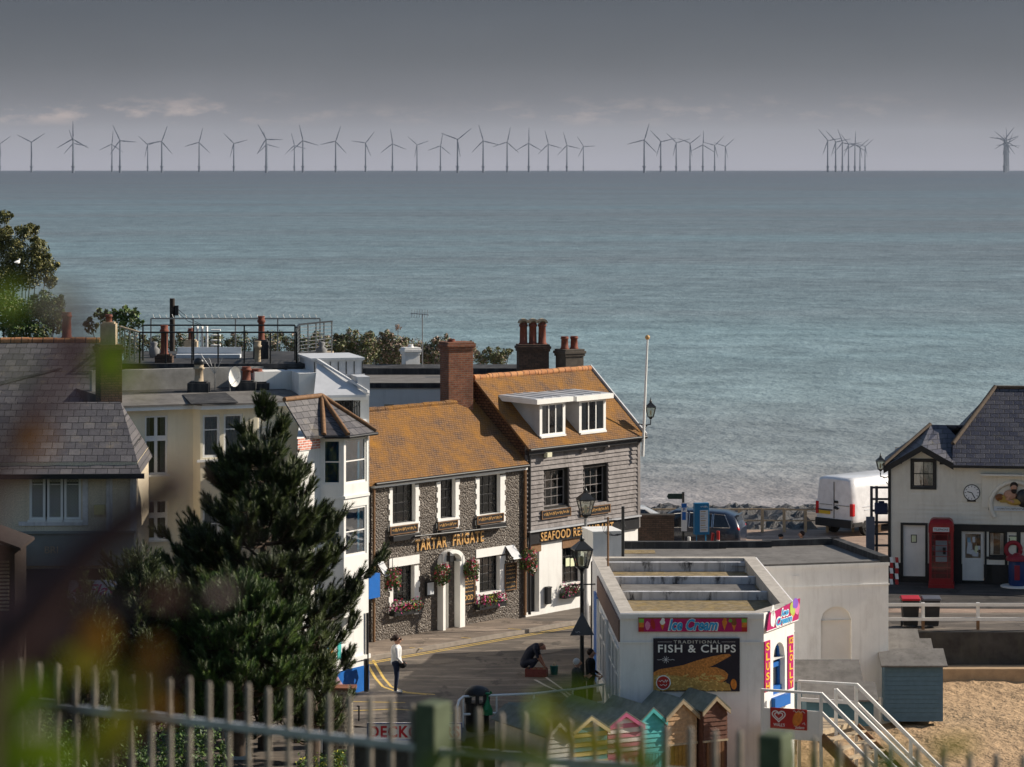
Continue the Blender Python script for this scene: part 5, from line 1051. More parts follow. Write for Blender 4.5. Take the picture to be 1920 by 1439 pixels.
for S, mid in ((S0, 1), (S1, 1), (Sm, 0)):
    e = S+rd*run
    mb.bar(lv(S.x, S.y, DZ+1.0), lv(e.x, e.y, DZ-drop+1.0), .06, .1)
    if mid: mb.bar(lv(S.x, S.y, DZ+.5), lv(e.x, e.y, DZ-drop+.5), .045, .09)
mb.bar(lv(6.74, 83.6, DZ+1.0), lv(8.29, 82.98, DZ+1.0), .1, .06); mb.bar(lv(7.87, 84.98, DZ+1.0), lv(9.4, 84.45, DZ+1.0), .1, .06); mb.bar(lv(7.87, 84.98, DZ+.5), lv(9.4, 84.45, DZ+.5), .05, .1); mb.build('handrail', WHITE, dk)
for S in (S0, S1, Sm):
    for k in (0, .36, .7, 1):
        p = S+rd*run*k; z = DZ-drop*k; mb = MB(); mb.box(*(lv(p.x, p.y, 0)-Vector((.045, .045, 0)))[:2], (z-DZ)-(.2 if k else 3.6), *(lv(p.x, p.y, 0)+Vector((.045, .045, 0)))[:2], z-DZ+1.02); mb.build('post', WHITE, dk)
for x, y in ((6.77, 83.6), (7.89, 84.98)): mb = MB(); v_ = lv(x, y, 0); mb.box(v_.x-.045, v_.y-.045, -3.6, v_.x+.045, v_.y+.045, 1.0); mb.build('post', WHITE, dk)
DF = Fr(6.74, 83.6, 0, math.degrees(math.atan2(82.98-83.6, 8.29-6.74))); Ld = math.hypot(.62, 1.55)
mb = MB(); q = [DF.world(x, -.03, z)-do for x, z in ((.02, .4), (Ld-.02, .4), (Ld-.02, 1.2), (.02, 1.2))]; mb.ext(q, DF.n*.05); mb.build('front_panel', WHITE, dk)
r = DF.rect(1444, 1329, 1513, 1368, -.06); t = thing('ice_cream_sign', 'red ice cream sign with a white heart on the deck front panel', 'sign', DF.world(r[0], -.06, r[2]), DF.deg); w, h = r[1]-r[0], r[3]-r[2]
mb = MB(); mb.box(0, 0, 0, w, .025, h); mb.build('panel', RED, t, .012); mb = MB()
for sc_, ww in ((1, .03), (.62, .026)):
    pts = []
    for k in range(25):
        a = 2*math.pi*k/24; x = 16*math.sin(a)**3; z = 13*math.cos(a)-5*math.cos(2*a)-2*math.cos(3*a)-math.cos(4*a); pts.append((w*.235+x*.0115*sc_, -.004, h*.63+z*.0105*sc_))
    for p, q in zip(pts, pts[1:]): mb.bar(p, q, ww, .005, 0, (0, 1, 0))
mb.build('heart_emblem', PW_, t); text_fit(t, 'lettering', "WALL'S", w*.09, w*.4, h*.12, h*.27, -.003, PW_, .003, .015); text_fit(t, 'lettering', 'Solero', w*.68, w*.93, h*.06, h*.2, -.003, PW_, .003, .01, .3)
mb = MB(); disc(mb, w*.75, h*.56, .13, .22, -.002, .006, 0, 18, .03, -.35); mb.bar((w*.7, -.004, h*.35), (w*.66, -.004, h*.16), .03, .005, 1, (0, 1, 0)); mb.build('lolly_picture', [ORG, PALEW], t); mb = MB(); mb.tube([(w*.63+.03*k, -.005, h*.88+.03*math.sin(k*1.6)) for k in range(12)], .008, 4); mb.tube([(w*.88, -.005, h*.3), (w*.93, -.005, h*.38), (w*.95, -.005, h*.26)], .008, 4); mb.build('swirl', PW_, t)
# ================================================================= boathouse
BO = Fr(*G(1668, 1092).xy, 0, -9.0); BT = frthing(BO, 'boathouse', 'cream weatherboarded boathouse with black trim and blue slate roof beside the red telephone box', 'boathouse')
Lo = 12.0; ze = BO.hit(1850, 868)[1]; gx0, gxm, gx1 = BO.hit(1668, 880)[0], BO.hit(1728, 838)[0], BO.hit(1783, 868)[0]; gz = BO.hit(1728, 838)[1]
wn = BO.rect(1712, 865, 1751, 913); d1 = list(BO.rect(1693, 985, 1735, 1081)); d2 = list(BO.rect(1804, 996, 1845, 1089)); w2 = BO.rect(1854, 998, 1884, 1044)
d1[2] = d1[2]; holes = [wn, tuple(d1), tuple(d2), w2]
mb = MB(); wall_front(mb, 0, Lo, 0, ze, holes, .16, .02, 1, 1)
zz = 0; hb = .17; n = int((gz-.0)/hb)
for i in range(n):
    za, zb = .75+i*hb, .75+(i+1)*hb
    if za > gz-.2: break
    segs = [(.02, Lo)] if zb <= ze else [(max(.02, gx0+(gxm-gx0)*(zb-ze+.25)/(gz-ze+.25)), min(gx1, gx1-(gx1-gxm)*(zb-ze+.25)/(gz-ze+.25)))]
    for h in holes:
        if za < h[3]-.01 and zb > h[2]+.01: segs = [q for (a, b) in segs for q in ((a, min(b, h[0])), (max(a, h[1]), b)) if q[1]-q[0] > .03]
    for a, b in segs:
        mb.ext([(a, .015, za), (a, -.035, za), (a, -.012, zb+.008), (a, .015, zb+.008)], (b-a, 0, 0))
mb.poly([(gx0, .018, ze), (gx1, .018, ze), (gxm, .018, gz-.05)], 1)
mb.quad((0, .02, 0), (0, 6, 0), (0, 6, ze-.3), (0, .02, ze), 0); mb.quad((0, 6, 0), (Lo, 6, 0), (Lo, 6, ze), (0, 6, ze), 0); mb.quad((Lo, 6, 0), (Lo, .02, 0), (Lo, .02, ze), (Lo, 6, ze), 0)
mb.build('boarded_wall', [WOODC, VOID], BT)
mb = MB(); mb.box(-.06, -.06, 0, .05, .1, ze-.05)
pz = .75
for a, b in ((.05, d1[0]-.1), (d1[1]+.1, d2[0]-.35), (d2[1]+.3, Lo)): mb.box(a, -.05, 0, b, .01, pz)
for a, b, c_, dd, w in ((*wn, .1), (*d1, .09)):
    mb.box(a-w, -.06, c_-(w if c_ > 1 else 0), a-.001, .02, dd+w); mb.box(b+.001, -.06, c_-(w if c_ > 1 else 0), b+w, .02, dd+w); mb.box(a, -.06, dd, b, .02, dd+w)
    if c_ > 1: mb.box(a, -.06, c_-w, b, .02, c_)
zl = BO.hit(1850, 990)[1]; x0 = d2[0]-.34; mb.box(x0, -.07, zl-.14, Lo, .02, zl+.12); mb.box(x0, -.06, 0, d2[0]-.02, .02, zl-.141); mb.box(d2[1]+.02, -.06, .0, w2[0]-.08, .02, zl-.141); mb.box(w2[1]+.0, -.06, pz, w2[1]+.09, .02, zl-.141); mb.box(w2[0]-.079, -.06, w2[2]-.09, w2[1]+.09, .02, w2[2])
mb.box(BO.hit(1906, 1020)[0], -.06, 1.1, BO.hit(1906, 1020)[0]+.15, .02, zl-.142)
mb.build('black_trim', BLACK, BT)
window(BT, *wn, .05, 2, 2, .04, .03, BLACK, GLASS, None, 0, CURT); window(BT, *w2, .05, 1, 1, .05, .03, BLACK, GLASS, None, 0, CURTW, cw=.5)
mb = MB(); mb.box(d1[0]+.01, .04, d1[2], d1[1]-.01, .1, d1[3]-.01)
for k in range(5): x = d1[0]+(d1[1]-d1[0])*(k+.5)/5; mb.box(x-.004, .034, d1[2]+.02, x+.004, .0399, d1[3]-.03)
do_ = mb.build('door', WHITE, BT); mb = MB(); r = BO.rect(1708, 1003, 1719, 1018); mb.box(r[0], .02, r[2], r[1], .033, r[3], 0); mb.box(r[0]+.03, .012, r[2]+.03, r[1]-.03, .02, r[3]-.03, 1); mb.build('notice', [BLACK, NOTE], do_)
mb = MB(); a, b, c_, dd = d2; m_ = c_+(dd-c_)*.45; mb.box(a+.01, .04, c_, b-.01, .1, m_); mb.box(a+.01, .04, m_, a+.12, .1, dd-.01); mb.box(b-.12, .04, m_, b-.01, .1, dd-.01); mb.box(a+.12, .04, dd-.12, b-.12, .1, dd-.01); mb.box(a+.3, .03, m_-.1, b-.3, .05, m_-.04)
do_ = mb.build('door', WHITE, BT); mb = MB(); mb.quad((a+.12, .07, m_), (b-.12, .07, m_), (b-.12, .07, dd-.12), (a+.12, .07, dd-.12)); mb.build('pane', GLASS, do_)
mb = MB(); random.seed(21)
for k in range(12):
    x = random.uniform(a+.14, b-.3); z = random.uniform(m_+.05, dd-.4); mb.box(x, .05-.0007*k, z, x+random.uniform(.1, .17), .055-.0007*k, z+random.uniform(.12, .24), random.choice((0, 0, 1, 2)))
mb.build('poster', [CURTW, M('blue_notice', (.25, .42, .55), .7), NOTE], do_)
# roofs
rz = BO.hit(1890, 728, 3.2)[1]; xr = BO.hit(1866, 728, 3.2)[0]; xv = BO.hit(1787, 868)[0]; xt = BO.hit(1787, 800, 1.6)[0]
mb = MB(); k_ = (rz-ze)/(3.2+.3)
mb.ext([(xv-.02, -.3, ze-.08), (Lo+.3, -.3, ze-.08), (Lo+.3, 3.2, rz), (xr, 3.2, rz), (xv-.02, .6, ze-.08+.9*k_)], (0, 0, -.08), 0)
mb.ext([(xr, 3.2, rz), (Lo+.3, 3.2, rz), (Lo+.3, 6.4, ze-.1), (xv-.3, 6.4, ze-.1), (xv-.02, 5.6, ze+.75)], (0, 0, -.08), 0)
mb.ext([(xv-.02, .6, ze-.06+.9*k_), (xr, 3.2, rz+.01), (xv-.02, 5.6, ze+.76)], (0, 0, -.08), 0)
mb.poly([(xv, .5, ze-.3), (xv, 5.6, ze-.3), (xv, 5.6, ze+.8), (xv, .62, ze-.04+.9*k_)]); mb.ext([(xv, .6, ze-.1+.9*k_), (xr, 3.2, rz-.09), (xv, 5.6, ze+.6)], (0, 0, -.3))
# small gable wing with its hip
wzr = BO.hit(1765, 797, 2.2)[1]; wx = BO.hit(1765, 797, 2.2)[0]; wl = gx0-.22
mb.ext([(gxm, -.28, gz+.06), (gx1+.12, -.28, ze-.02), (gx1+.5, 1.2, ze+.55), (wx+.15, 2.2, wzr), (wx-.4, 2.2, wzr)], (0, 0, -.07), 0)
mb.ext([(gxm, -.28, gz+.061), (wx-.4, 2.2, wzr+.001), (wl-.05, 2.6, ze-.1), (wl, -.28, ze-.2)], (0, 0, -.07), 0)
mb.ext([(wx-.4, 2.2, wzr), (wx+.9, 2.2, wzr), (xv+.1, 5, ze), (wl, 5, ze-.3), (wl-.04, 2.6, ze-.1)], (0, 0, -.07), 0)
rf = mb.build('roof', SLATEB, BT); mb = MB()
mb.tube([(xr, 3.2, rz+.03), (Lo+.3, 3.2, rz+.03)], .07, 7); mb.tube([(xv-.02, .62, ze-.02+.9*k_), (xr, 3.2, rz+.05)], .09, 7); mb.tube([(wl, -.22, ze-.14), (wx-.42, 2.2, wzr+.02)], .08, 7); mb.build('hip_tiles', M('dull_brown_hip_tiles', (.1, .075, .055), .85, .3, 8), rf)
mb = MB()
for p, q in (((wl, -.32, ze-.2), (gxm, -.32, gz+.08)), ((gxm, -.32, gz+.08), (gx1+.1, -.32, ze-.02))): mb.ext([p, q, (q[0], q[1], q[2]-.24), (p[0], p[1], p[2]-.24)], (0, .06, 0))
mb.box(gx1+.05, -.36, ze-.18, Lo+.3, -.28, ze-.08); mb.box(-.04, -.2, ze-.4, .02, .5, ze-.15); mb.build('bargeboard', BLACK, rf)
# hung on the boathouse
def hung(fr, name, label, cat, px, py, off=.05, group=None):
    c = fr.hit(px, py, -off); return thing(name, label, cat, fr.world(c[0], -off, c[1]), fr.deg, group)
t = hung(BO, 'wall_clock', 'round white clock in a square cream frame on the boathouse wall', 'clock', 1822, 924); s_ = BO.o.y/F; mb = MB(); w = 17*s_; mb.box(-w, 0, -w*1.05, w, .06, w*1.05, 0); mb.build('case', WOODC, t, .008)
mb = MB(); R0 = 15.5*s_; vs = lambda r, y: [(r*math.cos(a_*math.pi/16), y, r*math.sin(a_*math.pi/16)) for a_ in range(32)]
mb.ext(vs(R0, 0)[::-1], (0, -.03, 0), 0); mb.ext(vs(R0*.9, -.031)[::-1], (0, -.004, 0), 1); mb.build('face', [BLACK, PW_], t)
mb = MB()
for k in range(12): a_ = k*math.pi/6; mb.bar((R0*.66*math.sin(a_), -.037, R0*.66*math.cos(a_)), (R0*.84*math.sin(a_), -.037, R0*.84*math.cos(a_)), .022, .004, 0, (0, 1, 0))
mb.build('hour_mark', BLACK, t); mb = MB()
for a_, l in ((math.radians(282), .55), (math.radians(150), .78)): mb.bar((0, -.045, 0), (R0*l*math.sin(a_), -.045, R0*l*math.cos(a_)), .03, .005, 0, (0, 1, 0))
mb.build('hand', BLACK, t); mb = MB(); mb.box(-w*.5, -.02, -w*1.0, w*.45, 0, -w*.72); mb.build('plate', IRON, t)
SKIN = M('skin', (.5, .27, .18), .6, .12, 10)
t = hung(BO, 'relief_panel', 'cream carved panel of a bearded figure with a shield on the boathouse wall', 'carving', 1890, 950, .04)
mb = MB(); X0, X1 = -48*s_, 60*s_; Z0, Z1 = -2*s_, 58*s_; mb.box(X0, -.02, Z0-.02, X1, .04, Z1); mb.box(X0-.06, -.3, Z1, X1, .04, Z1+.06); mb.build('panel', WOODC, t)
mb = MB(); pts = [((12+44*math.cos(math.pi*(1.18-k/14*1.3)))*s_, -.04, (3+43*math.sin(max(-.2, math.pi*(1.18-k/14*1.3))))*s_) for k in range(15)]; mb.tube(pts, .09, 7); mb.build('scroll', WOODC, t)
mb = MB(); mb.ball((11*s_, -.12, 36*s_), 7*s_, 12, 0, .9, .8, 1.2); mb.ball((11*s_, -.16, 30*s_), 5.5*s_, 10, 1, 1, .8, 1); mb.ball((11*s_, -.09, 40*s_), 7.6*s_, 12, 1, 1, .8, .9); mb.ball((4*s_, -.08, 22*s_), 13*s_, 12, 0, .95, .5, .75); mb.tube([(8*s_, -.12, 25*s_), (-2*s_, -.16, 14*s_), (8*s_, -.18, 11*s_)], [.08, .065, .05], 8, 0); mb.ball((9*s_, -.18, 10*s_), .07, 8, 0); mb.ball((28*s_, -.08, 16*s_), 17*s_, 14, 2, .8, .4, 1); mb.ext([(-14*s_, -.05, 8*s_), (-20*s_, -.05, 16*s_), (-8*s_, -.05, 22*s_), (4*s_, -.05, 8*s_)][::-1], (0, -.12, 0), 3); mb.ball((-15*s_, -.1, 17*s_), 8*s_, 10, 4, 1.1, .6, .9); mb.ball((13*s_, -.12, 9*s_), 12*s_, 10, 3, 1.3, .4, .5)
mb.build('figure', [SKIN, M('dark_hair', (.03, .02, .015), .8), IRON, M('gold_cloth', (.45, .28, .06), .6), BRN], t)
mb = MB(); mb.box(-26*s_, -.06, -8*s_, 60*s_, .02, 0, 0); mb.box(-36*s_, -.05, -7*s_, -27*s_, .02, -2*s_, 1); pb = mb.build('plaque', [CURTW, IRON], t); mb = MB(); scrib(mb, -20*s_, 55*s_, -6.5*s_, -1.5*s_, -.064); mb.build('script', IRON, pb)
t = hung(BO, 'life_ring', 'dark red life ring hung beside the boathouse window', 'life ring', 1900, 1031, .05); mb = MB(); mb.tube([(.27*math.cos(k*math.pi/10), 0, .27*math.sin(k*math.pi/10)) for k in range(21)], .085, 8, 0, True, False); mb.build('ring', M('ring_red', (.3, .02, .03), .6), t); mb = MB(); mb.box(-.32, -.12, -.42, .42, .02, -.34); mb.build('shelf', BLACK, t)
t = hung(BO, 'framed_notice', 'small framed notice above the life ring on the boathouse', 'notice', 1901, 1014, .03); mb = MB(); mb.box(-.19, 0, -.17, .19, .03, .19); mb.build('frame', BLACK, t); mb = MB(); mb.box(-.15, -.006, -.13, .15, 0, .15); mb.build('paper', NOTE, t)
c = BO.world(BO.hit(1907, 1100, -.5)[0], -.6, 0); t = thing('collecting_mine', 'dark blue and red painted sea mine shaped collecting box on a white plinth', 'collection box', c, -9); mb = MB(); mb.lathe((0, 0, 0), [(0, .62), (.06, .62)], 20); mb.build('plinth', WHITE, t); mb = MB(); mb.lathe((0, 0, .06), [(0, .28), (.1, .32), (.85, .32), (.95, .28)], 18); mb.build('body', M('mine_blue', (.012, .035, .13), .4, .2), t)
mb = MB(); mb.lathe((0, 0, 1.0), [(0, .4), (.13, .42), (.2, .2), (.27, .1)], 18, 0); mb.box(-.1, -.34, .3, .1, -.31, .85, 0); mb.build('red_top', M('mine_red', (.25, .015, .03), .4, .2), t)
# telephone box
c = BO.world(BO.hit(1766, 1102)[0], -.95, 0); t = thing('telephone_box', 'red cast iron telephone box with a domed top against the boathouse', 'telephone box', c, -9); PR = M('phone_box_red', (.24, .008, .012), .4, .2, 5)
mb = MB(); w = .45; mb.box(-w-.03, -w-.03, 0, w+.03, w+.03, .14); 
for sx in (-1, 1):
    for sy in (-1, 1): mb.box(sx*w, sy*w, .14, sx*(w-.1), sy*(w-.1), 2.08)
mb.box(-w, w-.06, .14, w, w-.02, 2.08); mb.box(-w-.02, -w-.02, 2.08, w+.02, w+.02, 2.34)
for k in range(6):
    a0, a1 = k/6, (k+1)/6; f_ = lambda a_: (w*(1-.5*a_*a_), 2.34+.24*math.sin(a_*math.pi/2)); (r0, z0_), (r1, z1_) = f_(a0), f_(a1)
    mb.add([(-r0, -r0, z0_), (r0, -r0, z0_), (r0, r0, z0_), (-r0, r0, z0_), (-r1, -r1, z1_), (r1, -r1, z1_), (r1, r1, z1_), (-r1, r1, z1_)], [(0, 1, 5, 4), (1, 2, 6, 5), (2, 3, 7, 6), (3, 0, 4, 7)]+([(4, 5, 6, 7)] if k == 5 else []))
mb.build('cabin', PR, t)
mb = MB(); mb.box(-.3, -w-.035, 2.12, .3, -w-.02, 2.28); si = mb.build('sign', CURTW, t); text_fit(si, 'lettering', 'TELEPHONE', -.27, .27, 2.16, 2.24, -w-.036, BLACK, .004, .01)
mb = MB(); w_ = w-.1
for k in range(9): z = .35+k*.205; mb.box(-w_, -w+.01, z, w_, -w+.03, z+.022); mb.box(-w+.01, -w_, z, -w+.03, w_, z+.022)
for x in (-w_+.12, w_-.12): mb.box(x-.011, -w+.008, .35, x+.011, -w+.032, 2.0); mb.box(-w+.008, x-.011, .35, -w+.032, x+.011, 2.0)
mb.box(-w_, -w+.0, .14, w_, -w+.04, .349); mb.box(-w+.0, -w_, .14, -w+.04, w_, .349); mb.build('door', PR, t)
mb = MB(); mb.quad((-w_, -w+.045, .35), (w_, -w+.045, .35), (w_, -w+.045, 2.05), (-w_, -w+.045, 2.05)); mb.quad((-w+.045, -w_, .35), (-w+.045, w_, .35), (-w+.045, w_, 2.05), (-w+.045, -w_, 2.05)); mb.build('pane', GLASS, t)
mb = MB(); mb.box(-.22, .2, .9, .22, .34, 1.7, 0); mb.box(.05, .1, 1.2, .16, .2, 1.45, 1); mb.build('telephone', [CURTW, BLACK], t)
# timber frame stair beside the boathouse, barrier, blue box
c = at(1634, 1040, 119.5); t = thing('timber_steps', 'tall dark timber ladder frame beside the boathouse wall', 'ladder', (c.x, 119.5, 0)); s_ = 119.5/F; mb = MB(); w = 36*s_; h = 15.9-(912-307)*s_
for x in (0, .2, w): mb.box(x-.05, -.05, 0, x+.05, .05, h)
for k in range(8): z = .25+k*(h-.3)/7; mb.box(0, -.03, z-.04, w, .03, z+.04)
mb.build('frame', M('dark_blue_timber', (.05, .055, .07), .7, .3, 6), t); mb = MB(); mb.box(-.22, -.25, 0, .1, -.06, h*.66); mb.box(-.75, -.3, .55, -.22, -.1, .8); mb.build('post_box', M('grey_blue_post', (.1, .12, .17), .6, .2), t)
t = thing('storage_box', 'dark blue box hung on the timber ladder frame', 'box', at(1652, 964, 119.2)); mb = MB(); mb.box(-.24, -.2, 0, .24, .12, .42); mb.box(-.2, -.24, .06, .2, -.2, .3); mb.box(-.1, -.1, .42, .12, .05, .5); mb.build('box', M('navy_plastic', (.01, .02, .07), .5), t, .03)
c = at(1677, 1096, 116.4); t = thing('barrier_boards', 'red and white striped barrier boards leaning by the boathouse door', 'barrier', (c.x, 116.4, 0), -9)
for i, x in enumerate((-.16, .04)):
    mb = MB()
    for k in range(5): mb.ext([(x, .1+.04*k, .05+k*.2), (x+.12, .1+.04*k, .05+k*.2), (x+.12-.03, .14+.04*k, .25+k*.2), (x-.03, .14+.04*k, .25+k*.2)], (0, -.03, 0), (k+i) % 2)
    mb.build('board', [WHITE, RED], t)
# ================================================================= lamps
LGL = glassm('lantern_glass', (.75, .78, .72), .1); AMB = M('lantern_cream', (.75, .68, .45), .6)
def lantern(par, x, y, z, s=1.0):
    mb = MB(); w0, w1, h = .15*s, .27*s, .55*s; c = lambda w, zz: [(x-w, y-w, zz), (x+w, y-w, zz), (x+w, y+w, zz), (x-w, y+w, zz)]
    a, b = c(w0, z), c(w1, z+h)
    for i in range(4): mb.bar(a[i], b[i], .03*s)
    for q in (a, b):
        for i in range(4): mb.bar(q[i], q[(i+1) % 4], .035*s)
    top = c(w1*1.1, z+h+.02); ap = c(.06*s, z+h+.26*s)
    mb.add(top+ap, [(0, 1, 5, 4), (1, 2, 6, 5), (2, 3, 7, 6), (3, 0, 4, 7), (3, 2, 1, 0), (4, 5, 6, 7)]); mb.lathe((x, y, z+h+.24*s), [(0, .05*s), (.06*s, .09*s), (.12*s, .05*s), (.2*s, .025*s), (.3*s, .005)], 8); mb.lathe((x, y, z-.14*s), [(0, .05*s), (.08*s, .1*s), (.14*s, .14*s)], 8)
    o = mb.build('lantern', IRON, par); g = MB(); g.add(a+b, [(0, 1, 5, 4), (1, 2, 6, 5), (2, 3, 7, 6), (3, 0, 4, 7)]); g.build('lantern_glass', LGL, o); g = MB(); g.lathe((x, y, z+.05), [(0, .05*s), (.25*s, .06*s), (.3*s, .03*s)], 8); g.build('bulb', AMB, o)
def street_lamp(label, x, y, h, pole):
    t = thing('street_lamp', label, 'street lamp', (x, y, 0), 12, 'old style street lamps by the restaurant'); mb = MB(); mb.lathe((0, 0, 0), [(0, .16), (.3, .14), (.9, .12), (1.0, .09), (1.1, .07), (h-1.5, .055), (h-1.45, .08), (h-1.38, .055), (h-1.0, .05), (h-.9, .07)], 12); mb.tube([(-.4, 0, h-1.3), (.4, 0, h-1.3)], .022, 6); mb.build('column', pole, t); lantern(t, 0, 0, h-.8, .95); return t
p = at(1091, 1331, 90.0); t = street_lamp('black street lamp with a triangular sign on its column beside the kiosk', p.x, 90.0, 4.95, IRON)
s_ = thing('warning_sign', 'grey back of a triangular road sign fixed on the near street lamp', 'sign', (p.x, 89.82, 2.2), 8); mb = MB(); mb.ext([(-.36, 0, 0), (.36, 0, 0), (0, 0, .68)], (0, -.02, 0)); mb.build('plate', M('grey_sign_back', (.12, .125, .135), .5), s_, .01); mb = MB(); scrib(mb, -.2, -.06, .06, .14, -.024); mb.build('sticker', PW_, s_)
p = at(1098, 1183, 105.2); street_lamp('grey columned street lamp across the road in front of the restaurant window', p.x, 105.2, 4.75, M('grey_column', (.3, .3, .3), .5, .15))
def bracket_lamp(label, px, py0, py1, Y, wx):
    z0_ = at(px, py1, Y); t = thing('bracket_lamp', label, 'lamp', z0_, 0, 'bracket lanterns on buildings'); lantern(t, 0, 0, .25, .78*(py1-py0)*Y/F/1.0); mb = MB(); mb.tube([(0, 0, .14), (0, 0, -.02), (wx*.5, 0, -.06), (wx, 0, .0)], .022, 6); mb.tube([(wx*.3, 0, -.06), (wx*.7, 0, -.3), (wx, 0, -.32)], .016, 5); mb.build('bracket', IRON, t)
bracket_lamp('black lantern on a bracket past the seaward corner of the restaurant', 1220, 752, 795, 113.5, -.45)
bracket_lamp('cream glazed lantern on a bracket at the boathouse corner', 1651, 856, 893, 117.2, .38)
# flagpole, teal side window of the restaurant
b_ = at(1205, 805, 113.2); e_ = at(1214, 636, 113.2); t = thing('flagpole', 'slim white flagpole leaning slightly beyond the restaurant roof', 'flagpole', b_); mb = MB(); mb.tube([(0, 0, -1), e_-b_], [.055, .035], 8); mb.build('pole', WHITE, t); mb = MB(); mb.ball(e_-b_+Vector((0, 0, .06)), .09, 10); mb.build('finial', GOLD, t)
zc0, zc1 = at(1205, 856, 112.8).z, at(1205, 808, 112.8).z; w_ = RS.hit(1205, 830)[0]
mb = MB(); x0 = Lr+.02; x1 = Lr+.62; mb.box(x0, .5, zc0, x1, 1.6, zc0+.16); mb.box(x0, .45, zc1, x1+.05, 1.65, zc1+.08)
for x in (x0, x1-.07): mb.box(x, .5, zc0+.16, x+.07, .57, zc1)
o = mb.build('side_oriel', WHITE, RT); mb = MB(); mb.box(x0+.07, .53, zc0+.16, x1-.07, .55, zc1); mb.build('pane', M('teal_blind', (.03, .3, .42), .35), o)
# ================================================================= sea front furniture
c = at(1230, 1081, 119.0); t = thing('brick_wall', 'dark brown brick wall end between the restaurant and the parked cars', 'wall', (at(1198, 1000, 119).x, 119, 0)); mb = MB(); w = (1262-1196)*119/F; zt = at(1230, 966, 119).z; mb.box(-.3, 0, 0, w, .5, zt-.1); mb.box(-.3, -.04, zt-.1, w+.03, .54, zt); mb.build('wall', BRICKD, t)
mb = MB()
for k in range(3): mb.tube([(w+.25, -1.2+k*.6, 0), (w+.25, -1.2+k*.6, 1.0)], .03, 6)
mb.tube([(w+.25, -1.2, 1.0), (w+.25, 0, 1.0)], .03, 6); t2 = thing('handrail', 'short grey handrail at the end of the dark brick wall', 'railing', t.location); mb.build('rail', STEEL, t2)
c = at(1281, 1050, 121); t = thing('signpost', 'finger signpost with a dark green arm and white parking plate', 'signpost', (c.x, 121, 0)); s_ = 121/F; z = lambda py: H-(py-HY)*s_
mb = MB(); mb.tube([(0, 0, 0), (0, 0, z(923))], .05, 8); mb.build('post', IRON, t); mb = MB(); mb.ext([(-.02, -.03, z(936)), (-.58, -.03, z(936)), (-.64, -.03, z(931)), (-.58, -.03, z(926)), (-.02, -.03, z(926))], (0, .05, 0)); mb.build('finger', M('dark_green_sign', (.015, .035, .03), .5), t)
mb = MB(); mb.box(-.08, -.08, z(996), .14, -.05, z(943)); pl_ = mb.build('plate', WHITE, t); mb = MB(); mb.box(-.07, -.084, z(944+8), .13, -.081, z(944)); text_fit(pl_, 'lettering', 'P', -.01, .08, z(958), z(952.5), -.086, BLUEP, .003, .02); mb.box(-.05, -.084, z(975), .1, -.081, z(960)); mb.build('blue_panel', BLUEP, pl_)
c = at(1302, 1030, 121); t = thing('information_board', 'blue information board with a map panel on thin legs by the dark car', 'board', (c.x, 121, 0), 12); w = 28*s_; mb = MB(); mb.box(0, -.05, z(1003), w, .18, z(944)); mb.build('board', M('info_blue', (.015, .16, .33), .45), t, .01)
mb = MB(); mb.box(w*.36, -.06, z(998), w*.92, -.051, z(957), 0)
for k in range(9): mb.box(w*.4, -.064, z(995-k*4.3), w*(.6+.28*random.random()), -.061, z(993-k*4.3), 1+k % 2)
mb.build('map_panel', [CURTW, PALEW, LEAD], t); mb = MB(); scrib(mb, w*.4, w*.9, z(953), z(948), -.056); mb.build('heading', PW_, t); mb = MB()
for x in (.1, w-.12): mb.tube([(x, .05, 0), (x, .05, z(1003))], .025, 6)
mb.build('leg', M('info_blue_leg', (.02, .2, .4), .45), t)
for i, (px, y0, lb, cl) in enumerate(((1331, 1000, 'leaning red and white bollard beside the information board', 1), (1346.5, 996, 'upright red and white bollard in front of the dark car', 1), (1292, 1007, 'plain white bollard between the signpost and information board', 0))):
    c = at(px, 1035, 122); t = thing('bollard', lb, 'bollard', (c.x, 122, 0), 0, 'bollards along the quay'); hh = H-(y0-HY)*122/F; mb = MB(); lean = .12 if i == 0 else 0
    for k in range(4): mb.tube([(lean*k/4, 0, hh*k/4), (lean*(k+1)/4, 0, hh*(k+1)/4)], .06, 8, cl if k in (1, 3) else 0)
    mb.build('post', [WHITE, RED], t)
# fence along the rocks
pts = [(1290, 958, 1), (1353, 961, 0), (1387, 963, 1), (1430, 959, 1), (1471, 958, 1), (1511, 958, 1), (1552, 958, 1)]
fx = [at(px, 1000, 133.2).x for px in (1226, 1268, 1311, 1354, 1387, 1430, 1471, 1511, 1552, 1600, 1650)]
t = thing('sea_fence', 'weathered post and rail fence along the edge of the seaweed covered rocks', 'fence', (fx[0], 133.4, 0))
for x in fx: mb = MB(); mb.box(x-fx[0]-.06, -.06, -.6, x-fx[0]+.06, .06, 1.0+random.uniform(-.04, .04)); mb.build('post', PALEW, t)
for a, b in zip(fx, fx[1:]):
    mb = MB(); mb.bar((a-fx[0], 0, .98), (b-fx[0], 0, .98+random.uniform(-.03, .03)), .06, .07); mb.bar((a-fx[0], 0, .5), (b-fx[0], 0, .5), .04, .06); mb.build('rail', PALEW, t)
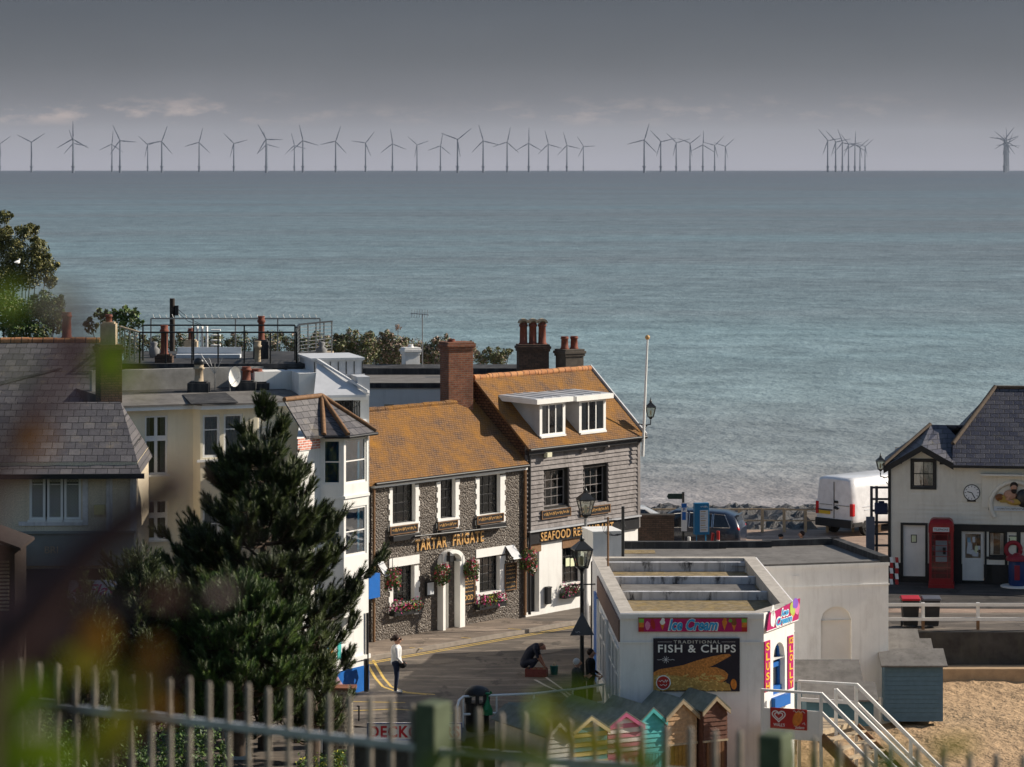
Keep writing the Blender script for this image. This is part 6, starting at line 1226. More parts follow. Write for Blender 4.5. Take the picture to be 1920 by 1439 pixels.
# quay wall, white railing, bins
t = thing('quay_wall', 'dark weed stained quay wall below the white railing', 'wall', (12.45, 105.2, 0)); mb = MB(); mb.box(0, -.12, -3.2, 60, .08, -.02, 0); mb.build('wall', CONC, t); mb = MB(); mb.box(1.6, -1.0, -3, 60, -.13, -1.13, 0); mb.build('ledge', M('pale_concrete_ledge', (.4, .28, .17), .9, .2, 3, .4, 20), t)
xw = [at(px, 1183, 105.45).x for px in (1655, 1731, 1834, 1937)]; t = thing('white_railing', 'white painted post and rail barrier above the dark quay wall', 'railing', (xw[0], 105.5, 0))
for x in xw: mb = MB(); mb.box(x-xw[0]-.055, -.05, .42, x-xw[0]+.055, .05, .93, 0); mb.box(x-xw[0]-.05, -.045, -.02, x-xw[0]+.05, .045, .419, 1); mb.build('post', [WHITE, OAK], t)
for z in (.86, .37): mb = MB(); mb.bar((-.2, -.06, z), (xw[-1]-xw[0], -.06, z), .045, .11); mb.build('rail', WHITE, t)
BINM = M('bin_plastic', (.018, .018, .02), .5, .2)
for px, lb, lid in ((1706, 'black wheeled bin with a red lid behind the white railing', M('bin_lid_red', (.45, .02, .03), .4)), (1745, 'black wheeled bin with a grey lid behind the white railing', M('bin_lid_grey', (.1, .1, .115), .4))):
    c = at(px, 1180, 106.1); t = thing('wheelie_bin', lb, 'bin', (c.x, 106.1, 0), 0, 'wheeled bins behind the railing'); mb = MB(); a = [(-.24, -.27, .08), (.24, -.27, .08), (.24, .2, .08), (-.24, .2, .08)]; b = [(-.29, -.34, .95), (.29, -.34, .95), (.29, .34, .95), (-.29, .34, .95)]
    mb.add(a+b, [(3, 2, 1, 0), (4, 5, 6, 7), (0, 1, 5, 4), (1, 2, 6, 5), (2, 3, 7, 6), (3, 0, 4, 7)]); mb.build('body', BINM, t, .02); mb = MB(); mb.ext([(-.32, -.38, .951), (-.32, .36, .951), (-.32, .36, 1.0), (-.32, .1, 1.08), (-.32, -.38, 1.02)], (.64, 0, 0)); mb.build('lid', lid, t, .03)
    for x in (-.25, .25): mb = MB(); mb.tube([(x-.03, .24, .1), (x+.03, .24, .1)], .1, 12); mb.build('wheel', BLACK, t)
# ================================================================= vehicles
def paint(name, c, rough=.25):
    m, t, b = nt(name); v = coords(t); L(t, ramp(t, noise(t, v, 3, 5), [(.3, dim(c, .85)), (.7, dim(c, 1.1))]), b.inputs['Base Color']); b.inputs['Roughness'].default_value = rough; b.inputs['Coat Weight'].default_value = .5; b.inputs['Coat Roughness'].default_value = .08; return m
CARGLASS = M('car_glass', (.012, .016, .02), .06, .1, spec=.8); TYRE = M('tyre_rubber', (.015, .015, .015), .85, .2); RIMM = M('alloy_rim', (.4, .4, .41), .35, .1, metal=.7); PLAST = M('black_bumper', (.02, .02, .021), .7, .2); LAMPR = M('tail_lamp_red', (.5, .015, .02), .2, .1); CHROME = M('chrome_trim', (.7, .7, .7), .15, .05, metal=.9); PLATE = M('yellow_number_plate', (.65, .42, .03), .5, .05)
def vehicle(name, label, cat, loc, rz, secs, mat, wheels, wr, glass, rear=None):
    t = thing(name, label, cat, loc, rz); mb = MB()
    def half(s):
        x, zl, zb, zr, wl, wb, wr_ = s; return [(x, wl*.9, zl), (x, wl, zl+.12), (x, (wl+wb)/2+.015, (zl+zb)/2), (x, wb, zb), (x, (wb*.35+wr_*.65), zb+(zr-zb)*.62), (x, wr_, zr-.05), (x, wr_*.8, zr), (x, 0, zr+.015)]
    rings = [half(s)+[(p[0], -p[1], p[2]) for p in half(s)[-2::-1]] for s in secs]; n = len(rings[0]); vs = [p for r in rings for p in r]
    fs = [(i*n+k, i*n+k+1, (i+1)*n+k+1, (i+1)*n+k) for i in range(len(rings)-1) for k in range(n-1)]+[(i*n+n-1, i*n, (i+1)*n, (i+1)*n+n-1) for i in range(len(rings)-1)]
    mb.add(vs, fs, 0, True); mb.add(rings[0], [tuple(range(n))]); mb.add(rings[-1], [tuple(range(n-1, -1, -1))]); mb.build('body', mat, t)
    def side(x, k, sgn, off=.012):
        for s0, s1 in zip(secs, secs[1:]):
            if s0[0] <= x <= s1[0]:
                f = (x-s0[0])/(s1[0]-s0[0]); s = [a+(b-a)*f for a, b in zip(s0, s1)]; break
        zb, zr, wb, wr_ = s[2], s[3], s[5], s[6]; z = zb+(zr-zb)*k; kk = k/.62 if k < .62 else None
        y = wb+(wb*.35+wr_*.65-wb)*kk if kk is not None else (wb*.35+wr_*.65)+(wr_-(wb*.35+wr_*.65))*(k-.62)/.38
        return (x, sgn*(y+off), z)
    for quad in glass:
        for sgn in (-1, 1):
            g = MB(); pts = [side(x, k, sgn) for x, k in quad]; g.poly(pts if sgn < 0 else pts[::-1]); f = MB()
            for p, q in zip(pts, pts[1:]+pts[:1]): f.bar(p, q, .025, .02, 0, (0, 1, 0))
            w = g.build('window', CARGLASS, t); f.build('trim', CHROME if name == 'parked_car' else PLAST, w)
    for x in wheels:
        for sgn in (-1, 1):
            y = sgn*(max(s[4] for s in secs)-.13); w = MB(); w.tube([(x, y-.11, wr), (x, y+.11, wr)], wr, 22); wo = w.build('wheel', TYRE, t); r = MB(); yy = y+sgn*.115
            r.tube([(x, yy-.01, wr), (x, yy+.012, wr)], wr*.62, 18)
            r2 = MB()
            for k in range(7): a = k*2*math.pi/7; r2.bar((x, yy+sgn*.014, wr), (x+wr*.58*math.cos(a), yy+sgn*.014, wr+wr*.58*math.sin(a)), .05, .02, 0, (0, 1, 0))
            r.build('hub', PLAST, wo); r2.build('rim', RIMM, wo)
            a_ = MB(); pts = [(x+(wr+.07)*math.cos(k*math.pi/10), sgn*(max(s[4] for s in secs)+.008), wr+(wr+.07)*math.sin(k*math.pi/10)) for k in range(11)]; a_.poly(pts if sgn > 0 else pts[::-1]); a_.build('wheel_arch', PLAST, t)
    return t
suv = [(-2.4, .5, .92, 1.0, .78, .8, .74), (-2.34, .34, .98, 1.16, .9, .9, .72), (-2.15, .28, 1.04, 1.52, .94, .93, .64), (-1.75, .26, 1.05, 1.66, .95, .94, .64), (-.6, .26, 1.02, 1.73, .95, .95, .66), (.35, .26, 1.0, 1.7, .95, .95, .65), (.75, .26, 1.0, 1.5, .95, .95, .68), (1.35, .26, 1.0, 1.1, .95, .93, .8), (2.0, .28, .92, .97, .93, .88, .75), (2.32, .36, .75, .8, .84, .78, .65), (2.42, .45, .6, .66, .7, .66, .6)]
t = vehicle('parked_car', 'dark blue estate car with chrome window trim parked behind the information board', 'car', (7.15, 127.2, 0), 166, suv, paint('dark_blue_car_paint', (.012, .02, .04)), (-1.45, 1.45), .37, [[(-2.0, .06), (-1.3, .06), (-1.3, .86), (-1.75, .84)], [(-1.24, .06), (-.3, .06), (-.3, .88), (-1.24, .86)], [(-.22, .06), (.95, .06), (.4, .84), (-.22, .88)]])
for s in (-1, 1): mb = MB(); mb.ball((-2.3, s*.78, 1.0), .16, 10, 0, .5, .75, .7); mb.build('tail_lamp', LAMPR, t)
mb = MB(); mb.box(-2.18, -.55, 1.5, -2.3, .55, 1.56); mb.build('spoiler', paint('spoiler_paint', (.02, .03, .05)), t); mb = MB(); mb.quad((-2.36, .62, 1.08), (-2.36, -.62, 1.08), (-2.2, -.55, 1.48), (-2.2, .55, 1.48)); mb.build('rear_window', CARGLASS, t)
car2 = [(-2.1, .4, .8, .85, .7, .72, .66), (-2.0, .28, .88, 1.1, .82, .82, .6), (-1.6, .25, .92, 1.38, .86, .86, .58), (-.3, .25, .92, 1.45, .86, .86, .6), (.3, .25, .92, 1.4, .86, .86, .6), (1.1, .25, .9, .98, .86, .84, .7), (1.8, .28, .8, .84, .82, .78, .66), (2.05, .4, .6, .66, .68, .66, .6)]
z_ = 128.6; vehicle('parked_car', 'silver hatchback half hidden by the brick wall at the restaurant corner', 'car', (at(1196, 1000, 130.8).x, 130.8, .0), 3, car2, paint('silver_car_paint', (.5, .5, .5)), (-1.3, 1.25), .31, [[(-1.6, .08), (-.3, .08), (-.3, .86), (-1.3, .84)], [(-.22, .08), (.85, .1), (.25, .84), (-.22, .86)]])
van = [(-2.75, .42, 1.2, 2.38, .95, .98, .8), (-2.7, .4, 1.2, 2.46, 1.0, 1.02, .86), (-2.4, .4, 1.2, 2.5, 1.03, 1.03, .88), (.9, .4, 1.2, 2.5, 1.03, 1.03, .88), (1.3, .4, 1.2, 2.4, 1.03, 1.03, .86), (2.0, .4, 1.15, 1.5, 1.02, .98, .84), (2.5, .42, .95, 1.05, .98, .92, .8), (2.75, .5, .8, .86, .85, .8, .7)]
VANP = paint('white_van_paint', (.74, .74, .75), .35)
t = vehicle('delivery_van', 'white high-roofed delivery van with a black rear bumper parked beside the rocks', 'van', (15.75, 134.1, 0), 44, van, VANP, (-1.72, 1.75), .35, [[(1.0, .1), (1.75, .1), (1.35, .75), (1.0, .8)]])
mb = MB(); mb.box(-2.84, -1.0, .38, -2.68, 1.0, .72); mb.box(-2.7, -1.045, .42, -2.1, -1.0, .62); mb.box(-2.7, 1.0, .42, -2.1, 1.045, .62); mb.build('bumper', PLAST, t, .03)
for s in (-1, 1): mb = MB(); mb.box(-2.775, s*.86, .88, -2.6, s*1.035, 1.42); mb.build('tail_lamp', LAMPR, t, .03)
mb = MB(); mb.box(-2.79, -.006, .74, -2.74, .006, 2.3); mb.box(-2.785, -.84, 1.3, -2.73, -.1, 1.315); mb.box(-2.78, .8, 1.3, -2.73, .1, 1.315); mb.build('door_seam', PLAST, t)
mb = MB(); mb.box(-2.8, .22, .9, -2.75, .82, 1.04, 0); mb.build('number_plate', PLATE, t); mb = MB(); mb.box(-2.8, .1, 1.06, -2.74, .9, 1.1, 0); mb.ext([(-2.78, -.1, 1.28), (-2.78, .04, 1.18), (-2.78, -.2, 1.12), (-2.78, -.3, 1.18)], (-.03, 0, 0)); mb.box(-2.8, -.22, 1.4, -2.75, .0, 1.5); mb.build('door_handle', PLAST, t)
mb = MB(); mb.box(-2.0, -1.05, 1.1, 1.0, -1.034, 1.13); mb.box(-2.1, -1.05, 1.25, -.8, -1.036, 1.262); mb.box(-.1, -1.05, .55, -.088, -1.036, 2.2); mb.build('side_moulding', CURTW, t)
# ================================================================= quay rail, litter bin, deckchair hut
pts_t = [(868.5, 1306.5), (931, 1304), (1001, 1301), (1074, 1293), (1131, 1284)]
base = [G(px, 307+(py-307)*15.9/14.9) for px, py in pts_t]
o_k = .955
t = thing('quay_railing', 'curved silver tube railing along the quay edge beside the litter bin', 'railing', base[0]); o = base[0]; B_ = [p-o for p in base]
st = Vector((-.16, -.45, 0))
for z, e in ((1.0, 1), (.5, 0)):
    mb = MB(); pts = [p+Vector((0, 0, z)) for p in B_]
    if e: pts = [B_[0]+st+Vector((0, 0, 0)), B_[0]+st+Vector((0, 0, .8)), B_[0]+st*.7+Vector((0, 0, .95))]+pts
    mb.tube(pts, .035, 8); mb.build('rail', RAILM, t)
for p in B_: mb = MB(); mb.tube([p+Vector((0, 0, -.05)), p+Vector((0, 0, 1.02))], .026, 8); mb.build('post', RAILM, t)
c = at(895, 1400, 86.75); c.z = 0; t = thing('litter_bin', 'black domed litter bin behind the silver railing', 'bin', c, 0); mb = MB(); mb.lathe((0, 0, 0), [(0, .3), (.05, .33), (.75, .33), (.8, .35)], 18, 0); 
for k in range(8): a = k*math.pi/4; mb.box(.3*math.cos(a)-.05, .3*math.sin(a)-.05, .8, .3*math.cos(a)+.05, .3*math.sin(a)+.05, 1.02)
mb.build('body', BINM, t); mb = MB(); mb.lathe((0, 0, 1.02), [(0, .36), (.06, .36), (.15, .3), (.22, .16), (.24, .02)], 18); mb.build('dome', BINM, t)
c = base[0]+(base[1]-base[0])*.72+Vector((0, -.06, .98)); t = thing('bin_bag', 'green plastic bag tied to the silver railing', 'bag', c); mb = MB(); mb.lathe((0, 0, 0), [(-.52, .03), (-.5, .13), (-.35, .15), (-.15, .08), (-.02, .03), (.04, .03), (.1, .1), (.13, .04)], 9, 0, False)
for v in range(len(mb.v)): x, y, z = mb.v[v]; mb.v[v] = (x*random.uniform(.75, 1.25), y*random.uniform(.7, 1.2)-.03, z)
mb.ext([(-.02, 0, .02), (-.12, -.02, .16), (-.05, -.02, .2)], (0, .03, 0)); mb.ext([(.02, 0, .02), (.15, -.02, .1), (.1, -.02, .18)], (0, .03, 0)); mb.build('bag', M('green_plastic', (.015, .2, .07), .3, .3, 12), t)
DY = 84.7; a = at(662, 1352, DY); b_ = at(866, 1385, DY); t = thing('deckchair_hut', 'dark low hut under the quay carrying a white DECKCHAIRS sign', 'hut', (a.x, DY, -3.0)); w = b_.x-a.x; zt = a.z+3.0
GREY = M('dark_grey_green_boards', (.06, .065, .06), .8, .25, 6)
mb = MB(); mb.box(0, 0, 0, w, .6, zt-.55); mb.box(0, -.02, zt-.56, w, .02, zt-.5)
for k in range(8): mb.box(w*k/8, -.015, .1, w*k/8+.03, .0, zt-.55)
mb.build('wall', GREY, t); mb = MB(); mb.ext([(-.1, -.25, zt-.5), (w+.1, -.25, zt-.5), (w+.1, .62, zt-.3), (-.1, .62, zt-.3)], (0, 0, -.05)); mb.build('roof', FELT, t)
s_ = thing('deckchairs_sign', 'long white DECKCHAIRS sign with red serif letters and a blue border', 'sign', (at(688, 1385, DY-.3).x, DY-.3, b_.z)); sw = (866-688)*DY/F; sh = a.z-b_.z
mb = MB(); mb.box(0, 0, 0, sw, .04, sh, 0); mb.build('board', PW_, s_); mb = MB(); e = .035
for q in ((0, sw, 0, e), (0, sw, sh-e, sh), (0, e, e, sh-e), (sw-e, sw, e, sh-e)): mb.box(q[0], -.012, q[2], q[1], 0, q[3])
mb.build('border', M('sign_blue', (.02, .05, .2), .5), s_); LR = M('deckchair_red', (.5, .025, .04), .5)
text_fit(s_, 'lettering', 'DECKCHAIRS', .07, sw-.07, sh*.16, sh*.84, -.004, LR, .004, .03, 0, 1.12); n = 10; cw_ = (sw-.14)/n; mb = MB()
mb.build('serif', LR, s_) if mb.v else None
t = thing('black_post', 'short thin black post on the quay left of the deckchair sign', 'post', G(673, 1352)); mb = MB(); mb.tube([(0, 0, 0), (0, 0, .42)], .025, 6); mb.tube([(-.06, 0, .42), (.02, 0, .42)], .02, 6); mb.build('post', IRON, t)
# ================================================================= beach huts
def stripem(name, c1, c2, per, axis=2, duty=.5):
    m, t, b = nt(name); c = N(t, 'ShaderNodeTexCoord'); s = N(t, 'ShaderNodeSeparateXYZ'); L(t, c.outputs['Object'], s.inputs[0])
    d = N(t, 'ShaderNodeMath', operation='DIVIDE'); L(t, s.outputs[axis], d.inputs[0]); d.inputs[1].default_value = per
    f = N(t, 'ShaderNodeMath', operation='FRACT'); L(t, d.outputs[0], f.inputs[0]); k = N(t, 'ShaderNodeMath', operation='GREATER_THAN'); L(t, f.outputs[0], k.inputs[0]); k.inputs[1].default_value = duty
    n = noise(t, coords(t), 6, 5); L(t, mixc(t, .35, mixc(t, k.outputs[0], c1, c2), ramp(t, n, [(.3, (.75,)*3), (.7, (1.2,)*3)]), 'MULTIPLY'), b.inputs['Base Color']); b.inputs['Roughness'].default_value = .65; return m
HUTROOF = M('hut_roof_felt', (.2, .215, .185), .95, .3, 4, .5, 40, dirt=(.1, .12, .06), dirt_amt=.5)
def hut(label, x, y, zap, w, depth, deg, front, trim, lower, rise=.31, hgt=2.9, roofm=HUTROOF, split=1.15):
    t = thing('beach_hut', label, 'beach hut', (x, y, zap-hgt), deg, 'row of beach huts'); ze_ = hgt-rise; h2 = w/2
    mb = MB(); mb.quad((-h2, 0, 0), (-h2, depth, 0), (-h2, depth, ze_), (-h2, 0, ze_)); mb.quad((h2, depth, 0), (h2, 0, 0), (h2, 0, ze_), (h2, depth, ze_)); mb.poly([(h2, depth, 0), (-h2, depth, 0), (-h2, depth, ze_), (0, depth, hgt), (h2, depth, ze_)]); mb.poly([(-h2, .02, 0), (h2, .02, 0), (h2, .02, ze_), (0, .02, hgt), (-h2, .02, ze_)])
    nb = 14; hb = .125; z0 = hgt-split
    for k in range(int(split/hb)+1):
        za = z0+k*hb; zb = min(hgt-.02, za+hb)
        if za > hgt-.06: break
        hw = lambda z: h2 if z <= ze_ else h2*(hgt-z)/rise
        wa, wb = hw(za), hw(zb); mb.add([(-wa, -.03, za), (wa, -.03, za), (wb, -.008, zb), (-wb, -.008, zb), (-wa, .02, za), (wa, .02, za)], [(0, 1, 2, 3), (4, 5, 1, 0)])
    mb.build('wall', front, t); mb = MB()
    for k in range(6): xx = -h2+.1+(w-.2)*k/6; mb.box(xx, -.035, .1, xx+(w-.2)/6-.012, .01, z0-.06)
    mb.build('door', lower, t)
    for sg in (-1, 1): mb = MB(); mb.ext([(sg*(h2+.06), -.1, ze_-.06), (0, -.1, hgt+.02), (0, -.1, hgt-.09), (sg*(h2+.06), -.1, ze_-.17)], (0, .06, 0)); mb.build('bargeboard', trim, t)
    mb = MB(); mb.box(-h2-.02, -.04, z0-.055, h2+.02, .0, z0-.001); mb.build('lintel', trim, t); mb = MB()
    for sg in (-1, 1): mb.ext([(sg*(h2+.07), -.1, ze_-.05), (0, -.1, hgt+.03), (0, depth+.1, hgt+.03), (sg*(h2+.07), depth+.1, ze_-.05)], (0, 0, .03))
    mb.build('roof', roofm, t); return t
def hp(px, py, Y): p = at(px, py, Y*.955); return p.x, p.y, p.z
TQ = M('turquoise_boards', (.09, .46, .46), .6, .12, 6); WD = M('varnished_boards', (.46, .29, .16), .7, .3, 9, .2, 30); DB = M('red_brown_boards', (.135, .06, .04), .8, .3, 9); WHB = M('off_white_boards', (.76, .74, .66), .7, .1, 6); GOLDW = M('yellow_timber_door', (.3, .17, .03), .7, .25, 10); PNK = M('pink_trim', (.52, .13, .24), .6, .1); CRM = M('cream_trim', (.62, .52, .3), .6, .1)
HD = 28
hut('plain off-white beach hut at the shed end of the row', *hp(1047, 1356, 85.1), .72, 2.9, HD, WHB, WHB, WHB, .3)
hut('teal and yellow striped beach hut next to the pink striped one', *hp(1106, 1344, 85.6), 1.03, 2.9, HD, stripem('teal_yellow_stripes', (.1, .32, .34), (.68, .53, .2), .25), CRM, M('teal_door', (.06, .22, .24), .6))
hut('pink and white striped beach hut in the middle of the row', *hp(1171, 1337, 86.2), 1.05, 2.8, HD, stripem('pink_white_stripes', (.6, .17, .27), (.78, .7, .66), .25), PNK, stripem('pink_white_upright', (.48, .14, .2), (.62, .5, .48), .2, 0))
hut('turquoise beach hut between the pink striped and bare timber huts', *hp(1222, 1329, 86.7), .78, 2.0, HD, TQ, TQ, TQ)
hut('bare timber beach hut with a golden door between turquoise and dark brown', *hp(1278, 1313, 87.1), .94, 1.35, HD, WD, PALEW, GOLDW, .38)
hut('dark red-brown beach hut under the fish and chips poster', *hp(1341, 1307, 87.35), .75, 1.25, HD, DB, PALEW, M('brown_door', (.17, .075, .03), .7))
t = thing('store_shed', 'wide pale store shed with a big felt roof beside the off-white hut', 'shed', at(935, 1374, 84.3)); w = at(1013, 1374, 84.3).x-at(935, 1374, 84.3).x; mb = MB(); mb.box(0, 0, -3.5, w, 1.8, -.03); mb.build('wall', M('shed_boards', (.34, .33, .28), .8, .15, 8), t); mb = MB(); mb.ext([(-.15, -.15, 0), (w+.06, -.15, 0), (w+.5, 1.6, .55), (.25, 1.6, .55)], (0, 0, -.05)); mb.ext([(.25, 1.6, .55), (w+.5, 1.6, .55), (w+.5, 2.0, .3), (.25, 2.0, .3)], (0, 0, -.05)); mb.build('roof', HUTROOF, t); mb = MB(); mb.box(w-.05, -.06, -3.5, w+.03, -.001, -.02); mb.build('corner_post', WHITE, t)
HB = M('slate_blue_boards', (.095, .165, .22), .7, .12, 5)
def sidehut(label, x0p, x1p, ytop, yeave, ybase, Y, depth, col, group='blue grey beach huts beside the rear block'):
    a, b = at(x0p, yeave, Y), at(x1p, yeave, Y); zt = at(x0p, ytop, Y+depth*.5).z; zb = at(x0p, ybase, Y).z; t = thing('beach_hut', label, 'beach hut', (a.x, Y, zb), 0, group); w = b.x-a.x; h = a.z-zb
    mb = MB(); mb.box(0, .02, 0, w, depth, h); n = int(h/.14)
    for k in range(n): mb.ext([(0, .02, k*.14), (0, -.02, k*.14), (0, -.003, k*.14+.135), (0, .02, k*.14+.135)], (w, 0, 0))
    for x in (0, w): mb.poly([(x, 0, h), (x, depth, h), (x, depth*.5, zt-zb)])
    mb.build('wall', col, t); mb = MB(); mb.ext([(-.12, -.2, h-.06), (w+.12, -.2, h-.06), (w+.12, depth*.5, zt-zb), (-.12, depth*.5, zt-zb)], (0, 0, .05)); mb.ext([(-.12, depth+.2, h-.06), (w+.12, depth+.2, h-.06), (w+.12, depth*.5+.001, zt-zb), (-.12, depth*.5+.001, zt-zb)], (0, 0, .05)); mb.build('roof', FELT, t); return t
sidehut('slate blue beach hut standing on the sand beside the rear block wall', 1658, 1768, 1219, 1246, 1353, 96.2, 1.6, HB)
sidehut('second beach hut behind the slate blue one showing only its felt roof', 1657, 1742, 1200, 1218, 1300, 98.0, .9, HB); sidehut('last beach hut against the quay wall showing a strip of felt roof', 1655, 1716, 1182, 1197, 1280, 99.1, .75, HB)
TLB = M('teal_grey_boards', (.05, .11, .14), .7, .1, 5)
sidehut('teal grey hut behind the stairs nearest the sand', 1512, 1638, 1282, 1310, 1362, 90.6, 1.45, TLB, 'huts behind the beach stairs'); sidehut('felt roofed hut between the stairs and the blocked arch', 1497, 1610, 1240, 1276, 1340, 93.2, 1.8, TLB, 'huts behind the beach stairs')
# ================================================================= people
def person(label, loc, rz, caps, mats, hair=None, extra=None, face=None, vox=.02, fingers=()):
    """caps: list of (p0,p1,r0,r1,material index): one remeshed body, material from the nearest limb"""
    t = thing('person', label, 'person', loc, rz); mb = MB()
    for p0, p1, r0, r1, mi in caps:
        p0, p1 = Vector(p0), Vector(p1); n = 7; ln_ = (p1-p0).length
        mb.tube([p0.lerp(p1, k/n) for k in range(n+1)] if ln_ > .001 else [p0, p0+Vector((0, 0, .01))], [r0+(r1-r0)*k/n for k in range(n+1)] if ln_ > .001 else r0, 12); mb.ball(p0, r0, 12); mb.ball(p1, r1, 12)
    tmp = mb.build('tmp', mats); m = tmp.modifiers.new('r', 'REMESH'); m.mode = 'VOXEL'; m.voxel_size = vox; s = tmp.modifiers.new('s', 'SMOOTH'); s.factor = .5; s.iterations = 3
    me = bpy.data.meshes.new_from_object(tmp.evaluated_get(bpy.context.evaluated_depsgraph_get())); bpy.data.objects.remove(tmp)
    segs = [(Vector(a), Vector(b), ra, rb, mi) for a, b, ra, rb, mi in caps]; me.materials.clear()
    for q in mats: me.materials.append(q)
    for f in me.polygons:
        f.use_smooth = True; c = f.center; best = 9; bi = 0
        for a, b, ra, rb, mi in segs:
            d = b-a; k = max(0, min(1, (c-a).dot(d)/d.dot(d))) if d.length > 1e-5 else 0; e = (c-a-d*k).length-(ra+(rb-ra)*k)
            if e < best: best = e; bi = mi
        f.material_index = bi
    b2 = MB()
    for p0, dr, curl in fingers:                      # five unequal fingers on each palm
        p0 = Vector(p0); dr = Vector(dr).normalized(); sd = dr.cross(Vector(curl)).normalized(); cu = Vector(curl).normalized()
        for k, l in enumerate((.068, .08, .084, .072)):
            q = p0+sd*(.03-.02*k)+dr*.03; b2.tube([q, q+dr*l*.5+cu*l*.12, q+dr*l*.85+cu*l*.5], [.011, .009, .007], 6, 0)
        q = p0+sd*.04; b2.tube([q, q+sd*.03+dr*.03, q+sd*.035+dr*.07+cu*.02], [.013, .011, .009], 6, 0)
    if face:
        h, fw = Vector(face[0]), Vector(face[1]).normalized(); s_ = fw.cross(Vector((0, 0, 1))).normalized(); u_ = s_.cross(fw)
        b2.tube([h+fw*.095+u_*.03, h+fw*.125-u_*.012], [.012, .018], 6, 0)
        for sg in (-1, 1): b2.ball(h+fw*.088+s_*sg*.034+u_*.022, .012, 6, 1); b2.ball(h+s_*sg*.083-fw*.005, .026, 7, 0, .6, 1, 1.3)
        b2.bar(h+fw*.098-u_*.045-s_*.022, h+fw*.098-u_*.045+s_*.022, .008, .006, 2)
    if b2.v:
        base_ = len(me.vertices); import bmesh
        bm = bmesh.new(); bm.from_mesh(me); vs = [bm.verts.new(v) for v in b2.v]; bm.verts.ensure_lookup_table()
        fm = {0: 0, 1: len(mats)-1, 2: 0}
        for f, mi in zip(b2.f, b2.m):
            try: nf = bm.faces.new([vs[i] for i in f]); nf.material_index = fm[mi]; nf.smooth = True
            except ValueError: pass
        bm.to_mesh(me); bm.free()
    o = bpy.data.objects.new('body', me); COL.objects.link(o); o.parent = t
    for nm, mbx, mt in (extra or []): mbx.build(nm, mt, t)
    return t
HAIRD = M('dark_brown_hair', (.035, .018, .012), .7, .3, 20); HAIRW = M('white_hair', (.62, .6, .56), .8, .1, 20); NAVY = M('navy_cloth', (.012, .015, .028), .85, .3, 14, .2, 60); DENIM = M('dark_denim', (.015, .025, .055), .85, .3, 14, .2, 60); WTOP = M('white_jumper', (.72, .71, .69), .9, .05, 8, .15, 50); BLKC = M('black_cloth', (.012, .012, .013), .85, .3, 14); SHOE = M('pale_shoe', (.6, .58, .55), .7); GREYC = M('grey_green_cloth', (.045, .05, .045), .9, .3, 14); EYE = M('dark_eye', (.01, .008, .007), .3); MAUVE = M('mauve_striped_vest', (.3, .2, .24), .9, .3, 20); SKIN2 = M('tanned_skin', (.36, .17, .11), .6, .15, 10)
def hairball(c, r, back=(0, 0, 0), sz=1.0, long_=0):
    mb = MB(); c = Vector(c); mb.ball(c+Vector(back), r, 14, 0, 1, 1, sz)
    if long_: mb.tube([c+Vector(back), c+Vector(back)*2+Vector((0, 0, -long_))], [r*.7, r*.3], 8)
    return mb
def stand(hh=1.7, fwd=(1, 0, 0), mats_=(0, 1, 2, 3), arms=None, lean=0):
    """standing figure facing +x; 0 skin 1 top 2 trousers 3 shoes"""
    k = hh/1.7; S, T, P, O = mats_; v = lambda x, y, z: (x*k, y*k, z*k)
    c = [(v(0, 0, .93), v(.0, 0, 1.12), .15*k, .135*k, T), (v(0, .06, .9), v(0, -.06, .9), .13*k, .13*k, P), (v(0, 0, 1.12), v(lean, 0, 1.33), .14*k, .15*k, T), (v(lean, .13, 1.37), v(lean, -.13, 1.37), .075*k, .075*k, T), (v(lean, 0, 1.36), v(lean+.02, 0, 1.5), .06*k, .052*k, S), (v(lean+.02, 0, 1.565), v(lean+.035, 0, 1.6), .082*k, .098*k, S), (v(lean+.06, 0, 1.53), v(lean+.06, 0, 1.55), .05*k, .06*k, S)]
    for sg in (-1, 1): c += [(v(0, .09*sg, .88), v(.01, .09*sg, .48), .095*k, .062*k, P), (v(.01, .09*sg, .48), v(-.02, .09*sg, .1), .06*k, .045*k, P), (v(-.03, .09*sg, .05), v(.14, .1*sg, .035), .045*k, .036*k, O)]
    for a in (arms or []): c += [(v(*p), v(*q), r0*k, r1*k, mi) for p, q, r0, r1, mi in a]
    return c
def armset(sg, el, wr, T=1, S=0, sh=(0, 0)): return [((sh[0], .18*sg, 1.36), el, .058, .046, T), (el, wr, .045, .034, T), (wr, (wr[0]+(wr[0]-el[0])*.3, wr[1]+(wr[1]-el[1])*.3, wr[2]+(wr[2]-el[2])*.3), .036, .026, S)]
# woman in the white jumper, looking right
p = G(743, 1299); wsc = 1.14; mb = hairball((.02, 0, 1.63), .108, (-.03, 0, .012), 1.0); mb.ball((-.12, 0, 1.6), .05, 8); g = MB(); g.box(.105, -.085, 1.6, .135, .085, 1.64); bg_ = MB(); bg_.ball((.16, -.1, .86), .13, 10, 0, .9, .7, .9)
person('woman in white jumper, sunglasses and dark jeans standing on the road corner', (p.x, p.y, 0), 4, stand(1.68, arms=[armset(-1, (.02, -.24, 1.1), (.15, -.16, .93)), armset(1, (.0, .24, 1.1), (.14, .14, .93))]), [SKIN, WTOP, DENIM, SHOE, EYE], extra=[('hair', mb, HAIRD), ('sunglasses', g, BLKC), ('handbag', bg_, BLKC)], face=((.04, 0, 1.575), (1, 0, 0)), fingers=[((.17, -.14, .9), (.6, .2, -.8), (0, .6, 0)), ((.16, .12, .9), (.6, -.2, -.8), (0, -.6, 0))]).scale = (wsc, wsc, 1)
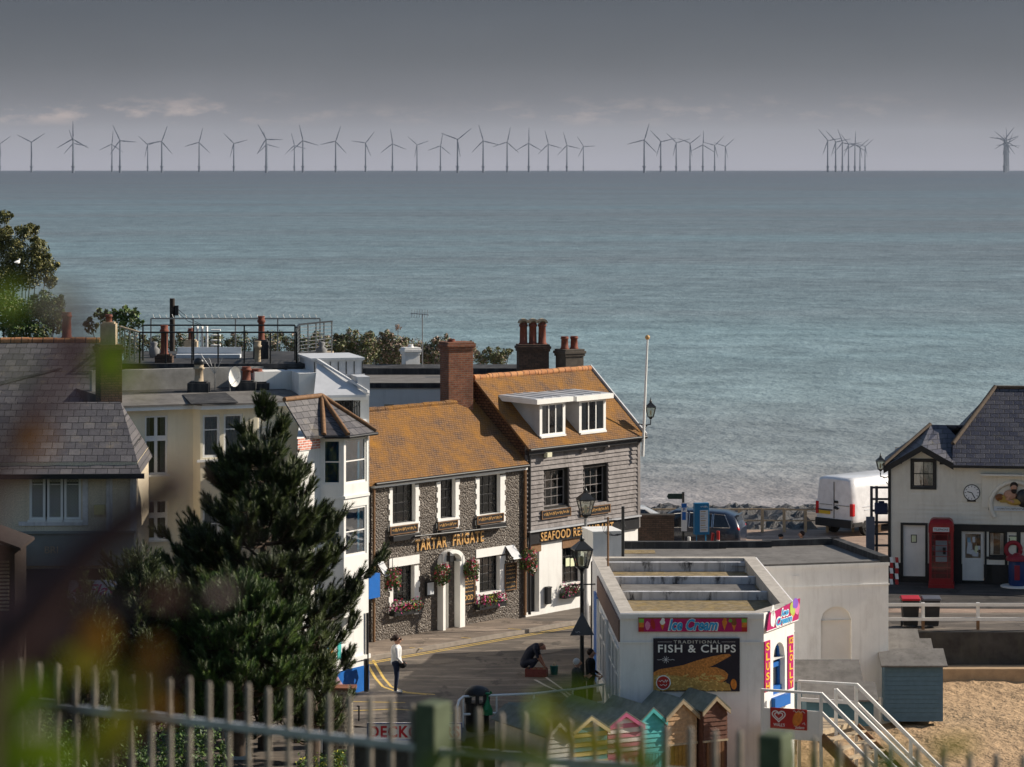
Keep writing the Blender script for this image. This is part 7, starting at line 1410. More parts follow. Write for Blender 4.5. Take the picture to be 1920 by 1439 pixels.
# crouching man and his crate
p = G(992, 1266); c = [((-.12, .0, .42), (.05, 0, .72), .16, .17, 1), ((.05, 0, .72), (.22, 0, .86), .17, .15, 1), ((.22, .13, .88), (.22, -.13, .88), .08, .08, 1), ((.25, 0, .9), (.36, 0, .92), .06, .055, 0), ((.4, 0, .9), (.43, 0, .88), .1, .095, 0), ((-.14, .09, .36), (-.14, -.09, .36), .14, .14, 2)]
for sg in (-1, 1): c += [((-.12, .12*sg, .38), (.22, .17*sg, .45), .1, .07, 2), ((.22, .17*sg, .45), (-.02, .15*sg, .1), .068, .05, 2), ((-.04, .15*sg, .05), (.14, .16*sg, .04), .045, .038, 3), ((.22, .2*sg, .86), (.3, .24*sg, .6), .06, .048, 1), ((.3, .24*sg, .6), (.44, .1*sg, .36), .045, .034, 0), ((.44, .1*sg, .36), (.48, .08*sg, .3), .036, .028, 0)]
person('man in dark clothes crouching over a red crate on the road', (p.x, p.y, 0), -8, c, [SKIN2, NAVY, NAVY, BLKC, EYE], extra=[('hair', hairball((.4, 0, .93), .1, (-.02, 0, .0), .8), M('cropped_hair', (.1, .06, .045), .8))], face=((.42, 0, .88), (.8, 0, -.6)), fingers=[((.48, .08, .3), (.4, -.2, -.8), (.6, -.3, 0)), ((.48, -.08, .3), (.4, .2, -.8), (.6, .3, 0))])
q = G(1006, 1268); t = thing('crate', 'low dark red crate in front of the crouching man', 'crate', q, -8); mb = MB(); w = .32
for s in (-1, 1): mb.box(-w, s*.2-.015, 0, w, s*.2+.015, .24); mb.box(s*w-.015, -.2, 0, s*w+.015, .2, .24)
mb.box(-w, -.2, 0, w, .2, .02); mb.build('crate', M('red_crate', (.16, .04, .03), .7, .3, 10), t); mb = MB()
for k in range(7): mb.ball((-.24+.08*k, random.uniform(-.1, .1), .2), .07, 7, k % 2)
mb.build('contents', [OAK, M('rust_cloth', (.22, .06, .04), .9)], t)
q = G(1039, 1265); t = thing('bucket', 'teal green tub on the road beside the red crate', 'bucket', q); mb = MB(); mb.lathe((0, 0, 0), [(0, .1), (.02, .11), (.26, .13), (.28, .135)], 12); mb.build('tub', M('teal_plastic', (.02, .12, .1), .5), t); mb = MB(); mb.lathe((0, 0, .28), [(0, .06), (.05, .05), (.08, .02)], 10); mb.build('lid', PALEW, t)
# two men beside the kiosk
p = G(1081, 1349); person('white haired man in dark grey jacket standing beside the kiosk railing', (p.x, p.y, 0), 25, stand(1.72, arms=[armset(-1, (.06, -.24, 1.1), (.3, -.12, 1.16)), armset(1, (.05, .24, 1.1), (.3, .1, 1.18))]), [SKIN, GREYC, GREYC, BLKC, EYE], extra=[('hair', hairball((.03, 0, 1.64), .106, (-.03, 0, .008)), HAIRW)], face=((.045, 0, 1.6), (1, 0, 0)), fingers=[((.36, -.08, 1.18), (.8, .3, .2), (0, .3, .6)), ((.36, .07, 1.2), (.8, -.3, .2), (0, -.3, .6))])
p = G(1107, 1331); person('dark haired man in a black jacket turned towards the kiosk wall', (p.x, p.y, 0), -12, stand(1.75, arms=[armset(-1, (.03, -.25, 1.1), (.2, -.2, 1.0)), armset(1, (.02, .25, 1.1), (.2, .2, 1.0))]), [SKIN, BLKC, BLKC, BLKC, EYE], extra=[('hair', hairball((.03, 0, 1.665), .109, (-.03, 0, .012)), HAIRD)], face=((.045, 0, 1.63), (1, 0, 0)), fingers=[((.25, -.19, .97), (.8, 0, -.5), (0, .4, .2)), ((.25, .19, .97), (.8, 0, -.5), (0, -.4, .2))])
# two heads beyond the rear block
p = at(1463, 1000, 119.2); person('person in dark top and cap walking beyond the rear block roof', (p.x, 119.2, 0), 15, stand(1.62, arms=[armset(-1, (-.05, -.24, 1.1), (.08, -.24, .88)), armset(1, (.05, .24, 1.1), (.2, .22, .9))]), [SKIN, BLKC, DENIM, BLKC, EYE], extra=[('cap', hairball((.03, 0, 1.56), .105, (-.01, 0, .0), .7), BLKC)], face=((.04, 0, 1.5), (1, 0, 0)), fingers=[((.1, -.24, .85), (.3, 0, -1), (0, .5, 0)), ((.23, .22, .87), (.3, 0, -1), (0, -.5, 0))])
p = at(1504, 1000, 118.7); person('dark haired person in a black coat walking nearest the white van', (p.x, 118.7, 0), 190, stand(1.78, arms=[armset(-1, (-.05, -.25, 1.1), (.08, -.25, .88)), armset(1, (.05, .25, 1.1), (.2, .23, .9))]), [SKIN, BLKC, BLKC, BLKC, EYE], extra=[('hair', hairball((.03, 0, 1.69), .11, (-.025, 0, .01)), HAIRD)], face=((.045, 0, 1.65), (1, 0, 0)), fingers=[((.1, -.25, .85), (.3, 0, -1), (0, .5, 0)), ((.23, .23, .87), (.3, 0, -1), (0, -.5, 0))])
# leaning person at the cobble wall
CW = Vector((at(641, 1400, 84.4).x, 84.4, -3.2)); t = thing('cobble_wall', 'rounded end of a cobbled flint wall with a red brick coping beside the leaning person', 'wall', CW); zt = at(640, 1292, 84.4).z+3.2
mb = MB(); mb.tube([(0, 0, 0), (0, 0, zt*.5), (0, 0, zt)], [.34, .33, .3], 20); mb.build('wall', brickm('cobbles', (.3, .25, .18), (.16, .13, .1), (.38, .33, .25), .13, .11, .03, 'xy', vs=1, bst=1), t); mb = MB(); mb.box(-.32, -.3, zt, .4, .3, zt+.07); mb.build('coping', BRICK, t)
p = at(628, 1400, 85.2); zb = at(628, 1268, 85.2).z-1.22
c = [((-.1, 0, .9), (.02, 0, 1.08), .15, .15, 1), ((.02, 0, 1.08), (.2, 0, 1.22), .16, .15, 1), ((.22, .14, 1.24), (.22, -.14, 1.24), .08, .08, 1), ((.25, 0, 1.26), (.33, 0, 1.26), .06, .055, 0), ((.37, 0, 1.25), (.41, 0, 1.22), .1, .09, 0), ((-.1, .07, .86), (-.1, -.07, .86), .14, .14, 2)]
for sg in (-1, 1): c += [((-.1, .1*sg, .84), (.02, .11*sg, .46), .1, .07, 2), ((.02, .11*sg, .46), (-.04, .1*sg, .08), .065, .05, 2), ((-.04, .1*sg, .04), (.12, .11*sg, .035), .045, .038, 2), ((.22, .2*sg, 1.22), (.3, .24*sg, .98), .055, .045, 1), ((.3, .24*sg, .98), (.48, .12*sg, .92), .042, .034, 0), ((.48, .12*sg, .92), (.55, .09*sg, .9), .034, .027, 0)]
person('person in a mauve vest bending forward at the cobbled wall', (p.x, 85.2, zb), 200, c, [SKIN2, MAUVE, GREYC, BLKC, EYE], extra=[('hair', hairball((.37, 0, 1.28), .105, (-.015, 0, .01), .9), HAIRD)], face=((.4, 0, 1.23), (.8, 0, -.6)), fingers=[((.55, .09, .9), (.8, -.3, -.3), (0, -.3, -.5)), ((.55, -.09, .9), (.8, .3, -.3), (0, .3, -.5))])
# feather flag, poles, trolley near the pine
c = at(440, 1439, 82.5); s_ = 82.5/F; t = thing('feather_flag', 'pale blue feather flag banner with navy lettering band below the pine', 'flag', (c.x, 82.5, c.z-.6)); mb = MB(); zt = at(440, 1315, 82.5).z-c.z+.6
pr = [(0, .0), (.42, .0), (.46, zt*.3), (.4, zt*.62), (.2, zt*.9), (-.02, zt), (-.2, zt*.96), (-.28, zt*.7), (-.22, zt*.35)]
mb.ext([(x, .04*math.sin(z*3), z) for x, z in pr], (0, -.015, 0), 0); mb.build('flag', M('pale_blue_flag', (.52, .57, .63), .8, .06, 3), t); mb = MB(); mb.ext([(-.2, -.05, zt*.42), (.4, -.05, zt*.5), (.41, -.05, zt*.66), (-.23, -.05, zt*.6)], (0, -.01, 0), 0); mb.build('band', M('navy_band', (.03, .035, .08), .8), t)
text_fit(t, 'lettering', 'CLIMB', -.17, .37, zt*.49, zt*.6, -.062, PW_, .004, .02); mb = MB(); mb.tube([(-.3, 0, -1.5), (-.32, 0, zt*.6), (-.22, 0, zt*.93), (-.02, 0, zt)], .018, 6); mb.build('pole', STEEL, t)
for px, y0, y1, Y, lb, mt in ((585, 1222, 1300, 87.5, 'thin dark pole in front of the blue based shop', IRON), (597, 1225, 1310, 87.2, 'pale thin pole beside the dark one', STEEL), (603, 1276, 1370, 84.2, 'white pole leaning by the bending person', WHITE), (687, 1236, 1297, 92.6, 'black bollard post at the blue shop corner', IRON)):
    c = at(px, y1, Y); t = thing('pole', lb, 'pole', c); mb = MB(); mb.tube([(0, 0, -.6 if px < 680 else 0), (0, 0, (y1-y0)*Y/F)], .03 if px < 680 else .075, 8); mb.build('pole', mt, t)
c = at(560, 1240, 87.0); t = thing('parasol', 'half hidden lilac striped parasol behind the pine', 'parasol', (c.x, 87.0, c.z-2.0)); mb = MB(); n = 12; pts = [(1.1*math.cos(k*2*math.pi/n), 1.1*math.sin(k*2*math.pi/n), 1.75) for k in range(n)]
for k in range(n): mb.add([pts[k], pts[(k+1) % n], (0, 0, 2.35)], [(0, 1, 2)], k % 2); mb.quad(pts[k], pts[(k+1) % n], (*pts[(k+1) % n][:2], 1.62), (*pts[k][:2], 1.62), k % 2)
mb.build('canopy', [M('lilac_canvas', (.5, .4, .45), .8), M('pale_lilac_canvas', (.62, .55, .58), .8)], t); mb = MB(); mb.tube([(0, 0, -1.2), (0, 0, 2.38)], .025, 6); mb.build('pole', OAK, t)
# ================================================================= trees and shrubs
BARK = M('bark', (.06, .042, .03), .9, .35, 9, .5, 20); PINE1 = leafm('pine_needles_dark', (.032, .046, .013), .45, .55); PINE2 = leafm('pine_needles', (.052, .074, .019), .45, .5); PINE3 = leafm('bright_pine_needles', (.08, .105, .026), .4, .5)
def shoot(mb, p, d, l, n, nl, mis, w=.0095):
    d = d.normalized(); a = d.orthogonal().normalized(); b = d.cross(a); mi = random.choice(mis)
    for k in range(n):
        f = (k+.5)/n; th = k*2.4+random.random(); rad = a*math.cos(th)+b*math.sin(th); q = p+d*(l*f); nd = (d*(.45+.6*f)+rad*(.95-.35*f)).normalized(); e = q+nd*nl*random.uniform(.75, 1.15); sd = nd.cross(rad if abs(nd.dot(rad)) < .95 else a).normalized()*w
        mb.v += [tuple(q-sd), tuple(q+sd), tuple(e)]; i = len(mb.v); mb.f.append([i-3, i-2, i-1]); mb.m.append(mi); mb.s.append(False)
def pine(name, label, base, hgt, prof, nwh, mats, seed, per=6, sub=5, needle=.15, nn=34, irr=.15, low=.1):
    random.seed(seed); t = thing(name, label, 'tree', base); tr = MB(); crown = MB()
    tr.tube([(0, 0, -.3), (.05, 0, hgt*.3), (-.04, .03, hgt*.65), (0, 0, hgt*.97)], [.2, .16, .09, .02], 10)
    lim = MB()
    lob = [(random.uniform(0, 6.28), random.uniform(0, 6.28), random.uniform(1.5, 3.5)) for _ in range(3)]
    for w in range(nwh):
        f = low+(1-low)*(w/(nwh-1))**.92; z0 = hgt*f+random.uniform(-.12, .12)
        for k in range(per if f < .9 else 3):
            az = random.uniform(0, 6.283); R = prof(f, az)*random.uniform(.7, 1.08)*(1+irr*sum(math.sin(m_*az+a_+f*9*(1+.3*m_)) for a_, _, m_ in lob)/3)
            if R < .12: continue
            out = Vector((math.cos(az), math.sin(az), 0)); pts = []; dr = random.uniform(-.2, .12)
            for s in range(7):
                u = s/6; pts.append(Vector((0, 0, z0))+out*(R*u)+Vector((0, 0, R*(dr*u+.3*u*u)+.35*u**4)))
            lim.tube(pts, [.05*(1-.75*u/6)*min(1, R) for u in range(7)], 5, 0, True, False)
            for s in range(int(sub*(1+R*1.1))):
                u = random.uniform(.22, 1)**.75; i = min(5, int(u*6)); p = pts[i].lerp(pts[i+1], u*6-i); side = Vector((-out.y, out.x, 0))*random.choice((-1, 1)); bl = R*.26*(1.15-u)+.16
                d0 = (out*random.uniform(.4, .9)+side*random.uniform(.1, 1)+Vector((0, 0, random.uniform(.05, .6)))).normalized(); e = p+d0*bl; lim.tube([p, e], [.014, .008], 4, 0, True, False)
                for q in range(3):
                    dd = (d0*.55+out*.25+Vector((random.uniform(-.5, .5), random.uniform(-.5, .5), random.uniform(.5, 1.7)))); shoot(crown, p.lerp(e, random.uniform(.45, 1)), dd, random.uniform(.24, .42), nn, needle, mats[1])
            shoot(crown, pts[6], pts[6]-pts[5]+Vector((0, 0, .25)), .4, nn, needle, mats[1])
    for k in range(9): shoot(crown, Vector((random.uniform(-.12, .12), random.uniform(-.12, .12), hgt*random.uniform(.9, .99))), Vector((random.uniform(-.35, .35), random.uniform(-.35, .35), 1)), .42, nn, needle, mats[1])
    tk = tr.build('trunk', BARK, t); lim.build('limb', BARK, tk); crown.build('crown', mats[0], t); return t
def lerp_tab(tab, f):
    for (a, va), (b, vb) in zip(tab, tab[1:]):
        if f <= b: return va+(vb-va)*(f-a)/(b-a)
    return tab[-1][1]
bp = at(496, 1400, 84.0); PT = [(0, 2.0), (.1, 2.8), (.2, 3.85), (.3, 4.0), (.38, 3.3), (.46, 2.6), (.55, 2.3), (.64, 2.0), (.73, 1.55), (.82, 1.1), (.9, .7), (1, .2)]
pine('pine_tree', 'tall dark pine with upturned shoots standing in front of the cream and white houses', (bp.x, 84.0, 0), 8.8, lambda f, az: lerp_tab(PT, f)*(1.25 if math.cos(az) < -.2 and f < .5 else .80 if math.cos(az) > .2 and f < .3 else .84 if math.cos(az) > .2 and f < .45 else .95), 21, ([PINE1, PINE2, PINE3], (0, 0, 1, 1, 2)), 5, 7, 7, .14, 64, .32, .05)
bp = at(446, 1400, 80.0); PR_ = [(0, 1.1), (.2, 1.6), (.45, 1.75), (.7, 1.35), (.88, .8), (1, .2)]
pine('round_pine', 'bushy rounded bright green pine in front of the tall dark pine', (bp.x, 80.0, .9), 3.75, lambda f, az: lerp_tab(PR_, f), 17, ([PINE2, LG2, LG1], (0, 1, 1, 2)), 6, 8, 7, .12, 50)
bp = at(585, 1400, 82.0); pine('young_pine', 'small young pine at the foot of the rounded pine by the flag', (bp.x, 82.0, .3), 2.7, lambda f, az: .95*(1-f)+.15, 10, ([PINE2, PINE3], (0, 1)), 8, 6, 5, .13, 30)
bp = at(160, 1400, 78.0); pine('young_pine', 'young pine below the pebbledashed house at the left', (bp.x, 78.0, .6), 4.2, lambda f, az: 1.25*(1-f)+.15, 11, ([PINE1, PINE3, PINE2], (0, 1, 2)), 9, 6, 5, .13, 30)
bp = at(262, 1400, 79.5); pine('young_pine', 'dark young pine between the shop awning and the tall pine', (bp.x, 79.5, .6), 4.9, lambda f, az: 1.5*(1-f)+.15, 12, ([PINE1, PINE2], (0, 1)), 10, 6, 5, .14, 30)
random.seed(31)
OL1 = leafm('olive_leaves', (.155, .15, .042)); OL2 = leafm('dark_olive_leaves', (.08, .088, .028)); OL3 = leafm('light_olive_leaves', (.25, .22, .07)); TMK = leafm('tamarisk_plumes', (.36, .25, .19), .3); TM2 = leafm('tamarisk_green', (.15, .17, .075))
def crown_tree(name, label, cat, base, clumps, mats, size, nper, trunk=None, Y=None, shell=.25):
    """clumps given in the picture plane at depth Y: (px,py,radius px, depth offset m)"""
    t = thing(name, label, cat, base); b = Vector(base); mb = MB(); tr = MB(); s = Y/F
    for px, py, r, dy in clumps:
        c = at(px, py, Y+dy)-b; rr = r*s; leaves(mb, c, rr, int(nper*(rr/.6)**2), size, mats[1], shell)
        for k in range(5): # loose sprigs break the outline
            d = Vector((random.gauss(0, 1), random.gauss(0, 1), random.uniform(.1, 1.4))).normalized(); leaves(mb, c+d*rr*1.02, rr*.28, int(nper*.05)+6, size, mats[1], .1)
        tr.tube([Vector((0, 0, 0)), Vector((c.x*.5, c.y*.5, c.z*.45)), c], [.05, .03, .008], 6)
    tr.build('trunk', BARK, t); mb.build('crown', mats[0], t); return t
ML = ([OL1, OL2, OL3], (0, 1, 1, 2, 0)); bs = at(30, 660, 111)
crown_tree('broadleaf_tree', 'tall olive green tree at the left edge above the upper slate roof', 'tree', (bs.x, 111, bs.z-4), [(8, 408, 14, 0), (-8, 450, 30, 0), (12, 440, 14, .5), (45, 437, 17, 0), (62, 432, 12, .3), (25, 475, 32, 0), (72, 470, 22, 0), (88, 500, 20, 0), (50, 510, 36, 0), (0, 530, 40, 0), (95, 528, 14, .4)], ML, .055, 1900, Y=111)
MG = ([LG1, LG2, LG3, OL1], (0, 1, 1, 2, 3)); bs = at(50, 660, 108)
crown_tree('bush', 'dense green bush between the left tree and the upper slate roof', 'shrub', (bs.x, 108, bs.z-3), [(10, 585, 40, 0), (50, 590, 34, 0), (85, 575, 28, 0), (105, 605, 22, 0), (30, 625, 28, -.4), (75, 625, 24, -.4), (110, 570, 14, 0)], MG, .06, 1500, Y=108)
bs = at(220, 640, 110); crown_tree('shrub', 'glossy green rosette shrub behind the buff chimney pot', 'shrub', (bs.x, 110, bs.z-2), [(190, 592, 12, 0), (205, 600, 18, 0), (232, 588, 12, 0), (250, 592, 12, 0), (245, 608, 16, 0), (220, 612, 18, 0), (262, 607, 8, 0), (170, 612, 14, 0)], ([LG1, LG2, TM2], (0, 0, 1, 2)), .085, 420, Y=110)
MT = ([TM2, OL2, TMK, OL1], (0, 1, 0, 2, 3)); MT2 = ([TM2, OL2, TMK], (0, 2, 2, 1, 0))
for px, Y, lb, cl, mm in ((340, 118, 'olive hedge bush seen through the terrace railings', [(250, 652, 24, 0), (300, 652, 22, 0), (345, 650, 20, 0), (400, 652, 22, 0), (450, 650, 20, 0), (505, 648, 24, 0), (555, 650, 22, 0), (595, 648, 20, 0)], MT), (660, 123, 'green tamarisk bush at the wired corner of the terrace', [(628, 660, 26, 0), (600, 665, 22, 0), (690, 650, 20, 0), (640, 650, 16, 0), (662, 642, 18, 0), (680, 668, 24, 0), (655, 676, 24, 0), (634, 636, 7, 0)], MT), (725, 124, 'feathery pink tipped tamarisk left of the white chimney', [(700, 655, 24, 0), (730, 662, 26, 0), (776, 665, 26, .6), (722, 640, 14, 0), (740, 655, 22, 0), (715, 676, 24, 0), (748, 676, 22, 0), (758, 650, 12, .2), (790, 672, 18, .4)], MT2), (822, 124.5, 'pink tinged tamarisk behind the red brick chimney', [(812, 660, 20, 0), (832, 650, 16, 0), (825, 678, 24, 0), (870, 668, 20, 0), (800, 680, 16, 0), (884, 655, 10, 0)], MT2), (925, 125, 'low tamarisk sprays beside the sooty three pot stack', [(905, 676, 14, 0), (925, 670, 14, 0), (945, 667, 10, 0), (935, 682, 14, 0), (955, 662, 5, 0)], MT)):
    bs = at(px, 690, Y); crown_tree('tamarisk_bush', lb, 'shrub', (bs.x, Y, bs.z-2), [(x, y-2, r*1.15, d) for x, y, r, d in cl], mm, .055, 1300, Y=Y)
c = at(745, 640, 121); t = thing('seed_head', 'single tall dried flower spike above the tamarisk', 'plant', c); mb = MB(); mb.tube([(0, 0, -1), (.03, 0, .5)], .012, 5); leaves(mb, (.03, 0, .55), .14, 60, .05, (1,), .2); mb.build('stem', [BARK, TMK], t)
c = at(33, 492, 109.5); t = thing('gull', 'white gull perched in the left tree', 'bird', c, 70); t.scale = (.6, .6, .6); mb = MB(); mb.ball((0, 0, 0), .14, 10, 0, 1.7, .8, .8); mb.ball((.2, 0, .14), .075, 8); mb.tube([(.1, 0, .03), (.2, 0, .14)], .06, 8); mb.tube([(.26, 0, .14), (.34, 0, .12)], [.02, .005], 6, 1); mb.tube([(-.15, 0, .02), (-.42, 0, .0)], [.09, .02], 8, 2); mb.build('body', [WHITE, YELP, LEAD], t)
for px, py, r, Y, lb in ((345, 1400, 60, 58, 'leafy bright green shrub on the bank below the round pine'), (60, 1420, 85, 52, 'leafy shrub on the bank at the bottom left of the fence'), (215, 1430, 75, 55, 'leafy shrub on the bank between the two other bank shrubs'), (610, 1470, 60, 62, 'low yellow green shrub below the cobbled wall')):
    bs = at(px, 1560, Y); crown_tree('bank_shrub', lb, 'shrub', (bs.x, Y, bs.z-1), [(px, py, r, 0), (px-r*.7, py+r*.5, r*.8, 0), (px+r*.7, py+r*.55, r*.75, 0), (px+r*.1, py-r*.55, r*.55, .2)], ([LG1, LG2, YELP, LG3], (0, 0, 1, 1, 3)) if px < 600 else ([YELP, LG1, LG2], (0, 1, 1, 2)), .045, 700, Y=Y)
# ================================================================= wind turbines
TUR = M('turbine_silhouette_grey', (.15, .175, .215), .6, .05)  # darkened blue-grey; the turbines' silhouette shade is put into the colour
def turbine(label, px, hy, Rp, ang):
    Y = 45*F/Rp; b = at(px, 320, Y); b.z = SEA_Z-Y*Y/(2*EARTH); s = Y/F; hub = H-(hy-HY)*s-b.z; R = 45.0
    t = thing('wind_turbine', label, 'wind turbine', b, 0, 'offshore wind turbines on the horizon'); mb = MB(); mb.tube([(0, 0, 16), (0, 0, hub)], [2.5, 1.6], 10); mb.build('tower', TUR, t); mb = MB(); mb.tube([(0, 0, -3), (0, 0, 17)], 3.1, 10); mb.tube([(0, 0, 15), (0, 0, 17.5)], 5, 10); mb.build('foundation', TUR, t)
    mb = MB(); mb.box(-1.9, -3, hub-1.9, 1.9, 8, hub+2.1); mb.tube([(0, -5.5, hub), (0, -3, hub)], [1.0, 2.0], 10); na = mb.build('nacelle', TUR, t)
    for k in range(3):
        a = R_(ang+120*k); d = Vector((math.sin(a), 0, math.cos(a))); sd = Vector((math.cos(a), 0, -math.sin(a))); o = Vector((0, -4.2, hub)); m = MB(); st = [(0, 1.0), (.08, 1.1), (.2, 1.9), (.5, 1.35), (.8, .95), (1, .45)]; vs = []
        for u, w in st: c = o+d*R*u; vs += [c-sd*w*.55, c+Vector((0, -.35*(1.2-u), 0)), c+sd*w, c+Vector((0, .35*(1.2-u), 0))]
        m.add(vs, [(i*4+j, i*4+(j+1) % 4, (i+1)*4+(j+1) % 4, (i+1)*4+j) for i in range(5) for j in range(4)]+[(3, 2, 1, 0), (20, 21, 22, 23)]); m.build('blade', TUR, t)
TL = [(0, 270, 25, 55), (59, 267, 30, 57), (137, 261, 34, 0), (138, 269, 27, -18), (210, 271, 26, 5), (225, 264, 32, -25), (277, 272, 24, -47), (303.5, 265.5, 31, 20), (373.5, 267.5, 28, 14), (438.5, 269.5, 27, -45), (499, 261.5, 32, -29), (500.5, 271, 25, -15), (552, 273, 24, -14), (568, 264, 31, -13), (629.5, 265.5, 30, 18), (685.5, 268.5, 27, 38), (736, 270, 28, -8), (782, 272, 23.5, -49), (826, 274, 25, 10), (858, 262, 33, 51), (906, 264.5, 31, -16), (951, 267, 29, 12), (991.5, 269, 29, 0), (1028, 271, 27, -14), (1063, 273, 26, -16), (1094, 275, 22.5, -33), (1208, 263, 33, 16), (1239, 266, 29, -43), (1268, 268, 26.5, -46), (1294, 269, 26, 52), (1318, 272, 27, 2), (1340, 273, 24, 45), (1360, 275, 22.5, 48), (1552, 264, 28, -40), (1567, 266.5, 28, -42), (1579.5, 268, 27, -20), (1591, 271, 25, -38), (1603, 271.5, 26, 2), (1612.5, 275, 22, 50), (1622, 275, 20.5, 48), (1883, 262, 29, 38), (1885, 264, 27, -50), (1887, 266, 26, -2), (1888, 269, 24, 60), (1889.5, 271, 23, 25), (1891, 273, 22, -28)]
ORD = 'first second third fourth fifth sixth seventh eighth ninth tenth eleventh twelfth thirteenth fourteenth fifteenth sixteenth seventeenth eighteenth nineteenth twentieth'.split()
def pose(a):
    a = (a+60) % 120-60
    return 'one blade straight up' if abs(a) < 7 else 'blades in a wide Y' if abs(a) > 41 else 'top blade leaning right' if a > 0 else 'top blade leaning left'
for i, (px, hy, Rp, an) in enumerate(TL):
    if i < 26: g, j, where = 26, i, 'the long row'
    elif i < 33: g, j, where = 7, i-26, 'the middle group of seven'
    elif i < 40: g, j, where = 7, i-33, 'the overlapping group'
    else: g, j, where = 6, i-40, 'the bunch at the right edge'
    e = ORD[j]+' from left' if j < 20 else ORD[25-j]+' from right'
    if e == 'first from right': e = 'last'
    turbine(f'turbine {e} in {where}, {pose(an)}', px, hy, Rp, an)
# ================================================================= foreground fence and plants
FP = M('weathered_fence_steel', (.22, .19, .155), .5, .3, 12, metal=.2); FR_ = M('fence_rail_steel', (.42, .44, .46), .4, .2, 12, metal=.3)
ft = thing('railing_fence', 'long round topped metal paling fence across the front of the view', 'fence', (-2.32, 14.0, 0)); fo = Vector((-2.32, 14.0, 0))
FPG = M('green_stained_post', (.085, .105, .06), .8, .3, 8)
for f0, fd, ta, tb, pp in ((Vector((-2.32, 14.0, 0)), Vector((.857, -.51, 0)).normalized(), -.5, 812, (812,)), (at(812, 0, 12.78), Vector((2.27, -1.1, 0)).normalized(), 0, 2100, (1455,))):
    f0.z = 0; lp = lambda tt, z: f0-fo+fd*tt+Vector((0, 0, z)); t_at = lambda px: (((px-CX)/F)*f0.y-f0.x)/(fd.x-((px-CX)/F)*fd.y)
    tb = t_at(tb); tp = [t_at(x) for x in pp]; n = int((tb-ta)/.1045)
    for k in range(n+1):
        tt = ta+k*.1045
        if any(abs(tt-q) < .1 for q in tp): continue
        zt = 13.66+random.uniform(-.008, .008); mb = MB(); mb.tube([lp(tt, 12.0), lp(tt, zt-.015), lp(tt, zt)], [.0125, .0125, .007], 8); mb.build('paling', FP, ft)
    for z in (13.475, 12.5): mb = MB(); mb.bar(lp(ta, z), lp(tb, z), .03, .032); mb.build('rail', FR_, ft)
    for q in tp: mb = MB(); mb.bar(lp(q, 11.9), lp(q, 13.67), .14, .1, 0, tuple(fd)); mb.build('post', FPG, ft, .01)
random.seed(77)
STM = M('purple_brown_stem', (.06, .028, .029), .8, .3, 10); LFB = leafm('purple_brown_leaf', (.06, .028, .026)); LFO = leafm('orange_leaf', (.3, .13, .015), .4, .5, .25); LFG = leafm('fresh_green_leaf', (.12, .18, .012), .3, .5, .3); LFY = leafm('olive_yellow_leaf', (.22, .2, .016), .3, .5, .3); LFC = leafm('pale_cream_flower', (.42, .38, .28), .15)
def leafblade(mb, c, l, w, mi, d=None):
    d = (d or Vector((random.gauss(0, 1), random.gauss(0, .5), random.gauss(0, 1)))).normalized(); s = Vector((d.z, random.uniform(-.5, .5), -d.x)).normalized(); nn = d.cross(s)*l*.08
    vs = []; n = 6
    for k in range(n+1): u = k/n; ww = w*math.sin(math.pi*min(.97, u*.93+.05))**.8; p = c+d*l*(u-.5)+nn*math.sin(math.pi*u); vs += [p-s*ww, p+nn*.4, p+s*ww]
    mb.add(vs, [(i*3+j, i*3+j+1, (i+1)*3+j+1, (i+1)*3+j) for i in range(n) for j in range(2)], mi, True)
def plant(name, label, cat, root, stems, lvs):
    """stems: picture-plane polylines with depth; lvs: (px,py,Y,length px,width px,material)"""
    t = thing(name, label, cat, root); r = Vector(root); mb = MB()
    for pts, w in stems:
        P_ = [at(x, y, Y)-r for x, y, Y in pts]; mb.tube(P_, [w*(1-.5*i/(len(P_)-1)) for i in range(len(P_))], 8)
    mb.build('stem', STM, t); lf = MB()
    for x, y, Y, l, w, mi in lvs: leafblade(lf, at(x, y, Y)-r, l*Y/F, w*Y/F, mi)
    lf.build('leaves', [LFB, LFO, LFG, LFY, LFC], t); t['kind'] = 'thing'; return t
R0 = at(-140, 1900, 1.9); R0.z = 13.6
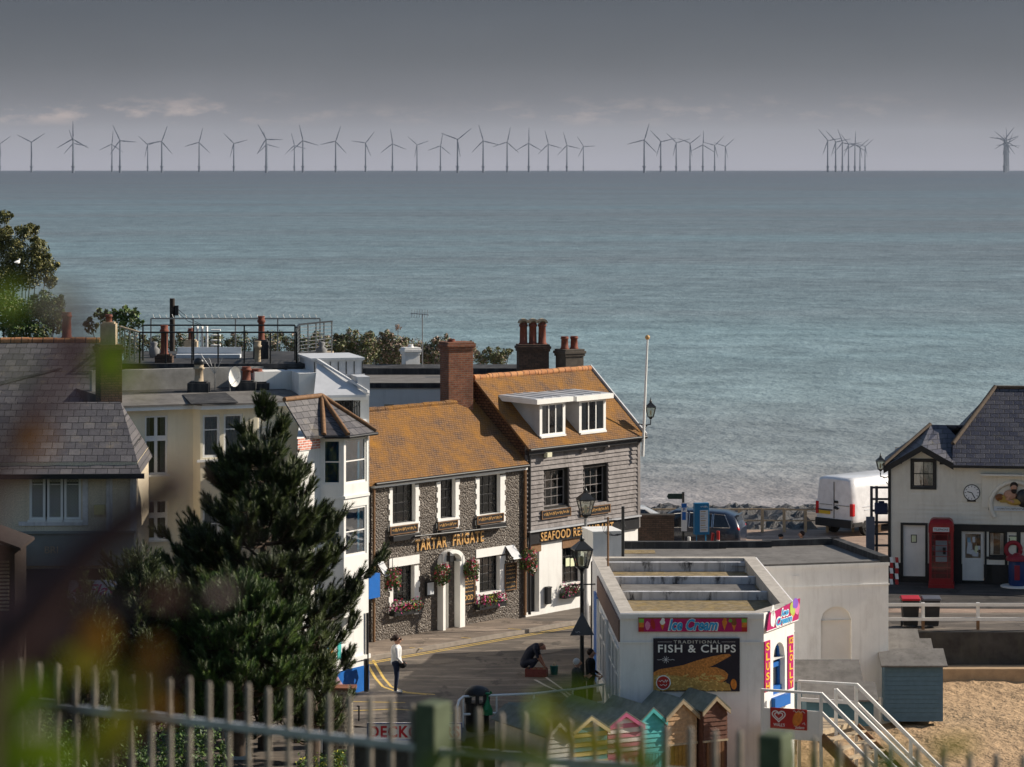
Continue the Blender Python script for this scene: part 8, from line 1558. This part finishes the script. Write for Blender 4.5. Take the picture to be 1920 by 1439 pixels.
plant('purple_shrub', 'out of focus purple stemmed shrub with orange and green leaves at the left', 'shrub', R0,
    [([(-260, 3000, 2.05), (-60, 1290, 2.0), (60, 1150, 2.0), (180, 1020, 2.0), (350, 890, 2.0)], .023), ([(-300, 3000, 1.6), (-60, 960, 1.6), (40, 800, 1.6), (110, 715, 1.6), (150, 560, 1.6)], .012), ([(-60, 2500, 2.6), (180, 1500, 2.6), (270, 1330, 2.6), (330, 1260, 2.6)], .007)],
    [(15, 560, 2.3, 110, 34, 2), (205, 690, 2.4, 95, 30, 2), (215, 655, 2.4, 70, 22, 2), (262, 722, 2.4, 60, 26, 3), (62, 828, 2.2, 70, 30, 1), (110, 562, 2.0, 60, 26, 4), (150, 640, 1.9, 60, 25, 0), (0, 1060, 2.1, 130, 40, 0), (60, 1130, 2.3, 130, 40, 0), (120, 1180, 2.4, 130, 40, 0), (180, 1205, 2.3, 90, 32, 1), (280, 1240, 2.4, 90, 28, 1), (155, 1240, 2.4, 120, 36, 3), (245, 1290, 2.4, 110, 34, 3), (300, 1330, 2.4, 90, 30, 1), (60, 760, 2.1, 120, 26, 0), (130, 690, 2.1, 100, 22, 0), (30, 690, 2.0, 70, 30, 4), (75, 1390, 2.3, 90, 34, 4), (20, 1330, 2.3, 200, 55, 2), (70, 1420, 2.2, 170, 50, 2), (-10, 1250, 2.2, 160, 45, 2), (120, 1330, 2.4, 120, 30, 0), (200, 1390, 2.5, 160, 36, 3), (10, 1420, 2.3, 160, 50, 2), (330, 1120, 2.6, 110, 20, 0), (200, 1130, 2.5, 120, 26, 0), (470, 1010, 2.6, 60, 9, 0), (420, 1110, 2.7, 60, 9, 0)])
def spray(label, px, Y, root, items):
    R1 = at(px, 1800, Y); R1.z = 13.3; st = []; lv = []
    for x, y, l in items: st.append(([(px+(x-px)*.3, 2600, Y), (px+(x-px)*.8, 1700, Y), (x, y+l*.4, Y)], .0025)); lv.append((x, y, Y, l, l*.13, random.choice((2, 2, 3))))
    plant('tall_grass', label, 'plant', R1, st, lv)
spray('blurred tall green grass blades before the beach huts', 980, 2.8, 0, [(890, 1420, 150), (940, 1400, 190), (1000, 1420, 150), (1050, 1370, 180), (1080, 1310, 170), (1125, 1400, 200), (1180, 1430, 120), (1010, 1330, 130), (830, 1430, 120), (1230, 1440, 110)])
spray('blurred green grass blades below the beach stairs', 1600, 2.9, 0, [(1500, 1440, 110), (1560, 1450, 120), (1650, 1440, 130), (1780, 1400, 120), (1710, 1450, 110)])
# ================================================================= sea haze
HZ = bpy.data.materials.new('haze'); HZ.use_nodes = True; t = HZ.node_tree; t.nodes.clear(); o = N(t, 'ShaderNodeOutputMaterial'); pv = N(t, 'ShaderNodeVolumePrincipled'); pv.inputs['Color'].default_value = (.72, .8, .95, 1); pv.inputs['Density'].default_value = 1.8e-5; pv.inputs['Anisotropy'].default_value = .2; L(t, pv.outputs[0], o.inputs['Volume'])
mb = MB(); mb.box(-7000, -120, -75, 7000, 23000, 260); hz = mb.build('haze', HZ); struct(hz, 'stuff')
